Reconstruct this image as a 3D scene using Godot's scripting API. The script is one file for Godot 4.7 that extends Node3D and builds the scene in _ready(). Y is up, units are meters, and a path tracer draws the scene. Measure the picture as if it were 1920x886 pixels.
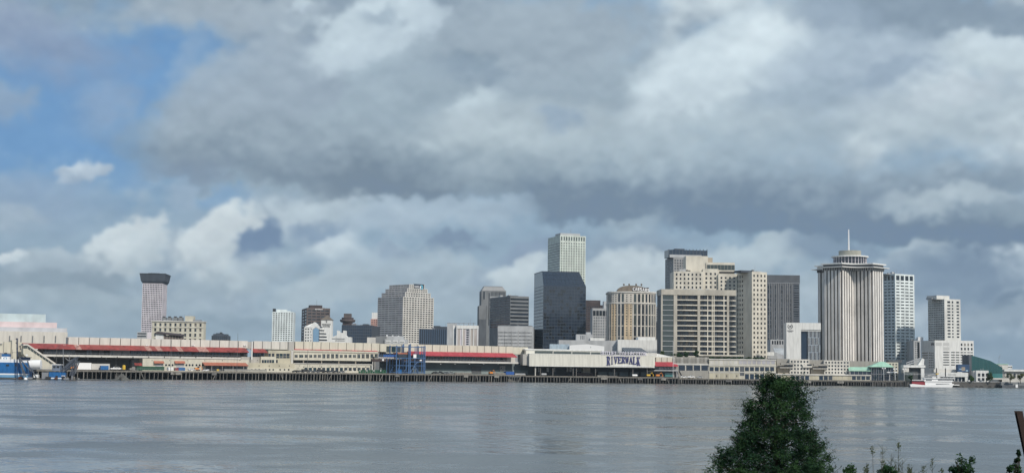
extends Node3D

# A city skyline across a wide brown river, seen from the levee on the near side.
# Metres, y up, camera on the near levee looking along -Z. Sight lines: FOC is the focal length in photo pixels.

const FOC := 2890.0
const EYE := Vector3(0, 7, 0)
const PITCH := 0.0877
const ROLL := 0.012

var cam: Camera3D
var rng := RandomNumberGenerator.new()
var M := {}
var names := {}
var mesh_cache := {}


func _ready() -> void:
	rng.seed = 20240
	# ------------------------------------------------------------ camera, sky, sun, exposure
	cam = Camera3D.new()
	cam.name = "camera"
	cam.fov = rad_to_deg(2.0 * atan(443.0 / FOC))
	cam.near = 0.1
	cam.far = 60000.0
	cam.transform = Transform3D(Basis(Vector3.RIGHT, PITCH) * Basis(Vector3.BACK, ROLL), EYE)
	add_child(cam)
	cam.current = true
	var env := Environment.new()
	env.background_mode = Environment.BG_SKY
	var sky := Sky.new()
	var pano := PanoramaSkyMaterial.new()
	pano.panorama = ImageTexture.create_from_image(sky_image())
	pano.energy_multiplier = 1.0
	sky.sky_material = pano
	env.sky = sky
	env.background_energy_multiplier = 1.0
	env.tonemap_mode = Environment.TONE_MAPPER_LINEAR
	env.tonemap_exposure = 1.0
	env.sdfgi_enabled = true
	env.ssao_enabled = true
	env.ssil_enabled = true
	env.fog_enabled = true
	env.fog_density = 0.000035
	env.fog_light_color = Color(0.74, 0.82, 0.88)
	var we := WorldEnvironment.new()
	we.name = "world_environment"
	we.environment = env
	add_child(we)
	var sun := DirectionalLight3D.new()
	sun.name = "sun"
	sun.light_color = Color(1.0, 0.972, 0.925)
	sun.light_energy = 1.12
	sun.light_angular_distance = 3.0
	sun.shadow_enabled = true
	sun.look_at_from_position(Vector3(0.44, 0.62, 0.65) * 100.0, Vector3.ZERO, Vector3.UP)
	add_child(sun)

	make_materials()
	setting()
	wharf()
	towers_left()
	towers_centre()
	towers_right()
	mall_left()
	mall_centre()
	mall_sign()
	riverfront_right()
	props()
	dredge()
	near_bank()


# ============================================================ sight lines
func ray(px: float, py: float) -> Vector3:
	return cam.transform.basis * Vector3((px - 960.0) / FOC, (443.0 - py) / FOC, -1.0)


func at(px: float, py: float, depth: float) -> Vector3:
	var r := ray(px, py)
	return EYE + r * (depth / -r.z)


# A building's own axes: x along the front face to the right, z out of the front towards the river, y up.
class Lot:
	var node: Node3D
	var xf: Transform3D
	var inv: Transform3D
	var w := 0.0
	var h := 0.0
	var d := 20.0
	var host
	var count := 0
	var extra := []
	var off := Vector3.ZERO
	var whole: Lot
	func P(px: float, py: float, z := 0.0) -> Vector3:
		var o: Vector3 = inv * EYE
		var r: Vector3 = inv.basis * host.ray(px, py)
		return o + r * ((z - o.z) / r.z)
	func X(px: float, py := 650.0, z := 0.0) -> float:
		return P(px, py, z).x
	func Y(px: float, py: float, z := 0.0) -> float:
		return P(px, py, z).y
	func side(px: float, py: float, x := 0.0) -> Vector3:
		var o: Vector3 = inv * EYE
		var r: Vector3 = inv.basis * host.ray(px, py)
		return o + r * ((x - o.x) / r.x)


func numbered(called: String) -> String:
	if not names.has(called):
		names[called] = 0
		return called
	names[called] += 1
	return "%s_%03d" % [called, names[called]]


func tag(o: Node, label: String, category: String, group := "", kind := "") -> void:
	if label: o.set_meta("label", label)
	if category: o.set_meta("category", category)
	if group: o.set_meta("group", group)
	if kind: o.set_meta("kind", kind)


# A thing whose front-left corner is seen at pxl, depth metres away; its front runs to pxr, turned away by turn degrees.
func lot(called: String, label: String, category: String, pxl: float, pxr: float, depth: float, turn := 0.0, py := 650.0, ground := 3.9, group := "") -> Lot:
	var l := Lot.new()
	l.host = self
	var a := at(pxl, py, depth)
	a.y = ground
	var n := Node3D.new()
	n.name = numbered(called)
	n.transform = Transform3D(Basis(Vector3.UP, deg_to_rad(turn)), a)
	add_child(n)
	l.node = n
	l.xf = n.transform
	l.inv = n.transform.affine_inverse()
	l.w = l.X(pxr, py)
	tag(n, label, category, group)
	return l


# ============================================================ mesh helpers
func mb() -> SurfaceTool:
	var st := SurfaceTool.new()
	st.begin(Mesh.PRIMITIVE_TRIANGLES)
	st.set_smooth_group(-1)
	return st


func done(st: SurfaceTool, called: String, m: Material, parent: Node) -> MeshInstance3D:
	st.generate_normals()
	var o := MeshInstance3D.new()
	o.mesh = st.commit()
	o.material_override = m
	o.name = called
	parent.add_child(o, true)
	return o


func tri(st: SurfaceTool, a: Vector3, b: Vector3, c: Vector3) -> void:
	st.add_vertex(a); st.add_vertex(b); st.add_vertex(c)


# corners in clockwise order seen from outside
func quad(st: SurfaceTool, a: Vector3, b: Vector3, c: Vector3, d: Vector3) -> void:
	tri(st, a, b, c); tri(st, a, c, d)


func box(st: SurfaceTool, lo: Vector3, hi: Vector3) -> void:
	var v := []
	for i in 8:
		v.append(Vector3(hi.x if i & 1 else lo.x, hi.y if i & 2 else lo.y, hi.z if i & 4 else lo.z))
	for f in [[4, 6, 7, 5], [1, 3, 2, 0], [0, 2, 6, 4], [5, 7, 3, 1], [6, 2, 3, 7], [0, 4, 5, 1]]:
		quad(st, v[f[0]], v[f[1]], v[f[2]], v[f[3]])


func bar(st: SurfaceTool, a: Vector3, b: Vector3, r: float, sides := 6, r2 := -1.0) -> void:
	if r2 < 0: r2 = r
	var d := (b - a).normalized()
	var u := d.cross(Vector3.UP if absf(d.y) < 0.9 else Vector3.RIGHT).normalized()
	var v := d.cross(u)
	for i in sides:
		var t0 := TAU * i / sides
		var t1 := TAU * (i + 1) / sides
		var e0 := u * cos(t0) + v * sin(t0)
		var e1 := u * cos(t1) + v * sin(t1)
		quad(st, a + e0 * r, b + e0 * r2, b + e1 * r2, a + e1 * r)
		tri(st, b, b + e1 * r2, b + e0 * r2)
		tri(st, a, a + e0 * r, a + e1 * r)


func prism(st: SurfaceTool, pts: PackedVector2Array, y0: float, y1: float) -> void:   # plan outline (x, z), clockwise seen from above or not
	var n := pts.size()
	for i in n:
		var p := pts[i]
		var q := pts[(i + 1) % n]
		quad(st, Vector3(p.x, y0, p.y), Vector3(p.x, y1, p.y), Vector3(q.x, y1, q.y), Vector3(q.x, y0, q.y))
	var idx := Geometry2D.triangulate_polygon(pts)
	for k in range(0, idx.size(), 3):
		for y in [y0, y1]:
			var a := Vector3(pts[idx[k]].x, y, pts[idx[k]].y)
			var b := Vector3(pts[idx[k + 1]].x, y, pts[idx[k + 1]].y)
			var c := Vector3(pts[idx[k + 2]].x, y, pts[idx[k + 2]].y)
			if ((b - a).cross(c - a).y > 0) == (y == y1): tri(st, a, c, b)
			else: tri(st, a, b, c)


func slab(st: SurfaceTool, pts: PackedVector2Array, z0: float, z1: float) -> void:   # front outline (x, y) pulled through z
	var n := pts.size()
	for i in n:
		var p := pts[i]
		var q := pts[(i + 1) % n]
		quad(st, Vector3(p.x, p.y, z0), Vector3(q.x, q.y, z0), Vector3(q.x, q.y, z1), Vector3(p.x, p.y, z1))
	var idx := Geometry2D.triangulate_polygon(pts)
	for k in range(0, idx.size(), 3):
		for z in [z0, z1]:
			tri(st, Vector3(pts[idx[k]].x, pts[idx[k]].y, z), Vector3(pts[idx[k + 1]].x, pts[idx[k + 1]].y, z), Vector3(pts[idx[k + 2]].x, pts[idx[k + 2]].y, z))


func lathe(st: SurfaceTool, prof: PackedVector2Array, c: Vector3, sides := 24) -> void:   # prof: (radius, y) from the bottom up
	for i in sides:
		var a := TAU * i / sides
		var b := TAU * (i + 1) / sides
		for k in prof.size() - 1:
			var p := prof[k]
			var q := prof[k + 1]
			quad(st, c + Vector3(cos(a) * p.x, p.y, sin(a) * p.x), c + Vector3(cos(a) * q.x, q.y, sin(a) * q.x), c + Vector3(cos(b) * q.x, q.y, sin(b) * q.x), c + Vector3(cos(b) * p.x, p.y, sin(b) * p.x))


func boxed(called: String, m: Material, parent: Node, lo: Vector3, hi: Vector3) -> MeshInstance3D:
	var st := mb()
	box(st, Vector3(minf(lo.x, hi.x), minf(lo.y, hi.y), minf(lo.z, hi.z)), Vector3(maxf(lo.x, hi.x), maxf(lo.y, hi.y), maxf(lo.z, hi.z)))
	return done(st, called, m, parent)


func text_on(parent: Node, called: String, s: String, height: float, m: Material, at_: Vector3, width := 0.0, deep := 0.3, serif := false, turn := 0.0) -> MeshInstance3D:
	var t := TextMesh.new()
	var f := SystemFont.new()
	f.font_names = PackedStringArray(["Droid Serif" if serif else "Droid Sans"])
	f.font_weight = 700
	t.font = f
	t.text = s
	t.font_size = 64
	t.pixel_size = height / 46.0
	t.depth = deep
	var o := MeshInstance3D.new()
	o.mesh = t
	o.material_override = m
	o.name = called
	parent.add_child(o, true)
	o.position = at_
	o.rotation.y = turn
	if width > 0.0:
		var b := t.get_aabb()
		o.scale.x = width / maxf(b.size.x, 0.01)
	return o


# lettering too far away to read: a row of short strokes of uneven width
func strokes(parent: Node, at_: Vector3, width: float, n: int, high: float, m: Material) -> void:
	for i in n:
		var x := at_.x - width / 2 + width * (i + 0.5) / n
		var w := width / n * rng.randf_range(0.22, 0.4)
		boxed("sign_stroke", m, parent, Vector3(x - w, at_.y - high / 2 * rng.randf_range(0.75, 1.0), at_.z), Vector3(x + w, at_.y + high / 2 * rng.randf_range(0.7, 1.0), at_.z + 0.12))


# ============================================================ facades
# face: 0 front, 1 left side (seen back to front), 2 right side (seen front to back). u along, v up, out = metres out of the face.
func fp(l: Lot, face: int, u: float, v: float, out: float) -> Vector3:
	if face == 1: return l.off + Vector3(-out, v, -l.d + u)
	if face == 2: return l.off + Vector3(l.w + out, v, -u)
	return l.off + Vector3(u, v, out)


func frect(st: SurfaceTool, l: Lot, face: int, u0: float, v0: float, u1: float, v1: float, out: float) -> void:
	if u1 - u0 < 0.001 or v1 - v0 < 0.001: return
	quad(st, fp(l, face, u0, v0, out), fp(l, face, u0, v1, out), fp(l, face, u1, v1, out), fp(l, face, u1, v0, out))


# A wall face with real openings: columns and rows are [from, to] pairs inside u0..u1, v0..v1. Returns the openings.
func pierced(st: SurfaceTool, l: Lot, face: int, u0: float, v0: float, u1: float, v1: float, cols: Array, rows: Array, deep := 0.5, out := 0.0) -> Array:
	var found := []
	var v := v0
	for r in rows:
		frect(st, l, face, u0, v, u1, r[0], out)
		var u := u0
		for c in cols:
			frect(st, l, face, u, r[0], c[0], r[1], out)
			u = c[1]
			var o := out - deep
			quad(st, fp(l, face, c[0], r[0], out), fp(l, face, c[0], r[0], o), fp(l, face, c[0], r[1], o), fp(l, face, c[0], r[1], out))
			quad(st, fp(l, face, c[1], r[0], o), fp(l, face, c[1], r[0], out), fp(l, face, c[1], r[1], out), fp(l, face, c[1], r[1], o))
			quad(st, fp(l, face, c[0], r[0], out), fp(l, face, c[1], r[0], out), fp(l, face, c[1], r[0], o), fp(l, face, c[0], r[0], o))
			quad(st, fp(l, face, c[0], r[1], o), fp(l, face, c[1], r[1], o), fp(l, face, c[1], r[1], out), fp(l, face, c[0], r[1], out))
			found.append([face, c[0], r[0], c[1], r[1], o + 0.06])
		frect(st, l, face, u, r[0], u1, r[1], out)
		v = r[1]
	frect(st, l, face, u0, v, u1, v1, out)
	return found


# n openings between a and b, each taking part of its bay
func bays(a: float, b: float, n: int, part: float) -> Array:
	var out := []
	var s := (b - a) / n
	for i in n:
		out.append([a + s * (i + 0.5 - part / 2), a + s * (i + 0.5 + part / 2)])
	return out


# Panes for the openings: each a part of its own up to 290 on one thing, the rest joined.
func panes(l: Lot, openings: Array, glass: Array, called := "window") -> void:
	var top: Lot = l.whole if l.whole else l
	for o in openings:
		if top.count >= 290:
			top.extra.append([l, o, glass])
			continue
		top.count += 1
		var w: float = o[3] - o[1]
		var h: float = o[4] - o[2]
		var key := "%d_%d" % [roundi(w * 20), roundi(h * 20)]
		if not mesh_cache.has(key):
			var b := BoxMesh.new()
			b.size = Vector3(roundi(w * 20) / 20.0 + 0.02, roundi(h * 20) / 20.0 + 0.02, 0.08)
			mesh_cache[key] = b
		var p := MeshInstance3D.new()
		p.mesh = mesh_cache[key]
		p.material_override = glass[rng.randi() % glass.size()]
		p.name = called
		p.position = fp(l, o[0], (o[1] + o[3]) / 2, (o[2] + o[4]) / 2, o[5])
		p.rotation = Vector3(rng.randf_range(-0.005, 0.005), (PI / 2 if o[0] > 0 else 0.0) + rng.randf_range(-0.006, 0.006), 0)
		l.node.add_child(p, true)


func rest_of_panes(l: Lot) -> void:
	if l.extra.is_empty(): return
	var by := {}
	for e in l.extra:
		var g = e[2][rng.randi() % e[2].size()]
		if not by.has(g): by[g] = mb()
		var o = e[1]
		frect(by[g], e[0], o[0], o[1], o[2], o[3], o[4], o[5] + 0.04)
	for g in by:
		var r := done(by[g], "far_windows", g, l.node)
		r.set_meta("kind", "stuff")
	l.extra = []


# Walls of a plain block from y0 up to y1, faces in skip left out (0 front, 1 left, 2 right), with back and roof.
func shell(st: SurfaceTool, l: Lot, y0: float, y1: float, skip := []) -> void:
	for f in 3:
		if not f in skip: frect(st, l, f, 0, y0, l.w if f == 0 else l.d, y1, 0)
	var o := l.off
	quad(st, o + Vector3(l.w, y0, -l.d), o + Vector3(l.w, y1, -l.d), o + Vector3(0, y1, -l.d), o + Vector3(0, y0, -l.d))
	quad(st, o + Vector3(0, y1, 0), o + Vector3(0, y1, -l.d), o + Vector3(l.w, y1, -l.d), o + Vector3(l.w, y1, 0))


# part of a lot with its own front plane: x0..x1 along, front at z, deep metres deep
func part_of(l: Lot, x0: float, x1: float, z: float, deep: float) -> Lot:
	var s := Lot.new()
	s.host = self
	s.node = l.node
	s.xf = l.xf
	s.inv = l.inv
	s.whole = l.whole if l.whole else l
	s.off = Vector3(x0, 0, z)
	s.w = x1 - x0
	s.d = deep
	return s


# One wall face with a grid of windows. g: c columns, r rows, w and h the open share of a bay, l/rt margins (m), b/t photo rows where the grid ends, px a photo column on the face
func windowed(st: SurfaceTool, l: Lot, face: int, y0: float, y1: float, g: Dictionary, glass: Array) -> void:
	var wide := l.w if face == 0 else l.d
	var v0: float = g.get("v0", y0)
	var v1: float = g.get("v1", y1 - 1.5)
	var cols := []
	if g.has("cols"): cols = g.cols
	else: cols = bays(g.get("l", 1.0), wide - g.get("rt", 1.0), g.c, g.get("w", 0.6))
	var rows := bays(v0, v1, g.r, g.get("h", 0.6))
	if g.has("top"): rows.append(g.top)
	panes(l, pierced(st, l, face, 0, y0, wide, y1, cols, rows, g.get("deep", 0.5)), glass)


# A box tower: front between two photo columns, side face seen from pxs to the corner (left) or from the corner to pxs (right).
func tower(called: String, label: String, pxl: float, pxr: float, depth: float, turn: float, py: float, ytop: float, wall: Material, glass: Array, front: Dictionary, side := {}, pxs := 0.0, deep := 25.0, ground := 3.9) -> Lot:
	var l := lot(called, label, "building", pxl, pxr, depth, turn, py, ground)
	l.h = l.Y((pxl + pxr) / 2, ytop)
	l.d = deep
	var st := mb()
	var skip := []
	var sf := 0
	if pxs > 0:
		sf = 1 if pxs < pxl else 2
		l.d = absf(l.side(pxs, py, 0.0 if sf == 1 else l.w).z)
	var y0 := 0.0
	for g in [front, side]:
		if g.has("b"): g.v0 = l.Y((pxl + pxr) / 2, g.b)
		if g.has("t"): g.v1 = l.Y((pxl + pxr) / 2, g.t)
		if g.has("top"): g.top = [l.Y((pxl + pxr) / 2, g.top[1]), l.Y((pxl + pxr) / 2, g.top[0])]
	if front: skip.append(0)
	if side and sf: skip.append(sf)
	shell(st, l, 0, l.h, skip)
	if front: windowed(st, l, 0, y0, l.h, front, glass)
	if side and sf: windowed(st, l, sf, y0, l.h, side, glass)
	done(st, "wall", wall, l.node)
	rest_of_panes(l)
	roof_clutter(l)
	return l


# plant, vents and aerials on a flat roof
func roof_clutter(l: Lot) -> void:
	for k in rng.randi_range(3, 6):
		var w := rng.randf_range(0.05, 0.14) * l.w
		var x := rng.randf_range(0.05, 0.8) * l.w
		var z := -rng.randf_range(0.15, 0.6) * l.d
		boxed("roof_unit", [M.light_grey, M.mid_grey, M.grey_metal][rng.randi() % 3], l.node, Vector3(x, l.h - 0.2, z - w), Vector3(x + w, l.h + rng.randf_range(0.7, 2.2), z))
	for k in rng.randi_range(1, 2):
		var x := rng.randf_range(0.1, 0.9) * l.w
		var st := mb()
		bar(st, Vector3(x, l.h, -l.d * 0.4), Vector3(x, l.h + rng.randf_range(3, 7), -l.d * 0.4), 0.12, 5, 0.06)
		done(st, "aerial", M.grey_metal, l.node)


func frustum(st: SurfaceTool, x0: float, x1: float, z0: float, z1: float, y: float, u0: float, u1: float, w0: float, w1: float, y2: float) -> void:
	var a := [Vector3(x0, y, z1), Vector3(x1, y, z1), Vector3(x1, y, z0), Vector3(x0, y, z0)]
	var b := [Vector3(u0, y2, w1), Vector3(u1, y2, w1), Vector3(u1, y2, w0), Vector3(u0, y2, w0)]
	for i in 4:
		var j := (i + 1) % 4
		quad(st, a[i], b[i], b[j], a[j])
	quad(st, b[0], b[3], b[2], b[1])
	quad(st, a[0], a[1], a[2], a[3])


# boxes on a roof: px span, top and bottom photo rows, z from the front plane
func roof_box(l: Lot, called: String, m: Material, px0: float, px1: float, ytop: float, z: float, deep: float) -> MeshInstance3D:
	var a := l.P(px0, ytop, z)
	var b := l.P(px1, ytop, z)
	return boxed(called, m, l.node, Vector3(a.x, l.h - 0.3, z - deep), Vector3(b.x, a.y, z))


func mast(l: Lot, px: float, ytop: float, z: float, r := 0.25, called := "antenna", m: Material = null) -> void:
	var p := l.P(px, ytop, z)
	var st := mb()
	bar(st, Vector3(p.x, l.h - 0.5, z), p, r, 6, r * 0.5)
	done(st, called, m if m else M.grey_metal, l.node)


# ============================================================ materials
func lin(r: float, g: float, b: float) -> Color:
	return Color(r, g, b).linear_to_srgb()


func noise_tex(seed_: int, size: int, freq: float, lo: float, hi: float, octaves := 4, sx := 1.0, kind := FastNoiseLite.TYPE_SIMPLEX_SMOOTH) -> ImageTexture:
	var n := FastNoiseLite.new()
	n.seed = seed_
	n.noise_type = kind
	n.frequency = freq
	n.fractal_octaves = octaves
	var im := n.get_seamless_image(size, size, false, false, 0.15, true)
	im.convert(Image.FORMAT_RGBA8)
	var d := im.get_data()
	for i in range(0, d.size(), 4):
		var v := int(clampf((lo + (hi - lo) * d[i] / 255.0) * 255.0, 0, 255))
		d[i] = v; d[i + 1] = v; d[i + 2] = v; d[i + 3] = 255
	return ImageTexture.create_from_image(Image.create_from_data(size, size, false, Image.FORMAT_RGBA8, d))


func plain_mat(key: String, c: Color, rough := 0.85, tex = null, scale := 0.03, metal := 0.0, spec := 0.5) -> StandardMaterial3D:
	var m := StandardMaterial3D.new()
	m.resource_name = key
	m.albedo_color = c
	m.roughness = rough
	m.metallic = metal
	m.metallic_specular = spec
	if tex:
		m.albedo_texture = tex
		m.uv1_triplanar = true
		m.uv1_world_triplanar = true
		m.uv1_scale = Vector3(scale, scale * 0.45, scale)
	M[key] = m
	return m


func make_materials() -> void:
	var grain := noise_tex(11, 256, 0.02, 0.84, 1.06, 5)
	var stain := noise_tex(12, 256, 0.012, 0.62, 1.12, 5)
	for a in [   # linear base colours of painted, stone and concrete walls
		["white_wall", 0.72, 0.72, 0.70], ["cream_wall", 0.60, 0.57, 0.47], ["pale_wall", 0.62, 0.60, 0.56], ["beige_wall", 0.50, 0.45, 0.36], ["sand_wall", 0.46, 0.41, 0.33],
		["tan_stone", 0.40, 0.35, 0.28], ["grey_wall", 0.30, 0.30, 0.30], ["light_grey", 0.44, 0.45, 0.46], ["mid_grey", 0.20, 0.21, 0.22], ["slate", 0.065, 0.078, 0.10], ["brown_wall", 0.13, 0.105, 0.10],
		["dark_brown", 0.065, 0.048, 0.048], ["pink_wall", 0.50, 0.30, 0.26], ["white_cool", 0.70, 0.76, 0.76], ["mint_white", 0.62, 0.68, 0.62], ["lilac_white", 0.62, 0.58, 0.62], ["hall_teal", 0.50, 0.60, 0.62],
		["hall_pink", 0.66, 0.54, 0.54], ["hall_grey", 0.48, 0.49, 0.52], ["apricot", 0.62, 0.50, 0.35], ["travertine", 0.60, 0.56, 0.50], ["concrete_dark", 0.11, 0.105, 0.10], ["panel", 0.60, 0.57, 0.52], ["panel_cream", 0.58, 0.55, 0.46]]:
		plain_mat(a[0], lin(a[1], a[2], a[3]), 0.85, grain, 0.021)
	plain_mat("white_metal", lin(0.78, 0.78, 0.78), 0.5)
	plain_mat("dark_metal", lin(0.03, 0.032, 0.036), 0.55)
	plain_mat("grey_metal", lin(0.22, 0.23, 0.25), 0.5)
	plain_mat("shadow_gap", lin(0.05, 0.048, 0.045), 0.9)  # near-black tone that paints in the shade of gaps and hollows
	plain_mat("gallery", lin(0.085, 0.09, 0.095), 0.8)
	plain_mat("red_roof", lin(0.33, 0.06, 0.052), 0.7, stain, 0.06)
	plain_mat("red_roof_new", lin(0.44, 0.055, 0.072), 0.7, grain, 0.06)
	plain_mat("red_worn", lin(0.50, 0.26, 0.22), 0.8, stain, 0.1)
	plain_mat("orange_awning", lin(0.42, 0.15, 0.095), 0.75, grain, 0.06)
	plain_mat("copper_green", lin(0.36, 0.60, 0.46), 0.6, grain, 0.05)
	plain_mat("timber", lin(0.18, 0.17, 0.155), 0.9, stain, 0.25)
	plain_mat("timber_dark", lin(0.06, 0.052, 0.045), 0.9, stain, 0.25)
	plain_mat("timber_pale", lin(0.29, 0.275, 0.25), 0.9, stain, 0.25)
	plain_mat("timber_grey", lin(0.16, 0.155, 0.15), 0.9, stain, 0.25)
	plain_mat("ground", lin(0.13, 0.13, 0.12), 0.95, stain, 0.01)
	plain_mat("deck", lin(0.22, 0.20, 0.17), 0.9, stain, 0.1)
	plain_mat("blue_paint", lin(0.015, 0.13, 0.36), 0.45, grain, 0.1)
	plain_mat("blue_steel", lin(0.07, 0.15, 0.31), 0.5, grain, 0.1)
	plain_mat("blue_tarp", lin(0.02, 0.09, 0.32), 0.6)
	plain_mat("green_paint", lin(0.012, 0.09, 0.045), 0.6, stain, 0.2)
	plain_mat("yellow_paint", lin(0.62, 0.40, 0.04), 0.5)
	plain_mat("orange_paint", lin(0.65, 0.22, 0.03), 0.5)
	plain_mat("red_paint", lin(0.24, 0.02, 0.03), 0.6)
	plain_mat("rust", lin(0.10, 0.045, 0.03), 0.9, stain, 0.4)
	plain_mat("rust_dark", lin(0.03, 0.017, 0.014), 0.9, stain, 0.8)
	plain_mat("rubber", lin(0.02, 0.02, 0.02), 0.9)
	plain_mat("navy_letter", lin(0.035, 0.04, 0.16), 0.5)
	plain_mat("dark_letter", lin(0.06, 0.06, 0.07), 0.6)
	plain_mat("bronze_dome", lin(0.17, 0.14, 0.11), 0.6, grain, 0.05)
	plain_mat("mud", lin(0.12, 0.12, 0.11), 0.95, stain, 0.3)
	plain_mat("hull_black", lin(0.02, 0.02, 0.022), 0.6, stain, 0.3)
	plain_mat("tyre", lin(0.015, 0.015, 0.015), 0.9)
	for a in [["glass_a", 0.024, 0.029, 0.036, 0.12], ["glass_b", 0.055, 0.064, 0.076, 0.15], ["glass_c", 0.015, 0.018, 0.023, 0.1], ["glass_blue", 0.015, 0.03, 0.055, 0.08], ["glass_green", 0.055, 0.068, 0.064, 0.1],
		["glass_teal", 0.02, 0.085, 0.085, 0.08], ["glass_sea", 0.05, 0.17, 0.17, 0.1], ["glass_navy", 0.022, 0.032, 0.050, 0.09], ["glass_pale", 0.16, 0.2, 0.23, 0.12], ["glass_brown", 0.03, 0.024, 0.024, 0.15], ["blind", 0.16, 0.15, 0.14, 0.6]]:
		plain_mat(a[0], lin(a[1], a[2], a[3]), a[4], null, 0.0, 0.0, 0.7)
	plain_mat("sun_stone", lin(0.64, 0.60, 0.515), 0.85, grain, 0.021)
	plain_mat("balcony_stone", lin(0.46, 0.43, 0.37), 0.85, grain, 0.021)
	plain_mat("rail", lin(0.10, 0.10, 0.11), 0.5)
	plain_mat("ribbed_grey", lin(0.10, 0.11, 0.13), 0.7, grain, 0.03)
	plain_mat("metal_roof", lin(0.45, 0.48, 0.50), 0.5, grain, 0.03)
	plain_mat("fin_stone", lin(0.80, 0.77, 0.73), 0.8, grain, 0.021)
	plain_mat("dark_bronze", lin(0.055, 0.046, 0.043), 0.5)
	plain_mat("drum", lin(0.36, 0.36, 0.31), 0.8, grain, 0.03)
	plain_mat("pale_white", lin(0.66, 0.66, 0.63), 0.85, grain, 0.021)
	plain_mat("louvre", lin(0.50, 0.50, 0.49), 0.8)
	for a in [["panel_b", 0.56, 0.54, 0.50], ["panel_cream2", 0.54, 0.51, 0.425], ["grey_panel", 0.40, 0.385, 0.36], ["sand_cream", 0.52, 0.48, 0.37], ["teal_grey", 0.13, 0.16, 0.17], ["teal_pale", 0.24, 0.29, 0.29],
		["cabin_dark", 0.03, 0.045, 0.065], ["cabin_blue", 0.03, 0.07, 0.11], ["hall_white", 0.66, 0.645, 0.58], ["letter_pale", 0.60, 0.58, 0.66], ["red_roof_dim", 0.29, 0.065, 0.055], ["red_roof_new2", 0.40, 0.05, 0.065]]:
		plain_mat(a[0], lin(a[1], a[2], a[3]), 0.8, grain, 0.021)
	plain_mat("glass_teal_dark", lin(0.015, 0.035, 0.045), 0.1)
	for a in [["conc_wall", 0.33, 0.315, 0.285], ["arcade_cream", 0.55, 0.52, 0.43], ["arcade_white", 0.66, 0.63, 0.57], ["grey_lilac", 0.46, 0.45, 0.48], ["teal_frame", 0.02, 0.10, 0.10], ["mural_blue", 0.03, 0.075, 0.16], ["mural_pale", 0.3, 0.42, 0.52],
		["mural_tan", 0.3, 0.25, 0.2], ["pale_blue", 0.16, 0.36, 0.58], ["navy_paint", 0.012, 0.03, 0.08], ["grey_blue", 0.085, 0.10, 0.13], ["blue_grey", 0.18, 0.22, 0.29]]:
		plain_mat(a[0], lin(a[1], a[2], a[3]), 0.75, grain, 0.021)
	for a in [["leaf_dark", 0.016, 0.036, 0.014], ["leaf_mid", 0.03, 0.062, 0.02], ["leaf_olive", 0.075, 0.085, 0.03], ["leaf_bright", 0.06, 0.12, 0.03], ["leaf_near", 0.016, 0.040, 0.022], ["leaf_near_b", 0.028, 0.062, 0.024], ["leaf_near_c", 0.010, 0.028, 0.017], ["reed_leaf", 0.05, 0.066, 0.036], ["reed_stem", 0.075, 0.07, 0.055], ["bark", 0.05, 0.042, 0.034]]:
		plain_mat(a[0], lin(a[1], a[2], a[3]), 0.85, null, 0.0, 0.0, 0.18)
	for k in ["leaf_near", "leaf_near_b", "leaf_mid", "leaf_bright"]:
		M[k].backlight_enabled = true
		M[k].backlight = lin(0.012, 0.03, 0.006)
	plain_mat("bank_grass", lin(0.05, 0.065, 0.025), 0.95, stain, 0.2)
	plain_mat("slate_wall", lin(0.09, 0.10, 0.115), 0.7, grain, 0.03)
	plain_mat("grey_band", lin(0.56, 0.53, 0.52), 0.8, grain, 0.03)
	plain_mat("black_frame", lin(0.03, 0.042, 0.06), 0.4)
	plain_mat("glass_night", lin(0.018, 0.027, 0.044), 0.08, null, 0.0, 0.0, 0.8)
	plain_mat("glass_pale_blue", lin(0.20, 0.33, 0.47), 0.12)
	plain_mat("blue_rib", lin(0.07, 0.11, 0.18), 0.5)
	plain_mat("shield_blue", lin(0.12, 0.45, 0.62), 0.5)
	plain_mat("mural", lin(0.42, 0.52, 0.60), 0.8, grain, 0.05)
	# rain streaks down the mall's panels and hall walls
	var streak := noise_tex(17, 256, 0.03, 0.9, 1.05, 5)
	for k in ["panel", "panel_b", "panel_cream", "panel_cream2", "hall_white", "grey_panel", "arcade_cream", "conc_wall", "white_wall"]:
		M[k].albedo_texture = streak
		M[k].uv1_scale = Vector3(0.07, 0.008, 0.07)
	# river
	var w := StandardMaterial3D.new()
	w.resource_name = "river_water"
	w.albedo_color = lin(0.125, 0.136, 0.134)
	w.roughness = 0.22
	w.metallic_specular = 0.5
	w.normal_enabled = true
	w.normal_texture = wave_normals()
	w.normal_scale = 1.0
	w.uv1_scale = Vector3(1.0 / 300.0, 1.0 / 300.0, 1)
	w.albedo_texture = noise_tex(33, 512, 0.008, 0.78, 1.1, 5)
	w.roughness = 0.3
	w.roughness_texture = ruffles()
	M["water"] = w


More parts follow.
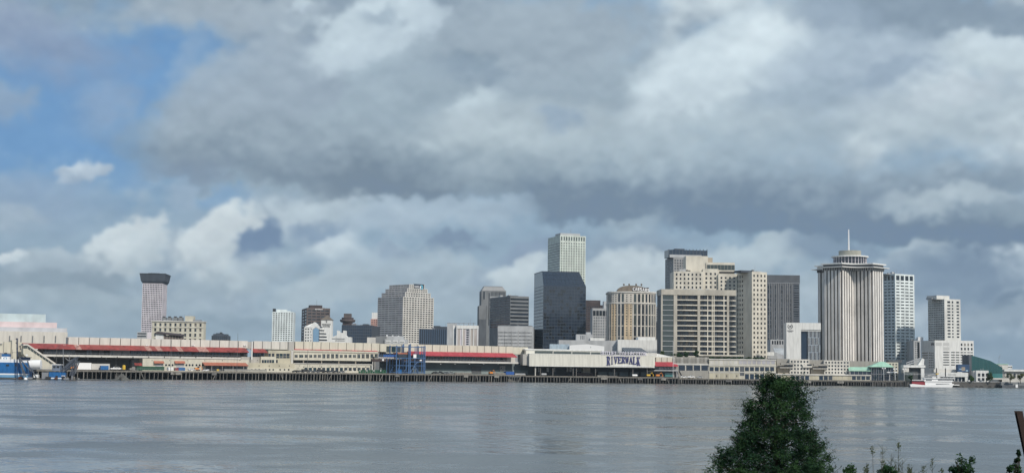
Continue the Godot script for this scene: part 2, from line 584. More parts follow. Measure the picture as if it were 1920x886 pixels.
# Ripples of two sizes; their height changes from calm slicks to wind-ruffled patches, as on a slow river. 2048 x 1024 texels over 300 m.
func wave_normals() -> ImageTexture:
	var fine := FastNoiseLite.new()
	fine.seed = 5
	fine.noise_type = FastNoiseLite.TYPE_SIMPLEX_SMOOTH
	fine.frequency = 0.035
	fine.fractal_octaves = 5
	fine.fractal_gain = 0.68
	var broad := FastNoiseLite.new()
	broad.seed = 9
	broad.frequency = 0.0065
	broad.fractal_octaves = 5
	broad.fractal_gain = 0.6
	var w := 2048
	var h := 1024
	var a := fine.get_seamless_image(w, h, false, false, 0.1, true)
	var b := broad.get_seamless_image(w, h, false, false, 0.1, true)
	a.convert(Image.FORMAT_L8)
	b.convert(Image.FORMAT_L8)
	var da := a.get_data()
	var db := b.get_data()
	var out := PackedByteArray()
	out.resize(w * h)
	var ramp := PackedFloat32Array()
	for i in 256:
		ramp.append(0.18 + 0.82 * smoothstep(0.36, 0.66, i / 255.0))
	for i in w * h:
		out[i] = int(128.0 + (da[i] - 128) * ramp[db[i]])
	var im := Image.create_from_data(w, h, false, Image.FORMAT_L8, out)
	im.convert(Image.FORMAT_RGBA8)
	im.bump_map_to_normal_map(1.5)
	return ImageTexture.create_from_image(im)


# wind-ruffled patches and calm slicks: how rough the river's skin is, over the same 300 m
func ruffles() -> ImageTexture:
	var n := FastNoiseLite.new()
	n.seed = 14
	n.frequency = 0.009
	n.fractal_octaves = 6
	n.fractal_gain = 0.62
	n.domain_warp_enabled = true
	n.domain_warp_amplitude = 30.0
	var im := n.get_seamless_image(1024, 1024, false, false, 0.1, true)
	im.convert(Image.FORMAT_RGBA8)
	var d := im.get_data()
	for i in range(0, d.size(), 4):
		var v := int(255.0 * (0.42 + 0.58 * smoothstep(0.40, 0.66, d[i] / 255.0)))
		d[i] = v; d[i + 1] = v; d[i + 2] = v
	return ImageTexture.create_from_image(Image.create_from_data(1024, 1024, false, Image.FORMAT_RGBA8, d))


# ============================================================ sky: air and clouds, computed for every direction
# Each cloud mass: centre x, y and half sizes in photo pixels of view angle (1/2890 radian), tilt in degrees, upper colour, lower colour, softness, strength
func cloud_masses() -> Array:
	return [
		# the open blue and the veils round it
		[170, 200, 330, 170, -8, [112, 151, 196], [118, 157, 200], 0.5, 1.0],
		[60, 60, 200, 70, 20, [148, 163, 188], [140, 156, 184], 0.9, 0.9],
		[400, 20, 200, 40, 0, [166, 178, 190], [158, 172, 188], 0.7, 1.0],
		[200, 195, 70, 45, -20, [150, 172, 200], [146, 166, 194], 0.9, 0.7],
		[20, 190, 60, 45, 0, [152, 170, 192], [146, 164, 188], 0.7, 0.8],
		[345, 110, 30, 45, 0, [150, 172, 198], [148, 170, 196], 0.9, 0.6],
		# tall grey bank filling the middle
		[820, 220, 560, 150, -4, [164, 180, 194], [150, 165, 178], 0.25, 1.0],
		[470, 190, 190, 120, -20, [166, 180, 195], [150, 164, 180], 0.3, 0.9],
		[1000, 70, 260, 110, 0, [162, 176, 190], [158, 172, 186], 0.6, 1.0],
		[680, 55, 130, 62, -22, [200, 214, 224], [190, 204, 216], 0.35, 1.0],
		[780, 15, 45, 45, -30, [206, 220, 230], [196, 210, 222], 0.5, 0.8],
		[565, 12, 22, 14, 0, [200, 214, 222], [186, 200, 214], 0.6, 0.8],
		[700, 30, 34, 18, 10, [160, 176, 192], [160, 176, 192], 0.9, 0.7],
		[880, 125, 90, 24, 4, [140, 157, 174], [136, 153, 172], 0.9, 0.8],
		[900, 190, 60, 36, -30, [192, 206, 216], [184, 198, 208], 0.6, 0.9],
		[950, 240, 220, 60, -4, [184, 197, 207], [176, 189, 198], 0.7, 0.9],
		[560, 270, 200, 50, -14, [160, 176, 190], [152, 168, 182], 0.8, 0.6],
		[1030, 215, 40, 28, 10, [152, 170, 190], [152, 170, 190], 0.8, 0.8],
		# white bank on the right
		[1370, 120, 250, 100, -30, [208, 221, 230], [194, 207, 217], 0.4, 1.0],
		[1460, 70, 120, 60, -20, [214, 226, 234], [206, 219, 228], 0.6, 0.9],
		[1620, 110, 200, 110, -20, [176, 191, 206], [166, 181, 198], 0.5, 0.9],
		[1760, 20, 300, 42, 4, [140, 156, 174], [144, 160, 177], 0.5, 1.0],
		[1560, 20, 80, 40, 10, [152, 168, 187], [156, 172, 190], 0.6, 0.8],
		[1860, 95, 140, 46, 6, [200, 213, 223], [192, 205, 214], 0.5, 1.0],
		[1660, 140, 70, 28, -20, [154, 170, 189], [156, 172, 190], 0.7, 0.9],
		[1480, 190, 110, 40, -14, [164, 180, 195], [160, 176, 192], 0.6, 0.8],
		[1750, 215, 240, 75, -10, [186, 199, 210], [178, 191, 201], 0.6, 0.9],
		[1780, 170, 90, 24, -20, [198, 209, 219], [192, 203, 213], 0.6, 0.8],
		[1340, 260, 260, 60, -6, [176, 190, 201], [168, 183, 195], 0.7, 0.8],
		# the long dark bases: soft above, sharper below (negative softness)
		[520, 282, 300, 66, 6, [160, 174, 187], [124, 140, 158], -0.45, 0.95],
		[740, 326, 150, 54, 0, [142, 157, 171], [102, 118, 138], -0.45, 0.95],
		[350, 318, 90, 28, 6, [140, 155, 173], [130, 146, 167], -0.6, 0.8],
		[930, 322, 180, 44, -2, [160, 175, 188], [132, 148, 165], -0.6, 0.85],
		[1180, 312, 420, 50, 3, [172, 186, 197], [146, 162, 176], -0.7, 0.8],
		[1090, 366, 150, 56, 2, [146, 162, 177], [104, 121, 143], -0.4, 1.0],
		[1480, 380, 400, 66, 4, [152, 167, 182], [102, 121, 145], -0.4, 1.0],
		[1800, 408, 320, 56, 3, [140, 156, 173], [98, 117, 142], -0.4, 1.0],
		[1800, 330, 200, 26, -6, [150, 164, 178], [132, 148, 166], -0.7, 0.8],
		[1745, 376, 120, 26, -6, [184, 197, 207], [164, 179, 192], 0.7, 0.9],
		[1890, 396, 80, 22, 0, [152, 168, 182], [140, 157, 173], 0.8, 0.7],
		# the lit band under them
		[770, 402, 200, 34, -3, [170, 187, 203], [168, 184, 200], 0.5, 0.9],
		[410, 368, 60, 18, 4, [128, 160, 195], [140, 168, 196], 0.7, 0.8],
		[340, 372, 40, 26, 0, [164, 180, 199], [158, 175, 195], 0.7, 0.6],
		[152, 328, 40, 20, -10, [200, 213, 226], [160, 177, 197], 0.3, 1.0],
		[60, 370, 130, 60, 8, [156, 174, 196], [150, 168, 190], 0.8, 0.7],
		[30, 410, 60, 30, 0, [176, 190, 204], [166, 181, 196], 0.8, 0.7],
		# cumulus over the left half
		[420, 450, 95, 66, -34, [214, 222, 227], [182, 194, 203], 0.3, 1.0],
		[250, 470, 95, 58, -24, [209, 218, 224], [174, 187, 197], 0.3, 1.0],
		[110, 505, 100, 42, -8, [178, 191, 202], [154, 169, 183], 0.4, 0.9],
		[22, 492, 38, 14, -12, [220, 228, 233], [196, 208, 217], 0.4, 1.0],
		[130, 538, 170, 22, 0, [146, 161, 175], [140, 156, 171], 0.7, 0.9],
		[480, 446, 54, 30, -34, [118, 139, 168], [124, 144, 171], 0.5, 1.0],
		[596, 444, 52, 24, -12, [132, 152, 177], [134, 154, 178], 0.6, 0.9],
		[600, 400, 80, 30, -10, [184, 198, 209], [178, 192, 204], 0.7, 0.8],
		[430, 530, 130, 30, -8, [172, 186, 197], [156, 171, 184], 0.6, 0.8],
		[450, 520, 34, 26, 10, [192, 204, 213], [184, 197, 206], 0.6, 0.7],
		[300, 595, 320, 34, 3, [158, 174, 187], [150, 167, 181], 0.8, 0.7],
		[620, 545, 130, 40, -14, [186, 199, 208], [172, 186, 197], 0.5, 0.8],
		[690, 485, 80, 22, -20, [176, 191, 204], [172, 187, 200], 0.7, 0.7],
		[470, 606, 130, 16, 5, [138, 156, 172], [142, 159, 175], 0.8, 0.6],
		[860, 590, 180, 40, -4, [170, 185, 196], [162, 177, 189], 0.7, 0.8],
		[180, 562, 200, 14, 2, [168, 182, 193], [160, 175, 187], 0.8, 0.7],
		# scraps and towers of cloud in the middle
		[835, 458, 60, 18, -8, [128, 146, 170], [132, 150, 173], 0.6, 0.9],
		[985, 468, 66, 30, -20, [140, 157, 180], [144, 161, 183], 0.7, 0.9],
		[725, 468, 22, 16, 0, [146, 163, 184], [148, 165, 186], 0.7, 0.7],
		[840, 530, 160, 50, 10, [178, 192, 203], [160, 175, 189], 0.6, 0.8],
		[985, 515, 70, 42, -24, [202, 213, 220], [186, 198, 206], 0.45, 0.9],
		[905, 520, 26, 22, 0, [150, 166, 184], [150, 166, 184], 0.7, 0.8],
		[1180, 520, 150, 52, -6, [200, 211, 218], [186, 198, 207], 0.5, 0.9],
		[1170, 420, 70, 26, -20, [170, 186, 199], [164, 180, 195], 0.6, 0.7],
		[1150, 462, 110, 18, -10, [146, 163, 182], [148, 165, 184], 0.7, 0.8],
		[1400, 486, 150, 36, -12, [184, 198, 208], [178, 192, 203], 0.5, 0.9],
		[1520, 560, 80, 60, 0, [176, 190, 201], [164, 179, 192], 0.6, 0.9],
		[1545, 470, 90, 30, 10, [126, 144, 166], [128, 146, 168], 0.6, 0.8],
		[1690, 480, 70, 28, -24, [176, 190, 202], [160, 176, 191], 0.5, 0.9],
		[1800, 520, 160, 60, 0, [124, 142, 165], [126, 145, 167], 0.7, 0.9],
		[1860, 590, 110, 34, -20, [152, 167, 182], [136, 153, 172], 0.6, 0.8],
		[1840, 660, 160, 40, 0, [126, 146, 168], [128, 148, 168], 0.9, 0.8],
		[1880, 560, 60, 14, -10, [112, 131, 154], [112, 131, 154], 0.7, 0.7],
	]


var n_big := FastNoiseLite.new()
var n_mid := FastNoiseLite.new()
var n_fine := FastNoiseLite.new()
var masses := []


func sky_colour(az: float, el: float, fine: bool) -> Color:
	var d := Vector3(sin(az) * cos(el), sin(el) * 1.3, -cos(az) * cos(el)) * 2890.0
	var b1 := n_big.get_noise_3dv(d)
	var b2 := n_big.get_noise_3dv(d + Vector3(5000, 900, 300))
	var m1 := n_mid.get_noise_3dv(d)
	var m2 := n_mid.get_noise_3dv(d + Vector3(900, 5000, 700))
	var f1 := n_fine.get_noise_3dv(d) if fine else 0.0
	var f2 := n_fine.get_noise_3dv(d + Vector3(700, 300, 5000)) if fine else 0.0
	# broken cloud everywhere: open air behind, grey and white above
	var low := clampf(1.0 - el / 0.35, 0.0, 1.0)
	var c := Vector3(124, 158, 196).lerp(Vector3(156, 173, 187), low)
	var cover := smoothstep(-0.28, 0.1, b1 + m1 * 0.35)
	var tone := clampf(0.5 + b2 * 0.9 + m2 * 0.5 + f1 * 0.15, 0.0, 1.0)
	c = c.lerp(Vector3(138, 154, 172).lerp(Vector3(204, 215, 223), tone), cover)
	var x := 960.0 + az * FOC
	var y := 697.0 - tan(clampf(el, -1.2, 1.2)) * FOC / cos(clampf(az, -0.9, 0.9)) + (x - 960.0) * ROLL
	if absf(az) < 0.5 and y > -260.0:
		x += m1 * 42.0 + f1 * 24.0 + b1 * 20.0
		y += m2 * 26.0 + f2 * 17.0
		for k in masses:
			var dx: float = x - k[0]
			var dy: float = y - k[1]
			if absf(dx) > k[9] or absf(dy) > k[9]: continue
			var u: float = (dx * k[10] + dy * k[11]) / k[2]
			var v: float = (-dx * k[11] + dy * k[10]) / k[3]
			var r := sqrt(u * u + v * v) + (m1 + f1) * 0.12
			var t0 := clampf(0.5 + v * 0.5, 0.0, 1.0)
			var soft: float = k[7] * lerpf(0.55, 1.25, t0) if k[7] > 0.0 else -k[7] * lerpf(1.9, 0.55, t0)
			soft = minf(soft, 0.98)
			var a: float = (1.0 - smoothstep(1.0 - soft, 1.0 + soft * 0.6, r)) * k[8]
			if a <= 0.0: continue
			var t := clampf(0.5 + v * 0.5 + f2 * 0.2, 0.0, 1.0)
			var col: Vector3 = (k[5] as Vector3).lerp(k[6], t)
			c = c.lerp(col, a)
		# billows: lit from above, shaded below
		var up := Vector3(0, 14, 0)
		var g := m1 * 6.0 + f1 * 2.0 + (m1 - n_mid.get_noise_3dv(d + up * 2.0)) * 13.0
		if fine: g += (f1 - n_fine.get_noise_3dv(d + up)) * 5.5
		c += Vector3(g, g, g * 0.92) * clampf((c.x - 92.0) / 90.0, 0.15, 1.0)
		c += Vector3(-2.0, 1.0, 1.0)
	return Color(clampf(c.x / 255.0, 0, 1), clampf(c.y / 255.0, 0, 1), clampf(c.z / 255.0, 0, 1))


func sky_image() -> Image:
	for a in [[n_big, 3, 1.0 / 900.0, 3], [n_mid, 8, 1.0 / 150.0, 3], [n_fine, 21, 1.0 / 40.0, 4]]:
		a[0].seed = a[1]
		a[0].noise_type = FastNoiseLite.TYPE_SIMPLEX_SMOOTH
		a[0].frequency = a[2]
		a[0].fractal_octaves = a[3]
	for k in cloud_masses():
		var p: Array = k.duplicate()
		p[5] = Vector3(k[5][0], k[5][1], k[5][2])
		p[6] = Vector3(k[6][0], k[6][1], k[6][2])
		p.append(maxf(k[2], k[3]) * 1.7)
		p.append(cos(deg_to_rad(k[4])))
		p.append(sin(deg_to_rad(k[4])))
		masses.append(p)
	var w := 1024
	var coarse := Image.create_empty(w, w / 2, false, Image.FORMAT_RGB8)
	for j in w / 2:
		var el := PI / 2 - (j + 0.5) / (w / 2) * PI
		for i in w:
			var az := ((i + 0.5) / w - 0.5) * TAU
			coarse.set_pixel((i + w / 2) % w, j, sky_colour(az, maxf(el, -0.01), false) if j < w / 4 + 8 else Color(0.55, 0.6, 0.64))
	coarse.resize(4096, 2048, Image.INTERPOLATE_CUBIC)
	for j in range(810, 1040):
		var el := PI / 2 - (j + 0.5) / 2048.0 * PI
		for i in range(1780, 2316):
			var az := ((i + 0.5) / 4096.0 - 0.5) * TAU
			coarse.set_pixel((i + 2048) % 4096, j, sky_colour(az, el, true))
	return coarse


# ============================================================ setting
# the far bank: [photo column, metres away]
const BANK := [[-400, 850], [-40, 885], [470, 978], [985, 1100], [1272, 1118], [1712, 1110], [2300, 1100]]


func bank_depth(px: float) -> float:
	for i in BANK.size() - 1:
		if px <= BANK[i + 1][0] or i == BANK.size() - 2:
			return lerpf(BANK[i][1], BANK[i + 1][1], (px - BANK[i][0]) / float(BANK[i + 1][0] - BANK[i][0]))
	return 1000.0


# a lot whose front runs along the far bank between two photo columns
func bank_lot(called: String, label: String, category: String, pxl: float, pxr: float, ground: float, group := "") -> Lot:
	var a := at(pxl, 712.0, bank_depth(pxl))
	var b := at(pxr, 712.0, bank_depth(pxr))
	return lot(called, label, category, pxl, pxr, bank_depth(pxl), rad_to_deg(atan2(a.z - b.z, b.x - a.x)), 712.0, ground, group)


func structure(st: SurfaceTool, called: String, m: Material) -> MeshInstance3D:
	var o := done(st, called, m, self)
	o.set_meta("kind", "structure")
	return o


func setting() -> void:
	var st := SurfaceTool.new()
	st.begin(Mesh.PRIMITIVE_TRIANGLES)
	var n := 24
	for i in n:
		for j in n:
			var p := []
			for k in [[0, 0], [1, 0], [1, 1], [0, 1]]:
				p.append(Vector3(-9000.0 + 18000.0 * (i + k[0]) / n, 0, -66.0 - 1500.0 * (j + k[1]) / n))
			for k in [0, 3, 2, 0, 2, 1]:
				st.set_uv(Vector2(p[k].x, p[k].z))
				st.set_normal(Vector3.UP)
				st.add_vertex(p[k])
	st.generate_tangents()
	var o := MeshInstance3D.new()
	o.mesh = st.commit()
	o.material_override = M.water
	o.name = "river"
	o.set_meta("kind", "structure")
	add_child(o)
	# land of the far bank, out to the horizon
	var g := mb()
	var front := []
	for b in BANK:
		var p := at(b[0], 712.0, b[1] + 34.0)
		front.append(Vector3(p.x, 3.3, p.z))
	front.push_front(Vector3(-9000, 3.3, front[0].z))
	front.append(Vector3(9000, 3.3, front[-1].z))
	for i in front.size() - 1:
		var a: Vector3 = front[i]
		var b: Vector3 = front[i + 1]
		quad(g, a, Vector3(a.x * 1.6, 3.3, -12000), Vector3(b.x * 1.6, 3.3, -12000), b)
		quad(g, Vector3(a.x, -3, a.z + 12), a, b, Vector3(b.x, -3, b.z + 12))
	structure(g, "ground", M.ground)


func wharf() -> void:
	var spec := [
		["long timber wharf on slim piles below the red-roofed mall at far left", 58, 470, 694.6, 694.8, 9.0],
		["timber wharf on close-set piles below the cream mall wing and blue gantry", 470, 985, 696.8, 702.4, 6.4],
		["timber wharf on piles below the white navy-lettered mall building", 985, 1272, 703.2, 707.6, 5.4],
		["dark wharf on closely spaced pale piles below the arcaded parking garage", 1272, 1712, 708.2, 714.6, 4.75]]
	var ids := 0
	for s in spec:
		var l := bank_lot("wharf", s[0], "wharf", s[1], s[2], 0.0, "timber wharves along the far bank")
		var mid: float = (s[1] + s[2]) / 2.0
		var top := l.Y(mid, (s[3] + s[4]) / 2.0)
		l.h = top
		boxed("deck", M.deck, l.node, Vector3(0, top - 0.35, -34), Vector3(l.w, top, 0))
		boxed("fascia_beam", M.timber, l.node, Vector3(0.05, top - 0.95, -0.5), Vector3(l.w - 0.05, top - 0.36, 0.12))
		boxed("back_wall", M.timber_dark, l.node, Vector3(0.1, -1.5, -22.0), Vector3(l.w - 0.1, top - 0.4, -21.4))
		var step: float = s[5] * bank_depth(mid) / FOC
		var x := step * 0.4
		while x < l.w:
			var st := mb()
			var lean := rng.randf_range(-0.12, 0.12)
			var r := rng.randf_range(0.19, 0.3)
			var big := rng.randf() < 0.16
			bar(st, Vector3(x + lean, -1.5, -0.5), Vector3(x, top - 0.3, -0.25), r * (1.35 if big else 1.0), 7)
			done(st, "piling", [M.timber, M.timber, M.timber_pale, M.timber_grey][rng.randi() % 4], l.node)
			if ids % 3 == 0:
				st = mb()
				bar(st, Vector3(x + 0.4 * step, -1.5, -5.5), Vector3(x + 0.4 * step, top - 0.4, -5.5), 0.22, 6)
				done(st, "piling", M.timber_dark, l.node)
			if ids % 17 == 5:
				st = mb()
				var s2 := 1.0 if rng.randf() < 0.5 else -1.0
				bar(st, Vector3(x + s2 * 2.6, -0.6, 0.15), Vector3(x + 0.3, top - 0.5, 0.15), 0.2, 6)
				done(st, "brace", M.timber_pale, l.node)
			ids += 1
			x += step * rng.randf_range(0.75, 1.25)
		# fender rafts and worn patches hung on the face
		for k in 3:
			var fx := l.w * rng.randf_range(0.1, 0.9)
			var st := mb()
			box(st, Vector3(fx, top - 2.2, 0.35), Vector3(fx + rng.randf_range(3, 5), top - 0.5, 0.8))
			done(st, "fender", M.timber_pale if k else M.timber_grey, l.node)


# ============================================================ towers, left part of the skyline
func towers_left() -> void:
	var dark := [M.glass_a, M.glass_b, M.glass_c]
	var mixed := [M.glass_a, M.glass_b, M.glass_c, M.glass_b, M.blind]
	# --- convention hall with stepped pastel upper storeys
	var l := lot("convention_hall", "long pale hall with stepped teal and pink upper storeys at far left", "building", -60, 126, 985, 20, 640)
	var top := [[126, 622.5, "panel", 0.0, 60.0], [125, 615.0, "hall_grey", -6.0, 50.0], [106, 604.5, "hall_pink", -12.0, 40.0], [85, 589.0, "hall_teal", -18.0, 30.0]]
	for i in 4:
		var t = top[i]
		var b: Vector3 = l.P(t[0], t[1], t[3])
		var y0 := 0.0 if i == 0 else l.P(60, top[i - 1][1], top[i - 1][3]).y - 0.2
		boxed(["wall", "upper_storey", "pink_storey", "teal_storey"][i], M[t[2]], l.node, Vector3(0, y0, t[3] - t[4]), Vector3(b.x, b.y + 0.0, t[3]))
	for px in [17.2, 38.8, 60.4, 82.0, 103.4]:
		var p := l.P(px, 629.0, 0)
		var q := l.P(px, 641.5, 0)
		boxed("pilaster", M.mid_grey, l.node, Vector3(p.x - 0.3, q.y, 0), Vector3(p.x + 0.3, p.y, 0.6))
	for px in [62.0, 81.5]:
		var p := l.P(px, 590.0, -18)
		boxed("seam", M.hall_grey, l.node, Vector3(p.x - 0.06, l.P(px, 621, -18).y, -18), Vector3(p.x + 0.06, p.y, -17.9))
	# --- tall tower with flared dark crown
	l = lot("flared_crown_tower", "slender white gridded tower with flared dark crown at far left", "building", 265, 303, 2000, 4, 580)
	l.h = l.Y(284, 531)
	l.d = absf(l.side(311.5, 580, l.w).z)
	var st := mb()
	shell(st, l, 0, l.h, [0, 2])
	windowed(st, l, 0, 0, l.h, {"c": 12, "r": 23, "w": 0.62, "h": 0.6, "l": 0.4, "rt": 0.4, "v0": l.Y(284, 623), "v1": l.h - 0.5}, dark)
	windowed(st, l, 2, 0, l.h, {"c": 6, "r": 23, "w": 0.5, "h": 0.55, "l": 0.6, "rt": 0.6, "v0": l.Y(284, 623), "v1": l.h - 0.5}, dark)
	done(st, "wall", M.lilac_white, l.node)
	rest_of_panes(l)
	st = mb()
	var y1 := l.Y(284, 526.5)
	var y2 := l.Y(284, 513.5)
	frustum(st, 0.3, l.w - 0.3, -l.d + 0.3, -0.3, l.h - 0.5, -2, l.w + 2, -l.d - 2, 2, y1)
	frustum(st, -2, l.w + 2, -l.d - 2, 2, y1, -3.6, l.w + 3.6, -l.d - 3.6, 3.6, y2)
	done(st, "crown", M.slate, l.node)
	boxed("parapet", M.dark_metal, l.node, Vector3(-3.9, y2, -l.d - 3.9), Vector3(l.w + 3.9, y2 + 0.7, 3.9))
	boxed("plant_room", M.slate, l.node, Vector3(6, y2 + 0.6, -l.d + 4), Vector3(l.w - 6, l.Y(284, 511.0), -6))
	boxed("podium", M.light_grey, l.node, Vector3(-4, 0, -2), Vector3(8, l.Y(270, 622.5), 5))
	boxed("podium_window", M.glass_a, l.node, Vector3(-3.5, l.Y(270, 626.5), 5), Vector3(7.5, l.Y(270, 624.0), 5.1))
	boxed("podium_window", M.glass_a, l.node, Vector3(-3.5, l.Y(270, 631.5), 5), Vector3(7.5, l.Y(270, 629.0), 5.1))
	mast(l, 284, 509.0, -8, 0.3)
	# --- cream hotel
	l = tower("cream_hotel", "cream eight-bay hotel with rooftop cooling units beside the flared-crown tower", 283.5, 381, 1230, -2, 620, 602.6, M.cream_wall, mixed,
		{"c": 10, "r": 4, "w": 0.42, "h": 0.62, "l": 0.8, "rt": 0.6, "b": 642, "t": 603.8, "deep": 0.7}, {}, 278.5)
	boxed("cornice", M.pale_wall, l.node, Vector3(-0.6, l.h - 0.2, -l.d), Vector3(l.w + 0.6, l.h + 0.5, 0.7))
	boxed("string_course", M.pale_wall, l.node, Vector3(-0.2, l.Y(330, 613.8), 0), Vector3(l.w + 0.2, l.Y(330, 613.1), 0.35))
	roof_box(l, "penthouse", M.cream_wall, 346.5, 361, 592.0, -3, 8)
	for px in [302.5, 313, 324, 334]:
		roof_box(l, "cooling_unit", M.mid_grey, px, px + 7.5, 594.6, -4, 4)
		roof_box(l, "cooling_unit_cowl", M.dark_metal, px + 1.5, px + 6.0, 592.6, -5, 2)
	roof_box(l, "cooling_unit", M.light_grey, 367, 374, 600.4, -4, 3)
	# --- rooftop pavilion before the hotel
	l = lot("roof_pavilion", "small pavilion with dark tilted roof in front of the cream hotel", "building", 291, 340, 1120, 0, 632)
	l.h = l.Y(315, 628)
	boxed("wall", M.white_wall, l.node, Vector3(0, 0, -8), Vector3(l.X(306, 632), l.Y(300, 625.2), 0))
	boxed("screen_wall", M.brown_wall, l.node, Vector3(l.X(306.2, 632), 0, -7), Vector3(l.w, l.h, -0.2))
	for i in 7:
		var x := lerpf(l.X(307, 632), l.w - 0.4, i / 6.0)
		boxed("post", M.tan_stone, l.node, Vector3(x - 0.12, l.Y(315, 637), -0.2), Vector3(x + 0.12, l.h, 0.05))
	st = mb()
	var ra := l.P(289.5, 623.2, 1.2)
	var rb := l.P(341, 629.0, 1.2)
	quad(st, ra, ra + Vector3(0, 1.2, -9), rb + Vector3(0, 1.2, -9), rb)
	quad(st, ra + Vector3(0, -0.5, 0), ra, rb, rb + Vector3(0, -0.5, 0))
	quad(st, ra + Vector3(0, -0.5, 0), rb + Vector3(0, -0.5, 0), rb + Vector3(0, 0.7, -9), ra + Vector3(0, 0.7, -9))
	done(st, "roof", M.dark_brown, l.node)
	# --- small dark stepped tower
	l = tower("stepped_dark_block", "small dark glass block with stepped top rising alone behind the long mall roof", 396, 426, 2300, 0, 632, 628.6, M.slate, [M.glass_a, M.glass_blue],
		{"c": 8, "r": 3, "w": 0.8, "h": 0.6, "l": 0.4, "rt": 0.4, "b": 640, "t": 629.2})
	roof_box(l, "setback", M.slate, 399, 424.5, 625.6, -3, 16)
	roof_box(l, "plant_room", M.slate, 404, 416, 624.0, -6, 10)
	roof_box(l, "stair_tower", M.dark_metal, 411.5, 415.5, 622.6, -5, 4)
	# --- white apartment tower
	l = tower("white_apartment_tower", "white tower with square punched windows standing alone left of the brown office block", 509.5, 549.5, 1700, 3, 610, 584.4, M.white_cool, dark,
		{"c": 8, "r": 15, "w": 0.5, "h": 0.5, "l": 0.3, "rt": 0.3, "b": 643, "t": 585.4}, {"c": 2, "r": 15, "w": 0.55, "h": 0.5, "b": 643, "t": 585.4}, 505.0)
	roof_box(l, "sign_box", M.dark_metal, 511, 516.5, 578.2, -1, 2)
	roof_box(l, "penthouse", M.white_cool, 518, 537, 579.6, -4, 9)
	roof_box(l, "plant_room", M.white_cool, 530, 544, 582.6, -6, 8)
	# --- brown office tower
	l = tower("brown_office_tower", "brown-grey office tower with banded windows behind the gabled hotel", 574, 618, 1850, 14, 610, 577.2, M.brown_wall, [M.glass_a, M.glass_b, M.glass_brown],
		{"c": 5, "r": 11, "w": 0.82, "h": 0.5, "l": 1.0, "rt": 1.0, "b": 641, "t": 579.5, "deep": 0.8}, {"c": 2, "r": 11, "w": 0.82, "h": 0.5, "b": 641, "t": 579.5}, 564.8)
	roof_box(l, "penthouse", M.dark_brown, 581, 604, 571.6, -5, 14)
	mast(l, 593.5, 560.5, -9, 0.2)
	strokes(l.node, Vector3(l.X(597.5, 579), l.Y(597, 579.4), 0.05), 9.0, 7, 1.4, M.white_metal)
	gabled_hotel()
	# --- white low building with notched parapet
	l = lot("notched_white_block", "low white block with a deep square notch in its roofline", "building", 620, 657, 1290, 0, 630)
	st = mb()
	var pts := PackedVector2Array()
	for q in [[620, 645], [620, 631], [624, 631], [627, 629.4], [631.5, 627.6], [631.5, 619.2], [634.5, 619.2], [634.5, 623.4], [643, 623.4], [643, 619.2], [646.8, 619.2], [646.8, 628], [650, 631.5], [657, 631.5], [657, 645]]:
		var p := l.P(q[0], q[1])
		pts.append(Vector2(p.x, p.y))
	slab(st, pts, -14, 0)
	done(st, "wall", M.white_wall, l.node)
	boxed("window_band", M.glass_a, l.node, Vector3(l.X(622, 634), l.Y(630, 635.4), 0), Vector3(l.X(646, 634), l.Y(630, 634.0), 0.06))
	boxed("window_band", M.glass_a, l.node, Vector3(l.X(628, 637), l.Y(630, 638.8), 0), Vector3(l.X(646, 637), l.Y(630, 637.6), 0.06))
	# --- long dark blue slab
	l = tower("dark_blue_slab", "low dark navy glass slab behind the notched white block", 640, 697, 1500, -2, 625, 609.0, M.slate, [M.glass_navy, M.glass_blue],
		{"c": 14, "r": 6, "w": 0.92, "h": 0.86, "l": 0.3, "rt": 0.3, "b": 643, "t": 609.8, "deep": 0.15}, {}, 621)
	roof_box(l, "plant_room", M.slate, 680, 690, 607.0, -6, 10)
	# --- revolving-restaurant tower
	l = lot("round_top_tower", "brown tower top with a wide disc storey and square cap above the navy slab", "building", 641, 660, 1950, 0, 600)
	l.d = 13
	l.h = l.Y(650, 603)
	boxed("shaft", M.dark_brown, l.node, Vector3(0.6, 0, -l.d), Vector3(l.w - 0.6, l.h, 0))
	st = mb()
	var cx := l.w / 2
	lathe(st, PackedVector2Array([Vector2(0, l.Y(650, 604)), Vector2(8.6, l.Y(650, 603.6)), Vector2(9.9, l.Y(650, 601)), Vector2(9.9, l.Y(650, 598.6)), Vector2(0, l.Y(650, 598.5))]), Vector3(cx, 0, -6.5), 28)
	done(st, "disc_storey", M.brown_wall, l.node)
	st = mb()
	lathe(st, PackedVector2Array([Vector2(7.6, l.Y(650, 598.6)), Vector2(7.6, l.Y(650, 594.8)), Vector2(0, l.Y(650, 594.7))]), Vector3(cx, 0, -6.5), 28)
	done(st, "upper_disc", M.dark_brown, l.node)
	boxed("cap", M.brown_wall, l.node, Vector3(cx - 4.6, l.Y(650, 595), -11), Vector3(cx + 4.6, l.Y(650, 587.4), -2))
	for i in 5:
		boxed("slot", M.glass_a, l.node, Vector3(cx - 3.8 + i * 1.6, l.Y(650, 590.0), -2), Vector3(cx - 2.8 + i * 1.6, l.Y(650, 588.4), -1.92))
	# --- pink tower
	l = tower("pink_tower", "thin pinkish tower with white top tucked behind the stepped bank building", 694.5, 712, 1750, 0, 610, 597.5, M.pink_wall, mixed,
		{"c": 4, "r": 9, "w": 0.55, "h": 0.5, "l": 0.4, "rt": 0.4, "b": 632, "t": 598.4})
	roof_box(l, "upper_storey", M.white_wall, 697, 710, 585.6, -1.5, 10)
	# --- low roofs behind the mall
	l = lot("low_roof_cluster", "low pale rooftops with plant huts just above the mall roof", "building", 682, 764, 1230, 0, 633)
	l.h = l.Y(720, 640)
	boxed("wall", M.pale_wall, l.node, Vector3(l.X(688, 633), 0, -10), Vector3(l.X(704, 633), l.Y(696, 632.0), 0))
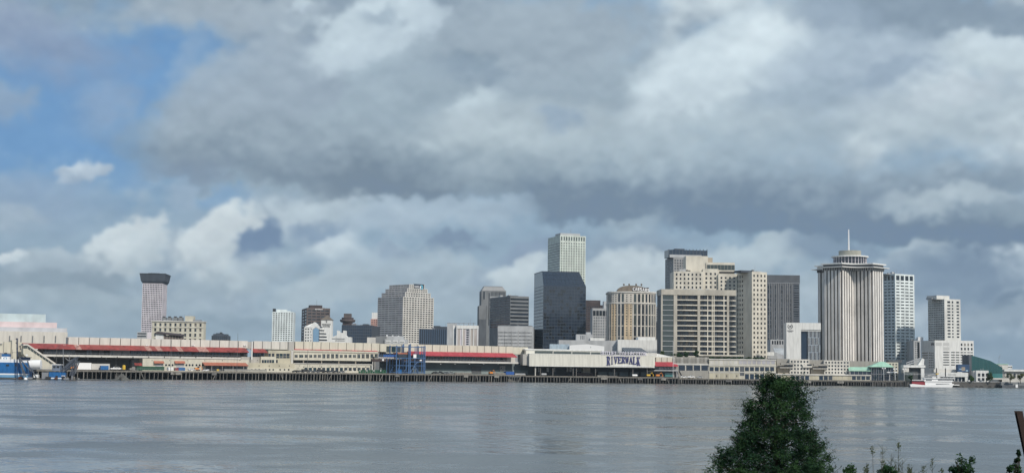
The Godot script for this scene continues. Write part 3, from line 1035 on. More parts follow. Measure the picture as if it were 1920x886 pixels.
	boxed("hut", M.mid_grey, l.node, Vector3(l.X(704.4, 633), 0, -10), Vector3(l.X(724, 633), l.Y(714, 630.2), -1))
	boxed("long_hut", M.light_grey, l.node, Vector3(l.X(721, 633), 0, -9), Vector3(l.X(763, 633), l.Y(740, 635.6), 0.4))
	boxed("upper_hut", M.light_grey, l.node, Vector3(l.X(722, 633), 0, -12), Vector3(l.X(756, 633), l.Y(740, 629.6), -3))
	for px in [723.5, 736.5, 748.8]:
		boxed("white_panel", M.white_wall, l.node, Vector3(l.X(px, 638), l.Y(px, 643), 0.4), Vector3(l.X(px + 9.5, 638), l.Y(px, 637.6), 0.6))
		for k in 3:
			boxed("window", M.glass_a, l.node, Vector3(l.X(px + 1 + k * 2.7, 638), l.Y(px, 641.4), 0.6), Vector3(l.X(px + 2.9 + k * 2.7, 638), l.Y(px, 639.8), 0.66))
	for i in 9:
		var px := 724.0 + i * 3.6
		roof_box(l, "duct", [M.white_metal, M.grey_metal, M.mid_grey][i % 3], px, px + 2.3, 627.4 + (i * 7 % 5) * 0.7, -4.0, 3)
	stepped_bank()
	# --- low blue glass building
	l = tower("blue_glass_block", "low blue ribbed glass block right of the stepped bank building", 785.5, 846, 1450, -3, 628, 616.4, M.slate, [M.glass_blue, M.glass_navy],
		{"c": 15, "r": 1, "w": 0.8, "h": 0.94, "l": 0.3, "rt": 0.3, "b": 645, "t": 616.8, "deep": 0.3})
	for i in 16:
		var x := lerpf(0.3, l.w - 0.3, i / 15.0)
		boxed("rib", M.blue_rib, l.node, Vector3(x - 0.22, 0, 0), Vector3(x + 0.22, l.h, 0.5))
	roof_box(l, "plant_room", M.slate, 813, 846, 611.8, -5, 14)
	roof_box(l, "plant_room", M.dark_metal, 813, 825, 610.6, -6, 6)
	# --- pale building with tall columns
	l = lot("columned_block", "white-framed block with tall fluted panels and a flat cap left of the mansard tower", "building", 855.5, 896.5, 1360, 0, 628)
	l.h = l.Y(876, 609.6)
	l.d = 22
	boxed("wall", M.lilac_white, l.node, Vector3(0.2, 0, -l.d), Vector3(l.w - 0.2, l.h - 0.3, -0.6))
	boxed("cap", M.white_wall, l.node, Vector3(0, l.Y(876, 616.0), -l.d - 0.2), Vector3(l.w, l.h, 0))
	for px in [855.5, 865.8, 880.4, 887.2, 894.6]:
		boxed("pier", M.white_wall, l.node, Vector3(l.X(px, 630), 0, -0.8), Vector3(l.X(px + 1.8, 630), l.Y(876, 615.9), 0.0))
	for px in [858.6, 861, 868.6, 871, 882.8, 885, 889.8, 892]:
		boxed("flute", M.sand_wall, l.node, Vector3(l.X(px, 630), 0, -0.6), Vector3(l.X(px + 1.0, 630), l.Y(876, 616.2), -0.3))
	for k in 7:
		var y := l.Y(876, 646 - k * 4.3)
		boxed("window", M.glass_b, l.node, Vector3(l.X(874.2, 630), y, -0.6), Vector3(l.X(878.8, 630), y + 1.3, -0.45))
	l.d = 30
	var side_ := boxed("side_wall", M.light_grey, l.node, Vector3(l.X(838, 628, -4), 0, -26), Vector3(-0.1, l.Y(845, 606.2, -4), -4))
	side_.set_meta("label", "grey rear wall of the columned block")
	boxed("side_pier", M.white_wall, l.node, Vector3(l.X(848.8, 628, -3.6), 0, -4), Vector3(l.X(852.2, 628, -3.6), l.Y(845, 609.6, -4), -3.6))
	for i in 6:
		roof_box(l, "roof_frame", M.grey_metal, 842 + i * 9.0, 843.2 + i * 9.0, 605.4, -8, 0.6)
	boxed("roof_rail", M.grey_metal, l.node, Vector3(l.X(838, 606, -8), l.Y(860, 606.2, -8), -8.6), Vector3(l.X(892, 606, -8), l.Y(860, 605.2, -8), -8))
	mast(l, 882, 597.5, -8, 0.15)


func gabled_hotel() -> void:
	var l := lot("gabled_hotel", "white hotel with pyramid-roofed corner tower, stepped gable and blue glass centre", "building", 570, 622, 1290, 0, 620)
	var st := mb()
	# corner tower
	var tx0 := l.X(601.5, 620)
	var tx1 := l.X(621.5, 620)
	var th := l.Y(611, 599.4)
	boxed("tower", M.white_wall, l.node, Vector3(tx0, 0, -10), Vector3(tx1, th, 0.5))
	frustum(st, tx0 - 0.5, tx1 + 0.5, -10.5, 1.0, th, (tx0 + tx1) / 2 - 0.1, (tx0 + tx1) / 2 + 0.1, -4.9, -4.6, l.Y(611, 590.2))
	done(st, "roof", M.bronze_dome, l.node)
	text_on(l.node, "sign_letter", "E", 1.9, M.dark_letter, Vector3((tx0 + tx1) / 2, l.Y(611, 602.6), 0.6), 0, 0.15)
	text_on(l.node, "sign_lettering", "EMBASSY", 1.3, M.dark_letter, Vector3((tx0 + tx1) / 2, l.Y(611, 608.0), 0.6), 7.2, 0.15)
	text_on(l.node, "sign_lettering", "SUITES", 1.3, M.dark_letter, Vector3((tx0 + tx1) / 2, l.Y(611, 611.6), 0.6), 6.0, 0.15)
	# gabled centre
	st = mb()
	var pts := PackedVector2Array()
	for q in [[579, 648], [579, 612.5], [581.5, 610.5], [588.5, 603.4], [597.5, 611.0], [601.4, 614.5], [601.4, 648]]:
		var p := l.P(q[0], q[1])
		pts.append(Vector2(p.x, p.y))
	slab(st, pts, -12, 0)
	done(st, "gable_wall", M.white_wall, l.node)
	st = mb()
	pts = PackedVector2Array()
	for q in [[586.8, 648], [586.8, 617.5], [592, 613.8], [597.6, 617.5], [597.6, 648]]:
		var p := l.P(q[0], q[1])
		pts.append(Vector2(p.x, p.y))
	slab(st, pts, 0.02, 0.3)
	done(st, "atrium_glass", M.glass_pale_blue, l.node)
	st = mb()
	pts = PackedVector2Array()
	for q in [[585.4, 648], [585.4, 616.6], [592, 612.0], [599, 616.6], [599, 648]]:
		var p := l.P(q[0], q[1])
		pts.append(Vector2(p.x, p.y))
	slab(st, pts, -0.3, 0.012)
	done(st, "atrium_frame", M.light_grey, l.node)
	# left wing with punched windows
	var a := part_of(l, 0, l.X(585.2, 625, 0.4), 0.4, 10)
	var h := l.Y(577, 613.0)
	st = mb()
	shell(st, a, 0, h, [0])
	windowed(st, a, 0, 0, h, {"c": 3, "r": 5, "w": 0.55, "h": 0.5, "l": 0.3, "rt": 0.3, "v0": l.Y(577, 641), "v1": h - 0.4}, [M.glass_a, M.glass_b])
	done(st, "wing_wall", M.white_wall, l.node)
	frustum_roof(l, a, h)
	# stepped balconies between gable and tower
	for k in 5:
		var y := l.Y(605, 642 - k * 6.0)
		var x0 := l.X(598.6, 630, 1.2)
		var x1 := l.X([613.5, 612.6, 611.4, 607.5, 604.0][k], 630, 1.2)
		boxed("balcony_parapet", M.white_wall, l.node, Vector3(x0, y, -0.1), Vector3(x1, y + 1.5, 1.4))
		boxed("balcony_window", M.glass_a, l.node, Vector3(x0 + 0.2, y + 1.5, -0.1), Vector3(x1 - 0.2, y + 2.55, 0.6))


func frustum_roof(l: Lot, a: Lot, h: float) -> void:
	var st := mb()
	var b := l.P(584.5, 605.5, 0)
	quad(st, Vector3(-0.3, h, 0.7), Vector3(b.x, b.y, -2), Vector3(b.x + 0.8, b.y - 0.3, -2), Vector3(a.w, h, 0.7))
	tri(st, Vector3(-0.3, h, 0.7), Vector3(-0.3, h, -8), Vector3(b.x, b.y, -2))
	done(st, "wing_roof", M.white_wall, l.node)


func stepped_bank() -> void:
	var l := lot("stepped_bank_tower", "broad stepped tower with banded left face and gridded right face", "building", 755, 813, 1620, 42, 590)
	l.d = absf(l.side(707.5, 590, 0).z)
	var base_y := l.Y(785, 557.0)
	var dark := [M.glass_a, M.glass_b, M.glass_c]
	var st := mb()
	var s1 := mb()
	# tiers: left shift of the corner, inset of the right end, of the far end, top row
	var tiers := [[0.0, 0.0, 0.0, 557.0], [3.2, 3.9, 2.4, 548.4], [6.4, 7.8, 4.8, 540.9], [9.6, 11.4, 7.2, 533.2]]
	var y0 := 0.0
	for i in 4:
		var t = tiers[i]
		var y1 := l.Y(785, t[3])
		var p := part_of(l, t[0], l.w - t[1], -t[0] * 0.2, l.d - t[2] - t[0] * 0.2)
		shell(st, p, y0, y1, [0, 1])
		var rows := 21 if i == 0 else 2
		var v0 := l.Y(785, 643) if i == 0 else y0
		windowed(st, p, 0, y0, y1, {"c": 11 - i, "r": rows, "w": 0.7, "h": 0.5, "l": 0.5, "rt": 0.5, "v0": v0, "v1": y1 - 0.3, "deep": 0.6}, dark)
		windowed(s1, p, 1, y0, y1, {"c": 7, "r": rows, "w": 0.93, "h": 0.34, "l": 0.3, "rt": 0.3, "v0": v0, "v1": y1 - 0.3, "deep": 0.3}, [M.glass_brown, M.glass_b, M.glass_a])
		y0 = y1
	done(st, "wall", M.pale_wall, l.node)
	done(s1, "banded_wall", M.grey_band, l.node)
	rest_of_panes(l)
	l.h = y0
	boxed("sign_panel", M.slate, l.node, Vector3(l.X(776, 537, -1.6), l.Y(785, 542.6), -1.9), Vector3(l.X(794.6, 537, -1.6), l.h + 0.6, -1.3))
	strokes(l.node, Vector3(l.X(781, 537, -1.3), l.Y(785, 537.0), -1.3), 6.4, 4, 1.3, M.white_metal)
	strokes(l.node, Vector3(l.X(782, 537, -1.3), l.Y(785, 539.8), -1.3), 6.8, 5, 0.7, M.light_grey)
	var sx := l.X(789.6, 537, -1.3)
	var sy := l.Y(785, 537.8)
	for e in [[0.5, 2.0, -1.3, "shield_blue"], [-1.1, 1.15, -1.1, "white_metal"], [0.4, 0.8, -1.05, "slate"]]:
		st = mb()
		var disc := PackedVector2Array()
		for i in 16:
			disc.append(Vector2(sx + e[0] + cos(TAU * i / 16.0) * e[1], sy + sin(TAU * i / 16.0) * e[1] * 1.15))
		slab(st, disc, e[2], e[2] + 0.1)
		done(st, "round_emblem", M[e[3]], l.node)
	mast(l, 775, 529.5, -20, 0.2)


# ============================================================ towers, centre
func towers_centre() -> void:
	var dark := [M.glass_a, M.glass_b, M.glass_c]
	# --- mansard tower
	var l := lot("mansard_tower", "tall grey tower with mansard crown and lower shoulder left of the banded office", "building", 902, 948.5, 1750, 6, 590)
	l.h = l.Y(925, 545.0)
	l.d = 26
	var st := mb()
	shell(st, l, 0, l.h, [0])
	var g := {"cols": bays(10.5, l.w - 0.8, 11, 0.5), "r": 18, "h": 0.72, "v0": l.Y(925, 652), "v1": l.Y(925, 556), "top": [l.Y(925, 554.6), l.Y(925, 546.8)], "deep": 0.8}
	windowed(st, l, 0, 0, l.h, g, dark)
	for k in 3:
		var y := l.Y(925, [559, 568, 577][k])
		boxed("spandrel_band", M.light_grey, l.node, Vector3(9.6, y, 0), Vector3(l.w, y + 1.5, 0.3))
	boxed("corner_slot", M.glass_a, l.node, Vector3(2.2, l.Y(925, 561), 0), Vector3(3.9, l.Y(925, 546.5), 0.06))
	boxed("corner_slot", M.glass_a, l.node, Vector3(8.4, l.Y(925, 610), 0), Vector3(9.4, l.Y(925, 549), 0.06))
	done(st, "wall", M.mid_grey, l.node)
	rest_of_panes(l)
	st = mb()
	var y3 := l.Y(925, 537.2)
	frustum(st, 0.4, l.w - 0.2, -l.d, 0.2, l.h, 3.2, l.w - 3.6, -l.d + 3, -3.4, y3)
	done(st, "mansard_roof", M.grey_wall, l.node)
	boxed("roof_deck", M.mid_grey, l.node, Vector3(3.4, y3, -l.d + 4), Vector3(l.w - 3.8, y3 + 0.7, -3.7))
	boxed("shoulder", M.slate_wall, l.node, Vector3(l.X(897.8, 600, 1), 0, -20), Vector3(l.X(912, 600, 1), l.Y(905, 573), 1))
	boxed("shoulder_wall", M.mid_grey, l.node, Vector3(l.X(897.6, 600, 1.2), l.Y(905, 598.5), 0.9), Vector3(l.X(911, 600, 1.2), l.Y(905, 572.6), 1.3))
	# --- grey banded office
	l = tower("banded_office", "charcoal office block with continuous window bands left of the black glass tower", 956.5, 991.5, 1600, 24, 590, 555.0, M.mid_grey, [M.glass_c, M.glass_navy, M.glass_a],
		{"c": 1, "r": 8, "w": 0.985, "h": 0.56, "l": 0.1, "rt": 0.1, "b": 613, "t": 557.5, "deep": 0.8}, {"c": 4, "r": 12, "w": 0.97, "h": 0.4, "l": 0.3, "rt": 0.3, "b": 614, "t": 557, "deep": 0.5}, 918.5)
	roof_box(l, "plant_room", M.slate, 958, 972, 553.6, -6, 12)
	boxed("corner_pier", M.light_grey, l.node, fp(l, 1, 0, 0, -0.1), fp(l, 1, 1.4, l.h * 0.72, 0.5))
	# --- light grey low block with slit windows
	l = tower("slit_window_block", "light grey low block with rows of slit windows beside the black glass tower", 933, 999, 1400, -2, 630, 611.4, M.light_grey, [M.glass_a, M.glass_c],
		{"c": 26, "r": 5, "w": 0.5, "h": 0.42, "l": 0.6, "rt": 1.0, "b": 653, "t": 620.0, "deep": 0.5}, {}, 921.0)
	roof_box(l, "parapet", M.mid_grey, 933.5, 998, 609.4, -3, 14)
	for i in 5:
		var x := lerpf(0.4, l.w - 0.9, i / 5.0)
		boxed("pier", M.grey_wall, l.node, Vector3(x - 0.16, 0, 0), Vector3(x + 0.16, l.Y(960, 619.5), 0.25))
	black_glass_tower()
	# --- tallest tower, white grid
	l = tower("tall_gridded_tower", "tallest white tower with fine square grid behind the black glass tower", 1050, 1098, 2100, 17, 490, 441.6, M.mint_white, [M.glass_a, M.glass_b, M.glass_green],
		{"c": 10, "r": 18, "w": 0.5, "h": 0.52, "l": 0.5, "rt": 0.5, "b": 540, "t": 454.0, "deep": 1.0, "top": [444.0, 451.5]}, {"c": 1, "r": 18, "w": 0.97, "h": 0.34, "l": 0.3, "rt": 0.3, "b": 540, "t": 454, "deep": 0.4}, 1027)
	roof_box(l, "penthouse", M.light_grey, 1051, 1088, 436.6, -5, 22)
	mast(l, 1070.5, 428.5, -12, 0.35)
	# --- dark brown tower right of the black one
	l = tower("dark_brown_tower", "dark brown tower half hidden right of the black glass tower", 1092, 1131, 1900, 0, 600, 571.5, M.dark_brown, [M.glass_brown, M.glass_a],
		{"c": 9, "r": 15, "w": 0.6, "h": 0.45, "l": 0.4, "rt": 0.4, "b": 637, "t": 573.0, "deep": 0.3})
	roof_box(l, "penthouse", M.dark_brown, 1095, 1126, 562.4, -5, 16)
	strokes(l.node, Vector3(l.X(1113, 566, -4.9), l.Y(1113, 566.2, -4.9), -4.95), 11.0, 9, 1.2, M.brown_wall)
	# --- grey and white block with large top windows
	l = lot("large_window_block", "pale block with five big top windows left of the domed hotel", "building", 1111, 1143, 1520, 2, 605)
	l.h = l.Y(1126, 577.6)
	l.d = 24
	st = mb()
	shell(st, l, 0, l.h, [0])
	windowed(st, l, 0, 0, l.h, {"cols": bays(0.6, l.w, 7, 0.5), "r": 9, "h": 0.5, "v0": l.Y(1126, 640), "v1": l.Y(1126, 593), "deep": 0.4}, [M.glass_b, M.glass_blue])
	done(st, "wall", M.light_grey, l.node)
	for i in 5:
		boxed("large_window", M.glass_a, l.node, Vector3(l.X(1112 + i * 6.0, 586), l.Y(1126, 592), 0), Vector3(l.X(1117 + i * 6.0, 586), l.Y(1126, 582), 0.08))
	rest_of_panes(l)
	roof_box(l, "penthouse", M.light_grey, 1132.5, 1143, 564.4, -4, 12)
	domed_hotel()
	# --- narrow blocks between the domed hotel and the balcony tower
	l = tower("narrow_pale_block", "narrow pale block squeezed right of the domed hotel", 1229, 1243, 1650, 0, 600, 577, M.light_grey, [M.glass_b, M.glass_a], {"c": 5, "r": 6, "w": 0.5, "h": 0.6, "b": 604, "t": 578})
	l = tower("narrow_dark_block", "narrow dark block between the domed hotel and the balcony tower", 1229, 1244, 1500, 0, 620, 603, M.slate, [M.glass_navy, M.glass_a], {"c": 3, "r": 6, "w": 0.8, "h": 0.6, "b": 637, "t": 604})
	# --- low white exhibition buildings behind the sign hall
	l = lot("white_box_hall", "large white windowless hall behind the navy-lettered mall", "building", 1158.5, 1241, 1260, 0, 645)
	l.h = l.Y(1190, 636.6)
	boxed("wall", M.white_wall, l.node, Vector3(0, 0, -30), Vector3(l.w, l.h, 0))
	boxed("upper_block", M.white_wall, l.node, Vector3(l.X(1197, 634, -2), l.h - 0.3, -26), Vector3(l.X(1229, 634, -2), l.Y(1210, 631.4, -2), -2))
	for i in 3:
		roof_box(l, "vent", M.mid_grey, 1231 + i * 3, 1232.6 + i * 3, 634.6, -5, 2)
	l = lot("grey_box_hall", "long low grey windowless hall left of the white box hall", "building", 1048, 1158, 1266, 0, 645)
	l.h = l.Y(1100, 637.6)
	boxed("wall", M.light_grey, l.node, Vector3(0, 0, -30), Vector3(l.w - 0.02, l.h, 0))
	boxed("roof_block", M.light_grey, l.node, Vector3(l.X(1081, 630), l.h - 0.2, -20), Vector3(l.X(1111, 630), l.Y(1096, 626.2), -4))
	boxed("roof_hut", M.light_grey, l.node, Vector3(l.X(1100, 630), l.h - 0.2, -18), Vector3(l.X(1109, 630), l.Y(1104, 622.0), -6))
	boxed("white_roof_block", M.white_wall, l.node, Vector3(l.X(1107, 634), l.h - 0.2, -14), Vector3(l.X(1134, 634), l.Y(1120, 633.0), -1))
	for i in 3:
		boxed("window", M.glass_b, l.node, Vector3(l.X(1088.5 + i * 3, 632, -4), l.Y(1090, 636, -4), -4), Vector3(l.X(1089.6 + i * 3, 632, -4), l.Y(1090, 628.6, -4), -3.9))
	l = lot("gabled_white_shed", "white shed with shallow gable standing before the grey hall", "building", 1068, 1133.5, 1200, 0, 652)
	st = mb()
	var pts := PackedVector2Array()
	for q in [[1068, 672], [1068, 647.0], [1101, 644.8], [1133.2, 648.8], [1133.2, 672]]:
		var p := l.P(q[0], q[1])
		pts.append(Vector2(p.x, p.y))
	slab(st, pts, -25, 0)
	done(st, "wall", M.white_metal, l.node)
	boxed("door", M.light_grey, l.node, Vector3(l.X(1107, 651), l.Y(1107, 652), 0), Vector3(l.X(1108.4, 651), l.Y(1107, 649), 0.05))
	for i in 5:
		boxed("roof_vent", M.mid_grey, l.node, Vector3(l.X(1096 + i * 2.2, 657), l.Y(1100, 657.8), 0), Vector3(l.X(1097 + i * 2.2, 657), l.Y(1100, 656.6), 0.4))
	l = lot("blue_mural_shed", "low shed with pale blue painted mural wall beside the black glass tower", "building", 1031, 1067.5, 1205, 0, 652)
	boxed("wall", M.mural, l.node, Vector3(0, 0, -20), Vector3(l.w, l.Y(1050, 644.8), 0))


func black_glass_tower() -> void:
	var l := lot("black_glass_tower", "broad black glass tower with sloping glazed top corners", "building", 1018.5, 1098.5, 1450, 10, 590)
	l.d = absf(l.side(1001, 590, 0).z)
	var ye := l.Y(1050, 536.0)
	var yt := l.Y(1050, 508.8)
	l.h = yt
	var st := mb()
	shell(st, l, 0, ye, [0, 1])
	var g := [M.glass_navy, M.glass_navy, M.glass_night, M.glass_c]
	windowed(st, l, 0, 0, ye, {"c": 15, "r": 19, "w": 0.9, "h": 0.8, "l": 0.3, "rt": 0.3, "v0": l.Y(1050, 655), "v1": ye - 0.2, "deep": 0.12}, g)
	windowed(st, l, 1, 0, ye, {"c": 7, "r": 19, "w": 0.9, "h": 0.8, "l": 0.3, "rt": 0.3, "v0": l.Y(1050, 655), "v1": ye - 0.2, "deep": 0.12}, g)
	done(st, "wall", M.black_frame, l.node)
	rest_of_panes(l)
	# sloped crown
	st = mb()
	var x1 := l.X(1086.5, 511, -7)
	frustum(st, 0, l.w, -l.d, 0, ye, 0.0, x1, -l.d, -7, yt)
	done(st, "sloped_crown", M.glass_night, l.node)
	for i in 12:
		var t := i / 11.0
		st = mb()
		bar(st, Vector3(lerpf(0.1, l.w - 0.1, t), ye, 0.05), Vector3(lerpf(0.1, x1 - 0.1, t), yt, -6.95), 0.12, 4)
		done(st, "crown_mullion", M.black_frame, l.node)
	for k in 3:
		var t := (k + 0.6) / 3.4
		st = mb()
		bar(st, Vector3(0, lerpf(ye, yt, t), -7 * t + 0.05), Vector3(lerpf(l.w, x1, t), lerpf(ye, yt, t), -7 * t + 0.05), 0.1, 4)
		done(st, "crown_transom", M.black_frame, l.node)
	boxed("roof_edge", M.slate, l.node, Vector3(-0.1, yt - 0.1, -l.d), Vector3(x1, yt + 0.5, -7.1))


func domed_hotel() -> void:
	var l := lot("domed_hotel", "cream hotel with bowed striped front, cornice and lettered bronze dome", "building", 1142, 1231, 1390, 0, 590)
	l.h = l.Y(1190, 546.6)
	var cx := l.X(1187, 590)
	var rad := l.w / 2 + 0.2
	var dep := 11.0
	# plan: a bowed front of flat bays
	var n := 18
	var pts := PackedVector2Array()
	for i in n + 1:
		var t := -PI / 2 + PI * i / n
		pts.append(Vector2(cx + sin(t) * rad, -dep + cos(t) * dep))
	pts.append(Vector2(cx + rad, -40))
	pts.append(Vector2(cx - rad, -40))
	var st := mb()
	prism(st, pts, 0, l.h)
	done(st, "wall", M.travertine, l.node)
	# cornice and string course
	for c in [[548.6, 546.0, 0.7, "cornice"], [568.9, 567.3, 0.55, "string_course"]]:
		var big := PackedVector2Array()
		for i in n + 1:
			var t := -PI / 2 + PI * i / n
			big.append(Vector2(cx + sin(t) * (rad + c[2]), -dep + cos(t) * (dep + c[2])))
		big.append(Vector2(cx + rad + c[2], -41))
		big.append(Vector2(cx - rad - c[2], -41))
		st = mb()
		prism(st, big, l.Y(1190, c[0]), l.Y(1190, c[1]))
		done(st, c[3], M.pale_wall, l.node)
	# bays: piers and tall window strips
	var rows := [[636.5, 631.5], [630, 611.4], [609.6, 590.4], [588.6, 570.2], [566, 550.6]]
	for i in n:
		var a := pts[i]
		var b := pts[i + 1]
		var d := (b - a).normalized()
		var nrm := Vector2(d.y, -d.x)
		if nrm.y < 0: nrm = -nrm
		var mid := (a + b) / 2
		var wid := a.distance_to(b)
		var apricot := i in [3, 4, 7, 8]
		var turn := atan2(nrm.x, nrm.y)
		var px := minf(wid * 0.16, 0.5)
		var pier := boxed("pier", M.apricot if apricot else M.travertine, l.node, Vector3(-px, 0, -0.2), Vector3(px, l.Y(1190, 569.4), 0.5))
		pier.position = Vector3(a.x, 0, a.y)
		pier.rotation.y = turn
		if apricot:
			var f := boxed("infill", M.apricot, l.node, Vector3(-wid * 0.46, 0.1, -0.1), Vector3(wid * 0.46, l.Y(1190, 569.4), 0.08))
			f.position = Vector3(mid.x, 0, mid.y)
			f.rotation.y = turn
		for r in rows:
			var y0 := l.Y(1190, r[0])
			var y1 := l.Y(1190, r[1])
			var parts := 1 if not apricot else 4
			for k in parts:
				var u0 := lerpf(y0, y1, k / float(parts)) + (0.0 if parts == 1 else 0.5)
				var u1 := lerpf(y0, y1, (k + 1) / float(parts)) - (0.0 if parts == 1 else 0.7)
				if u1 - u0 < 0.4: continue
				var ww := wid * (0.27 if not apricot else 0.16)
				var q := boxed("window", M.glass_a if rng.randf() < 0.7 else M.glass_green, l.node, Vector3(-ww, u0, 0), Vector3(ww, u1, 0.14))
				q.position = Vector3(mid.x, 0, mid.y)
				q.rotation.y = turn
	# dome
	st = mb()
	var da := l.X(1157.5, 542, -12)
	var db := l.X(1214, 542, -12)
	var hh := l.Y(1186, 534.4, -12) - l.h
	var prof := PackedVector2Array()
	var outline := PackedVector2Array()
	for i in 15:
		var t := PI * i / 14.0
		outline.append(Vector2((da + db) / 2 - cos(t) * (db - da) / 2, l.h - 0.2 + pow(sin(t), 0.62) * hh))
	slab(st, outline, -26, -12)
	done(st, "dome", M.bronze_dome, l.node)
	for px in [1170.0, 1180.0, 1193.0, 1203.0]:
		var p := l.P(px, 533.2, -14)
		st = mb()
		lathe(st, PackedVector2Array([Vector2(0.15, -2.0), Vector2(0.15, -0.9), Vector2(0.6, -0.75), Vector2(0.9, 0), Vector2(0.6, 0.75), Vector2(0.0, 0.95)]), p, 10)
		done(st, "ball_finial", M.bronze_dome, l.node)
	var word := "CAESARS"
	for i in word.length():
		var px := 1188.5 + i * 4.6
		var p := l.P(px, 541.6 + i * i * 0.07, -11.2)
		text_on(l.node, "sign_letter", word[i], 2.9, M.white_metal, p, 1.9, 0.3)
	var q := boxed("sign_panel", M.dark_brown, l.node, Vector3(l.X(1186, 541, -11.6), l.Y(1190, 545.5, -11.6), -12.1), Vector3(l.X(1217, 541, -11.6), l.Y(1190, 538.6, -11.6), -11.7))
	q.set_meta("label", "dark curved panel behind the white letters")


# ============================================================ towers, right part
func towers_right() -> void:
	var dark := [M.glass_a, M.glass_b, M.glass_c]
	var st: SurfaceTool
	# --- grey tower with glass crown
	var l := tower("glass_crown_tower", "grey tower with dark glass crown behind the cream hotel block", 1263, 1328, 1900, 8, 510, 482.5, M.grey_wall, [M.glass_a, M.glass_b, M.glass_blue],
		{"c": 13, "r": 13, "w": 0.55, "h": 0.5, "l": 0.6, "rt": 0.6, "b": 552, "t": 486.0}, {"c": 4, "r": 13, "w": 0.5, "h": 0.5, "b": 552, "t": 486}, 1247.5)
	roof_box(l, "setback", M.light_grey, 1256, 1316, 476.8, -2, 20)
	roof_box(l, "glass_crown", M.glass_blue, 1254, 1327, 467.8, -3.5, 22)
	for i in 12:
		roof_box(l, "crown_post", M.slate, 1254 + i * 6.5, 1255.2 + i * 6.5, 467.2, -3.2, 0.5)
	roof_box(l, "plant_room", M.slate, 1266, 1284, 465.8, -9, 8)
	# --- cream hotel: high blocks
	l = lot("cream_slab_hotel", "cream hotel block with blank penthouse and stepped roof behind the balcony tower", "building", 1263.5, 1383, 1290, 0, 530)
	var blocks := [   # photo columns, top row, z, depth, window columns, rows, grid bottom and top, glass
		[1263.5, 1319, 508.6, 0.0, 30.0, 7, 5, 550.0, 510.2], [1318.8, 1347.5, 503.6, -3.0, 27.0, 3, 5, 550.0, 509.0], [1347.3, 1383, 513.2, -1.0, 28.0, 4, 5, 552.0, 517.0]]
	for b in blocks:
		var x0: float = l.X(b[0], 530, b[3])
		var p := part_of(l, x0, l.X(b[1], 530, b[3]), b[3], b[4])
		var h := l.Y((b[0] + b[1]) / 2.0, b[2], b[3])
		st = mb()
		shell(st, p, 0, h, [0])
		windowed(st, p, 0, 0, h, {"c": b[5], "r": b[6], "w": 0.42, "h": 0.52, "l": 0.8, "rt": 0.8, "v0": l.Y(b[0], b[7], b[3]), "v1": l.Y(b[0], b[8], b[3]), "deep": 0.6}, [M.glass_c, M.glass_a, M.glass_brown])
		done(st, "wall", M.sun_stone, l.node)
		l.h = h
	l.h = l.Y(1290, 508.6) - 1.0
	roof_box(l, "penthouse", M.sun_stone, 1286.5, 1328, 479.4, -6, 20)
	roof_box(l, "penthouse_wing", M.tan_stone, 1327, 1336.5, 482.6, -8, 18)
	roof_box(l, "lounge_storey", M.sun_stone, 1324.5, 1378, 491.6, -5, 16)
	var ga := l.P(1326, 505.4, -4.9)
	var gb := l.P(1378, 496.6, -4.9)
	boxed("lounge_glass", M.glass_green, l.node, Vector3(ga.x, ga.y, -5.2), Vector3(gb.x, gb.y, -4.85))
	for i in 9:
		var x := lerpf(ga.x, gb.x, i / 8.0)
		boxed("lounge_mullion", M.sand_wall, l.node, Vector3(x - 0.08, ga.y, -4.84), Vector3(x + 0.08, gb.y, -4.7))
	roof_box(l, "roof_slot", M.shadow_gap, 1349, 1378, 508.6, -1.6, 1.0)
	roof_box(l, "cooling_unit", M.light_grey, 1274.5, 1286, 503.8, -3, 4)
	text_on(l.node, "sign_lettering", "Hilton", 1.9, M.dark_letter, Vector3(l.X(1290, 510, -5.9), l.Y(1290, 507.4, -5.9), -5.8), 4.4, 0.15)
	# --- hotel tower on the right of it
	l = tower("cream_corner_tower", "tall cream hotel tower with blank grey-sided corner right of the balcony tower", 1410.5, 1438.8, 1270, 22, 590, 509.6, M.sun_stone, [M.glass_c, M.glass_a, M.glass_brown],
		{"c": 4, "r": 18, "w": 0.42, "h": 0.5, "l": 0.4, "rt": 0.4, "b": 673, "t": 512.5, "deep": 0.6}, {"c": 3, "r": 18, "w": 0.5, "h": 0.5, "l": 0.3, "rt": 13.5, "b": 673, "t": 512.5, "deep": 0.6}, 1381)
	roof_box(l, "plant_room", M.slate, 1390, 1412, 506.2, -6, 12)
	roof_box(l, "plant_room", M.light_grey, 1414, 1428, 508.0, -5, 6)
	balcony_tower()
	# --- dark ribbed tower
	l = lot("dark_ribbed_tower", "dark grey slab tower with vertical ribs and plain dark cap", "building", 1438, 1500, 1620, 2, 580)
	l.h = l.Y(1470, 530.5)
	l.d = 26
	boxed("wall", M.ribbed_grey, l.node, Vector3(0, 0, -l.d), Vector3(l.w, l.h, 0))
	boxed("cap", M.slate_wall, l.node, Vector3(-0.3, l.h, -l.d - 0.3), Vector3(l.w + 0.3, l.Y(1470, 515.4), 0.3))
	boxed("cap_line", M.grey_metal, l.node, Vector3(-0.4, l.h - 0.3, -l.d), Vector3(l.w + 0.4, l.h + 0.4, 0.5))
	var strips := [1440, 1444.5, 1453.5, 1464.5, 1475.5, 1482.5]
	for i in strips.size():
		var px: float = strips[i]
		var wide := 3.0 if i != 5 else 1.4
		for k in 13:
			var y0 := l.Y(1470, 640 - k * 8.2)
			boxed("window", dark[rng.randi() % 3], l.node, Vector3(l.X(px, 580), y0, 0), Vector3(l.X(px + wide, 580), y0 + 3.7, 0.08))
	for i in 11:
		var x := l.X(1443.4 + i * 4.2, 580)
		boxed("rib", M.grey_wall, l.node, Vector3(x - 0.24, 0, 0), Vector3(x + 0.24, l.h - 0.3, 0.55))
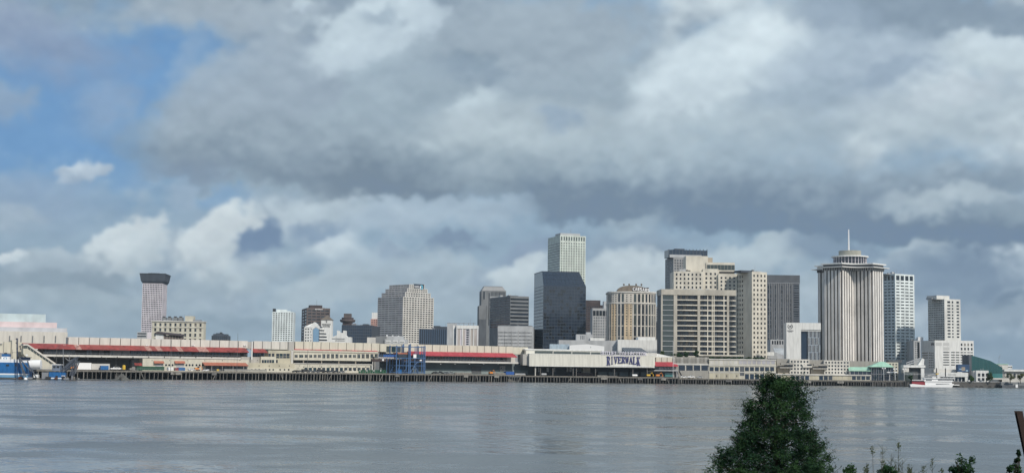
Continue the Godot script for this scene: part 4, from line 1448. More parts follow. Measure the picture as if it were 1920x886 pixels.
	for k in 25:
		var y0 := l.Y(1470, 642 - k * 4.4)
		boxed("window", dark[rng.randi() % 3], l.node, Vector3(l.X(1489, 580), y0, 0), Vector3(l.X(1498.4, 580), y0 + 1.4, 0.08))
	l = tower("windowed_podium", "low pale podium with tall windows at the foot of the dark ribbed tower", 1445, 1491, 1500, 0, 645, 636.4, M.light_grey, dark, {"c": 9, "r": 1, "w": 0.6, "h": 0.75, "b": 646.5, "t": 637.5})
	# --- metal roofed halls
	l = lot("metal_roof_hall", "low halls with sloping ribbed metal roofs left of the white emblem building", "building", 1438, 1492, 1300, 0, 665)
	boxed("wall", M.grey_wall, l.node, Vector3(0, 0, -20), Vector3(l.w, l.Y(1460, 672), 0))
	st = mb()
	var a := l.P(1450, 652, -14)
	var b := l.P(1476, 652.5, -14)
	var c := l.P(1476, 667.5, 0)
	var d := l.P(1453, 659.5, 0)
	quad(st, d, a, b, c)
	done(st, "roof", M.metal_roof, l.node)
	for i in 7:
		var t := i / 6.0
		st = mb()
		bar(st, a.lerp(b, t) + Vector3(0, 0.1, 0), d.lerp(c, t) + Vector3(0, 0.1, 0), 0.14, 4)
		done(st, "roof_rib", M.grey_metal, l.node)
	boxed("vault", M.white_wall, l.node, Vector3(l.X(1438.5, 662, 1), l.Y(1440, 666, 1), -6), Vector3(l.X(1452, 662, 1), l.Y(1440, 659.5, 1), 1))
	boxed("vault", M.light_grey, l.node, Vector3(l.X(1440, 668, 2), l.Y(1440, 672, 2), -4), Vector3(l.X(1458, 668, 2), l.Y(1440, 666.5, 2), 2))
	# --- white building with emblem
	l = lot("white_emblem_building", "white slab building with dark wreath emblem and recessed glass front", "building", 1475, 1540, 1230, -3, 640)
	l.h = l.Y(1508, 604.8)
	st = mb()
	var xa := l.X(1502.5, 640)
	boxed("wall", M.white_wall, l.node, Vector3(0, 0, -16), Vector3(xa, l.h, 0))
	boxed("head_wall", M.white_wall, l.node, Vector3(xa, l.Y(1520, 617.6), -16), Vector3(l.w, l.h - 0.01, -0.01))
	boxed("glass_return", M.glass_blue, l.node, Vector3(xa, 0, -14), Vector3(l.X(1516, 640, -2.5), l.Y(1520, 617.6), -2.5))
	for i in 9:
		var x0 := lerpf(l.X(1516, 640, -1.2), l.w - 0.2, i / 9.0)
		var x1 := lerpf(l.X(1516, 640, -1.2), l.w - 0.2, (i + 1) / 9.0)
		for k in 4:
			var y0 := l.Y(1520, [674, 660, 646, 632][k])
			var y1 := l.Y(1520, [660.6, 646.6, 632.6, 619][k])
			boxed("glass_panel", [M.glass_pale, M.glass_blue, M.glass_b][(i + k) % 3], l.node, Vector3(x0 + 0.1, y0, -1.5), Vector3(x1 - 0.1, y1, -1.2))
		boxed("mullion", M.white_metal, l.node, Vector3(x0 - 0.09, 0, -1.6), Vector3(x0 + 0.09, l.Y(1520, 617.8), -0.9))
	boxed("soffit", M.white_wall, l.node, Vector3(l.X(1503, 640), l.Y(1520, 620.4), -2.4), Vector3(l.w, l.Y(1520, 617.4), -0.6))
	# wreath emblem
	st = mb()
	var e := l.P(1482.2, 611.6, 0.1)
	for i in 22:
		var t := TAU * i / 22.0
		if sin(t) > 0.86: continue
		var p := e + Vector3(cos(t) * 1.6, sin(t) * 1.6, 0)
		bar(st, p, p + Vector3(cos(t + 0.9) * 0.62, sin(t + 0.9) * 0.62, 0), 0.17, 4)
	for i in 4:
		bar(st, e + Vector3(-0.7 + i * 0.45, -0.7, 0), e + Vector3(-0.5 + i * 0.42, 0.8, 0), 0.14, 4)
	done(st, "wreath_emblem", M.dark_letter, l.node)
	strokes(l.node, Vector3(l.X(1482.2, 620), l.Y(1482, 619.6), 0.02), 5.4, 8, 0.8, M.dark_letter)
	strokes(l.node, Vector3(l.X(1482.2, 620), l.Y(1482, 621.6), 0.02), 3.4, 6, 0.5, M.dark_letter)
	cross_tower()
	# --- white banded tower
	l = tower("white_banded_tower", "bright white tower with rows of short dark window bands right of the cross-plan tower", 1679.6, 1715.8, 1400, 32, 590, 514.0, M.white_cool, [M.glass_a, M.glass_c],
		{"c": 4, "r": 25, "w": 0.74, "h": 0.36, "l": 0.7, "rt": 0.9, "b": 675, "t": 527.5, "deep": 0.7, "top": [517.0, 526.0]}, {"c": 4, "r": 25, "w": 0.72, "h": 0.36, "l": 0.3, "rt": 0.8, "b": 675, "t": 527.5, "deep": 0.7, "top": [517.0, 526.0]}, 1651.0)
	roof_box(l, "plant_room", M.light_grey, 1662, 1700, 512.6, -5, 10)
	mast(l, 1677, 505.5, -6, 0.15)
	mast(l, 1689.5, 509.5, -7, 0.15)
	# --- small blocks in the gap
	l = tower("ribbed_grey_annex", "narrow grey annex with dark slot right of the white banded tower", 1714, 1727, 1380, 0, 655, 638, M.light_grey, dark, {"c": 3, "r": 8, "w": 0.5, "h": 0.5, "b": 672, "t": 640})
	roof_box(l, "tank", M.white_metal, 1722.5, 1732, 631.6, -3, 6)
	boxed("slot", M.glass_c, l.node, Vector3(l.X(1721.5, 655, 0.1), l.Y(1722, 672), 0), Vector3(l.X(1725, 655, 0.1), l.Y(1722, 641), 0.15))
	# --- right hand hotel on its podium
	l = tower("podium_hotel_tower", "pale hotel tower with darker left face rising from a white podium at right", 1772, 1802.2, 1360, 22, 600, 560.6, M.pale_white, dark,
		{"cols": [], "c": 3, "r": 18, "w": 0.6, "h": 0.4, "b": 639, "t": 562}, {"c": 9, "r": 18, "w": 0.7, "h": 0.42, "l": 0.4, "rt": 0.6, "b": 639, "t": 562, "deep": 0.3}, 1741)
	var fr := [[l.X(1777.4, 600), l.X(1783, 600)], [l.X(1785.8, 600), l.X(1788.6, 600)], [l.X(1794.6, 600), l.X(1799.2, 600)]]
	for f in fr:
		for k in 12:
			var y0 := l.Y(1787, 632.6 - k * 5.85)
			boxed("window", dark[rng.randi() % 3], l.node, Vector3(f[0], y0, 0), Vector3(f[1], y0 + 1.35 + (0.5 if k == 11 else 0.0), 0.07))
	roof_box(l, "penthouse", M.pale_white, 1757, 1781, 553.4, -3, 14)
	roof_box(l, "plant_room", M.light_grey, 1748, 1760, 557.5, -8, 8)
	podium()


func podium() -> void:
	var l := lot("white_podium", "broad white podium with louvred slots and grey left side below the right-hand hotel tower", "building", 1753.8, 1827, 1300, 6, 665)
	l.h = l.Y(1790, 638.0)
	l.d = absf(l.side(1728, 665, 0).z)
	boxed("wall", M.white_wall, l.node, Vector3(0, 0, -l.d), Vector3(l.w, l.h, 0))
	for k in 6:   # parking slots
		var py := 660.2 + k * 4.7
		for s in [[1769.4, 1780.8], [1784.2, 1791.4], [1793.0, 1799.8], [1802, 1806.6], [1808.2, 1812.6], [1814.6, 1819], [1820.4, 1825]]:
			boxed("slot", M.glass_c if k % 2 else M.glass_a, l.node, Vector3(l.X(s[0], py), l.Y(1790, py + 0.9), 0), Vector3(l.X(s[1], py), l.Y(1790, py - 0.9), 0.05))
	for s in [[1755.6, 1766.6, 642.0, 647.6], [1769.4, 1780.8, 642.0, 647.6], [1769.4, 1780.8, 650.2, 656.0]]:
		boxed("louvre_panel", M.louvre, l.node, Vector3(l.X(s[0], 645), l.Y(1770, s[3]), 0), Vector3(l.X(s[1], 645), l.Y(1770, s[2]), 0.08))
	for i in 4:
		for k in 2:
			boxed("window", M.blind if k and i in [1, 2] else M.glass_a, l.node, Vector3(l.X(1802.4 + i * 6.3, 645), l.Y(1810, 656.2 - k * 8.0), 0), Vector3(l.X(1805.4 + i * 6.3, 645), l.Y(1810, 651.4 - k * 8.0), 0.06))
	# left side
	l.off = Vector3.ZERO
	for k in 7:
		var py := 661.5 + k * 4.5
		for s in [[1742.6, 1745.2], [1746, 1748.4], [1749.2, 1751.6]]:
			var a := l.side(s[0], py)
			var b := l.side(s[1], py)
			boxed("side_window", M.glass_b, l.node, Vector3(-0.06, a.y - 0.5, a.z), Vector3(0, a.y + 0.6, b.z))
	for k in 3:
		var a := l.side(1729.6, 661.5 + k * 4.5)
		var b := l.side(1741.0, 661.5 + k * 4.5)
		boxed("side_slot", M.glass_a, l.node, Vector3(-0.06, a.y - 0.5, a.z), Vector3(0, a.y + 0.5, b.z))
	var sa := l.side(1746.6, 644.8)
	var sb := l.side(1752.4, 644.8)
	boxed("side_window", M.glass_c, l.node, Vector3(-0.06, sa.y - 1.0, sa.z), Vector3(0, sa.y + 1.0, sb.z))


func cross_tower() -> void:
	# thirty-storey tower on a cross plan, arms turned 45 degrees to the river, fins all the way up
	var l := lot("cross_plan_tower", "tall cross-plan tower with pale vertical fins, winged roof slab, round drum and mast", "building", 1595.2, 1600, 1310, 0, 600)
	var a := 8.6
	var b := 26.6
	var top := l.Y(1595, 508.5, 10)
	var plan := PackedVector2Array()
	for p in [[-a, -b], [a, -b], [a, -a], [b, -a], [b, a], [a, a], [a, b], [-a, b], [-a, a], [-b, a], [-b, -a], [-a, -a]]:
		plan.append(Vector2(p[0], p[1]).rotated(PI / 4))
	var st := mb()
	prism(st, plan, 0, top)
	done(st, "wall", M.dark_bronze, l.node)
	# fins on every face of the cross
	for i in plan.size():
		var p := plan[i]
		var q := plan[(i + 1) % plan.size()]
		if (p.y + q.y) / 2 < -9: continue   # the far side is out of sight
		var n := 5
		var d := (q - p).normalized()
		var out := Vector2(d.y, -d.x)
		for k in n:
			var c := p.lerp(q, (k + 0.5) / n)
			st = mb()
			box(st, Vector3(-1.0, 0, -0.1), Vector3(1.0, top, 0.7))
			var f := done(st, "fin", M.fin_stone, l.node)
			f.position = Vector3(c.x, 0, c.y)
			f.rotation.y = atan2(out.x, out.y)
	# observation floor, glazed band and two winged slabs with hollow curved edges between the arms
	for s in [[0.6, 508.6, 503.2, "gallery_storey", "dark_bronze"], [4.2, 503.4, 501.9, "lower_wing_slab", "white_wall"], [0.4, 501.9, 497.0, "glazed_storey", "glass_brown"], [2.2, 497.2, 495.0, "upper_wing_slab", "white_wall"]]:
		st = mb()
		prism(st, winged(a, b, s[0]), l.Y(1595, s[1], 10), l.Y(1595, s[2], 10))
		done(st, s[3], M[s[4]], l.node)
	var ring := winged(a, b, 0.7)
	for i in ring.size():
		var p := ring[i]
		var q := ring[(i + 1) % ring.size()]
		if p.y + q.y < -14: continue
		var n := maxi(1, roundi(p.distance_to(q) / 1.7))
		for k in n:
			var c := p.lerp(q, k / float(n))
			boxed("gallery_post", M.fin_stone, l.node, Vector3(c.x - 0.2, l.Y(1595, 508.8, 10), c.y - 0.2), Vector3(c.x + 0.2, l.Y(1595, 503.2, 10), c.y + 0.2))
	# drum
	for s in [[13.6, 495.6, 482.0, "drum_storey", "glass_a"], [15.6, 482.6, 480.6, "drum_rim", "white_wall"], [9.4, 480.8, 470.4, "drum_cap", "drum"]]:
		st = mb()
		var y0 := l.Y(1595, s[1], 0)
		var y1 := l.Y(1595, s[2], 0)
		lathe(st, PackedVector2Array([Vector2(0, y0), Vector2(s[0], y0), Vector2(s[0], y1), Vector2(0, y1)]), Vector3.ZERO, 36)
		done(st, s[3], M[s[4]], l.node)
	for i in 30:
		var t := TAU * i / 30.0
		var p := Vector3(cos(t) * 13.7, 0, sin(t) * 13.7)
		boxed("drum_post", M.lilac_white, l.node, p + Vector3(-0.22, l.Y(1595, 495.6, 0), -0.22), p + Vector3(0.22, l.Y(1595, 482.6, 0), 0.22))
	st = mb()
	lathe(st, PackedVector2Array([Vector2(13.9, l.Y(1595, 490.4, 0)), Vector2(13.9, l.Y(1595, 488.6, 0))]), Vector3.ZERO, 36)
	done(st, "drum_band", M.slate, l.node)
	st = mb()
	bar(st, Vector3(-1, l.Y(1595, 471, 0), 0), Vector3(-1, l.Y(1595, 430, 0), 0), 0.75, 8, 0.45)
	done(st, "mast", M.white_metal, l.node)


# cross plan with hollow curves between the arm ends, grown outwards by more metres
func winged(a: float, b: float, more: float) -> PackedVector2Array:
	var out := PackedVector2Array()
	for k in 4:
		var p0 := Vector2(b + more, a + more * 0.9)
		var p1 := Vector2(a + more * 0.9, b + more)
		var c := Vector2(a + more * 0.6, a + more * 0.6)
		for i in 9:
			var t := i / 8.0
			out.append((p0.lerp(c, t).lerp(c.lerp(p1, t), t)).rotated(PI / 2 * k + PI / 4))
	return out


func balcony_tower() -> void:
	var l := lot("balcony_tower", "sand-coloured apartment block with curved balconies on every floor and glazed left end", "building", 1240, 1381, 1185, 3, 610)
	l.h = l.Y(1310, 542.6)
	l.d = 24
	var dark := [M.glass_a, M.glass_b, M.glass_c, M.glass_brown]
	var y_base := l.Y(1300, 668.5)
	boxed("core", M.gallery, l.node, Vector3(0.4, 0, -l.d), Vector3(l.w - 0.5, l.h - 0.4, -3.2))
	boxed("parapet", M.balcony_stone, l.node, Vector3(0, l.Y(1310, 553.2), -l.d - 0.3), Vector3(l.w, l.h, 0.25))
	boxed("base_wall", M.balcony_stone, l.node, Vector3(0, 0, -l.d + 1), Vector3(l.w - 1, y_base, -0.1))
	var rows := 12
	var fh := (l.Y(1310, 553.2) - y_base) / rows
	# piers
	for s in [[1240, 1242.6], [1263.4, 1270.0], [1308.4, 1313.2], [1363.6, 1367.6]]:
		boxed("pier", M.balcony_stone, l.node, Vector3(l.X(s[0], 610), y_base - 0.1, -3.3), Vector3(l.X(s[1], 610), l.Y(1310, 553.0), 0.05))
	for s in [1326.6, 1335.2, 1338.6, 1357.2]:
		boxed("thin_pier", M.sun_stone, l.node, Vector3(l.X(s, 610), y_base - 0.1, -2.2), Vector3(l.X(s + 1.6, 610), l.Y(1310, 553.0), -0.1))
	for k in rows:
		var y := y_base + k * fh
		# glazed left end
		boxed("green_glass", M.glass_green, l.node, Vector3(l.X(1242.6, 610), y + 0.3, -1.0), Vector3(l.X(1263.4, 610), y + fh - 0.12, -0.5))
		boxed("sill_line", M.light_grey, l.node, Vector3(l.X(1242.6, 610), y - 0.12, -0.6), Vector3(l.X(1263.4, 610), y + 0.28, -0.2))
		if k == 7: boxed("belt_course", M.sun_stone, l.node, Vector3(l.X(1270, 610), y - 0.1, -0.5), Vector3(l.X(1364, 610), y + 0.55, 0.3))
		# curved balconies
		for b in [[1270.0, 1308.4, 2.0], [1367.6, 1380.6, 2.4], [1314.8, 1326.6, 0.5], [1340.0, 1357.2, 0.7]]:
			var x0 := l.X(b[0], 610)
			var x1 := l.X(b[1], 610)
			var out := PackedVector2Array([Vector2(x0, -3.3)])
			for i in 11:
				var t := i / 10.0
				out.append(Vector2(lerpf(x0, x1, t), -0.2 + sin(t * PI) * b[2] * 0.8))
			out.append(Vector2(x1, -3.3))
			var st := mb()
			prism(st, out, y - 0.18, y + 0.6)
			done(st, "balcony_slab", M.sun_stone, l.node)
			st = mb()
			for i in range(1, 11):
				bar(st, Vector3(out[i].x, y + 1.35, out[i].y - 0.1), Vector3(out[i + 1].x, y + 1.35, out[i + 1].y - 0.1), 0.06, 4)
			for i in range(1, 12):
				bar(st, Vector3(out[i].x, y + 0.55, out[i].y - 0.1), Vector3(out[i].x, y + 1.35, out[i].y - 0.1), 0.05, 4)
			done(st, "railing", M.rail, l.node)
		boxed("spandrel", M.sun_stone, l.node, Vector3(l.X(1313.2, 610), y - 0.3, -2.6), Vector3(l.X(1363.6, 610), y + 0.75, -0.2))
		# windows and doors behind
		var px := 1271.2
		while px < 1307:
			var wide := rng.randf_range(3.2, 6.4)
			var g = dark[rng.randi() % 4] if rng.randf() < 0.82 else M.blind
			boxed("balcony_door", g, l.node, Vector3(l.X(px, 610), y + 0.3, -3.2), Vector3(l.X(minf(px + wide, 1308), 610), y + fh - 0.3, -3.0))
			px += wide + 0.8
		for s in [[1314.8, 1319.4], [1320.4, 1326.4], [1328.6, 1335.0], [1340.4, 1345.6], [1346.8, 1356.8], [1359.2, 1363.4]]:
			boxed("window", dark[rng.randi() % 4], l.node, Vector3(l.X(s[0], 610), y + 0.42, -1.6), Vector3(l.X(s[1], 610), y + fh - 0.3, -1.4))
		for s in [[1369, 1373], [1374.5, 1379.6]]:
			boxed("window", dark[rng.randi() % 4], l.node, Vector3(l.X(s[0], 610), y + 0.42, -3.2), Vector3(l.X(s[1], 610), y + fh - 0.3, -3.05))
	# terrace slab below
	boxed("terrace_slab", M.sun_stone, l.node, Vector3(l.X(1306, 668), l.Y(1340, 667.0, 3), -8), Vector3(l.X(1394, 668), l.Y(1340, 664.6, 3), 3))
	for i in 4:
		boxed("roof_vent", M.light_grey, l.node, Vector3(l.X(1282 + i * 14, 541, -6), l.h - 0.1, -9), Vector3(l.X(1288 + i * 14, 541, -6), l.h + 0.9, -6))


# ============================================================ riverfront mall
func panel_wall(l: Lot, px0: float, px1: float, n: int, ytop: float, ybot: float, z: float, mats: Array, deep := 0.45) -> void:
	var pm := (px0 + px1) / 2
	var x0 := l.X(px0, ytop, z)
	var x1 := l.X(px1, ytop, z)
	var y0 := l.Y(pm, ybot, z)
	var y1 := l.Y(pm, ytop, z)
	boxed("backing_wall", M.shadow_gap, l.node, Vector3(x0 + 0.1, y0 - 1.0, z - 0.5), Vector3(x1 - 0.1, y1 - 0.35, z - 0.05))  # dark colour carries the shade seen between the panels
	boxed("upper_block", mats[0], l.node, Vector3(x0, y0 - 1.0, z - 4), Vector3(x1, y1 - 0.2, z - 0.52))
	var s := (x1 - x0) / n
	for i in n:
		var dz := rng.randf_range(-0.04, 0.04)
		boxed("wall_panel", mats[rng.randi() % mats.size()], l.node, Vector3(x0 + s * i + 0.2, y0 - 0.4, z - 0.04), Vector3(x0 + s * (i + 1) - 0.2, y1, z + deep + dz))


func awning(l: Lot, px0: float, px1: float, ytop: float, zt: float, ybot: float, zb: float, n: int, mats: Array, called := "awning_sheet") -> void:
	var pm := (px0 + px1) / 2
	var yt := l.Y(pm, ytop, zt)
	var yb := l.Y(pm, ybot, zb)
	var x0 := l.X(px0, ybot, zb)
	var x1 := l.X(px1, ybot, zb)
	var s := (x1 - x0) / n
	for i in n:
		var a := x0 + s * i + 0.02
		var b := x0 + s * (i + 1) - 0.02
		var st := mb()
		var up := Vector3(0, 0.12, 0)
		var p := [Vector3(a, yb, zb), Vector3(a, yt, zt), Vector3(b, yt, zt), Vector3(b, yb, zb)]
		quad(st, p[0] + up, p[1] + up, p[2] + up, p[3] + up)
		quad(st, p[0], p[3], p[2], p[1])
		quad(st, p[0] - up * 2, p[0] + up, p[3] + up, p[3] - up * 2)
		quad(st, p[0], p[0] + up, p[1] + up, p[1])
		quad(st, p[3], p[3] + up, p[2] + up, p[2])
		done(st, called, mats[rng.randi() % mats.size()], l.node)


# a box given by photo columns and rows on the plane z
func pbox(l: Lot, called: String, m: Material, px0: float, ytop: float, px1: float, ybot: float, z: float, deep: float, parent: Node = null) -> MeshInstance3D:
	var pm := (px0 + px1) / 2
	var y0 := l.Y(pm, ybot, z)
	var y1 := l.Y(pm, ytop, z)
	return boxed(called, m, parent if parent else l.node, Vector3(l.X(px0, ybot, z), y0, z - deep), Vector3(l.X(px1, ytop, z), y1, z))


func railing(l: Lot, px0: float, px1: float, y: float, z: float, m: Material) -> void:
	var x0 := l.X(px0, 670, z)
	var x1 := l.X(px1, 670, z)
	var st := mb()
	bar(st, Vector3(x0, y + 1.1, z), Vector3(x1, y + 1.1, z), 0.06, 4)
	bar(st, Vector3(x0, y + 0.55, z), Vector3(x1, y + 0.55, z), 0.04, 4)
	var n := maxi(2, int((x1 - x0) / 2.4))
	for i in n + 1:
		var x := lerpf(x0, x1, i / float(n))
		bar(st, Vector3(x, y, z), Vector3(x, y + 1.1, z), 0.05, 4)
	done(st, "railing", m, l.node)


func lamp_row(l: Lot, px0: float, px1: float, n: int, py: float, z: float) -> void:
	for i in n:
		var p := l.P(lerpf(px0, px1, i / float(n - 1)), py, z)
		var st := mb()
		lathe(st, PackedVector2Array([Vector2(0.05, -0.3), Vector2(0.3, -0.15), Vector2(0.3, 0.15), Vector2(0.05, 0.3)]), p, 8)
		done(st, "soffit_light", M.white_metal, l.node)


func mall_left() -> void:
	var l := bank_lot("red_roofed_mall", "long mall wing with worn red awning roof, dark upper gallery and round windows", "building", 44, 466, 0.0)
	var z := -24.0
	var pm := 280.0
	panel_wall(l, 126.5, 464, 18, 635.0, 648.0, z, [M.panel, M.panel, M.panel_b])
	awning(l, 46, 466.5, 647.5, z, 656.2, z + 7, 42, [M.red_roof, M.red_roof, M.red_roof, M.red_roof, M.red_roof, M.red_roof_dim, M.red_worn])
	# upper gallery
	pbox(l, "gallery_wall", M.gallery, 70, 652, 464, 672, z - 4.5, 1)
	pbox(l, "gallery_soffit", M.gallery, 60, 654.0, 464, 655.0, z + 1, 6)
	for s in [[82, 140.5], [162, 171.5], [244, 316], [320, 360], [364, 430]]:
		var n := maxi(2, int((s[1] - s[0]) / 5.5))
		for i in n:
			var a: float = lerpf(s[0], s[1], i / float(n))
			pbox(l, "gallery_window", [M.glass_navy, M.glass_a, M.glass_blue][rng.randi() % 3], a, 656.2, a + (s[1] - s[0]) / n - 0.5, 666.4, z - 4.2, 0.25)
	for s in [[60, 80, "grey_wall"], [185, 194, "grey_wall"], [205, 243, "light_grey"], [276, 281.5, "grey_wall"], [316.5, 319.5, "light_grey"], [336, 344, "grey_wall"], [388, 394.5, "grey_wall"], [432, 450, "grey_wall"]]:
		pbox(l, "gallery_pier", M[s[2]], s[0], 655.5, s[1], 668, z - 3.6, 0.8)
	for px in [207.5, 227, 258]:
		pbox(l, "gallery_door", M.glass_c, px, 659.6, px + 3, 666.4, z - 3.5, 0.12)
	pbox(l, "balcony_slab", M.panel_b, 78, 666.8, 451, 670.6, z + 8, 13)
	railing(l, 80, 450, l.Y(pm, 666.8, z + 8), z + 7.8, M.grey_metal)
	lamp_row(l, 164, 198, 2, 672.0, z + 6)
	for i in 12:
		pbox(l, "scupper_stain", M.timber_grey, 100 + i * 29.5, 667.8, 102.2 + i * 29.5, 670.5, z + 8.06, 0.05)
	# ground storey: open bay and cream shopfronts
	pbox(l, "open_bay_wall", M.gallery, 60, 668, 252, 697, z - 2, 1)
	pbox(l, "bay_beam", M.concrete_dark, 100, 671, 250, 673.5, z + 2, 1)
	for px in [118.0, 148.0, 182.0, 216.0]:
		pbox(l, "bay_column", M.concrete_dark, px, 670, px + 1.6, 697, z + 3, 0.6)
	pbox(l, "end_wall", M.grey_wall, 246.5, 672, 270, 697, z + 1, 10)
	var zs := z + 4.8   # the shops stand forward under the balcony edge
	pbox(l, "shop_wall", M.panel_cream, 266, 673.0, 466, 697, zs + 3, 12)
	for s in [[288.6, 307.6], [327.6, 347.0]]:
		awning(l, s[0], s[1], 676.6, zs + 3, 680.2, zs + 4.6, 3, [M.orange_awning], "small_awning")
		pbox(l, "shop_door", M.light_grey, s[0] + 2, 681.4, s[1] - 3, 691, zs + 3.1, 0.2)
	awning(l, 252, 266, 680.5, zs + 2, 684.2, zs + 3.5, 2, [M.red_roof], "small_awning")
	awning(l, 383, 465.5, 679.6, zs + 3, 684.6, zs + 7.5, 9, [M.orange_awning], "long_awning")
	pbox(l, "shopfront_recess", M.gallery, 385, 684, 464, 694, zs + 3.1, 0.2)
	for i in 9:
		pbox(l, "shopfront_window", [M.glass_a, M.glass_green, M.glass_brown][i % 3], 397 + i * 7.4, 684.6, 402.6 + i * 7.4, 692.5, zs + 3.2, 0.2)
	for i in 4:
		pbox(l, "awning_post", M.pale_wall, 396 + i * 20.0, 684, 396.8 + i * 20.0, 697, zs + 7.0, 0.3)
	for px in [310.6, 316.6, 322.8, 348.8, 354.8, 360.4, 367.8, 373.6, 379.4]:
		var c := l.P(px, 684.0, zs + 3.0)
		var st := mb()
		var ring := PackedVector2Array()
		for i in 14:
			ring.append(Vector2(c.x + cos(TAU * i / 14.0) * 0.66, c.y + sin(TAU * i / 14.0) * 0.66))
		slab(st, ring, zs + 2.9, zs + 3.1)
		done(st, "round_window", M.glass_c, l.node)
	for i in 7:
		pbox(l, "wall_lamp", M.dark_metal, 284 + i * 33.0, 674.4, 285 + i * 33.0, 675.8, zs + 3.3, 0.3)
	# two roof floodlights pairs
	for px in [118.0, 143, 273, 360, 457]:
		pbox(l, "floodlight", M.white_metal, px, 646.0, px + 2.0, 647.6, z + 1.6, 0.6)
		pbox(l, "floodlight", M.white_metal, px + 2.8, 646.2, px + 4.4, 647.6, z + 1.6, 0.6)
	pbox(l, "joint_wall", M.grey_panel, 462.5, 640.2, 476, 654.5, z - 0.6, 3)
	# white drop pylon at the joint
	pbox(l, "pylon", M.white_wall, 470.6, 639.5, 473.4, 673.5, z + 6, 0.8)
	# --- end block with the 1
	var e := bank_lot("numbered_end_block", "cream end block marked with a grey 1 behind the blue dredge", "building", -30, 44, 0.0)
	pbox(e, "wall", M.panel_cream, -30, 640.5, 43, 700, z, 20)
	pbox(e, "stair_bay", M.panel_cream, 19, 637.5, 33, 700, z + 2, 4)
	pbox(e, "cap_wall", M.panel_b, -30, 641.5, 4, 644, z + 1, 2)
	pbox(e, "pipe", M.grey_wall, 5.2, 640, 6.8, 672, z + 0.8, 0.5)
	pbox(e, "base_wall", M.grey_wall, -30, 661, 18, 700, z + 1.5, 4)
	text_on(e.node, "number", "1", 2.6, M.dark_letter, e.P(36.6, 651.6, z + 0.1), 0, 0.1)
	# --- covered stairway
	var w := bank_lot("covered_stairway", "cream covered stairway sloping down to the wharf with dark glazed side", "stairway", 42, 104, 0.0)
	z = -14.0
	var st := mb()
	for part in [[[42.5, 653], [50, 653], [103, 688], [103, 697], [85, 697], [42.5, 664]], ]:
		var pts := PackedVector2Array()
		for q in part: pts.append(Vector2(w.P(q[0], q[1], z).x, w.P(q[0], q[1], z).y))
		slab(st, pts, z - 4, z)
	done(st, "lower_wall", M.panel_cream, w.node)
	st = mb()
	var pts := PackedVector2Array()
	for q in [[43.5, 647.6], [50.5, 647.6], [100.5, 682.5], [95.5, 682.6], [51, 653.4], [43.5, 653.4]]: pts.append(Vector2(w.P(q[0], q[1], z).x, w.P(q[0], q[1], z).y))
	slab(st, pts, z - 3.6, z - 0.2)
	done(st, "glazing", M.glass_green, w.node)
	st = mb()
	pts = PackedVector2Array()
	for q in [[42.5, 644.5], [51, 644.5], [104, 681.0], [101, 682.6], [50, 647.4], [42.5, 647.4]]: pts.append(Vector2(w.P(q[0], q[1], z).x, w.P(q[0], q[1], z).y))
	slab(st, pts, z - 4.4, z + 0.3)
	done(st, "roof", M.panel, w.node)
	for i in 9:
		var t := i / 8.0
		var a := w.P(lerpf(51, 96, t), lerpf(648.4, 679.6, t), z)
		var b := w.P(lerpf(51, 96, t), lerpf(653.6, 683.6, t), z)
		boxed("mullion", M.panel_cream, w.node, Vector3(a.x - 0.07, b.y, z - 0.22), Vector3(a.x + 0.07, a.y, z - 0.1))


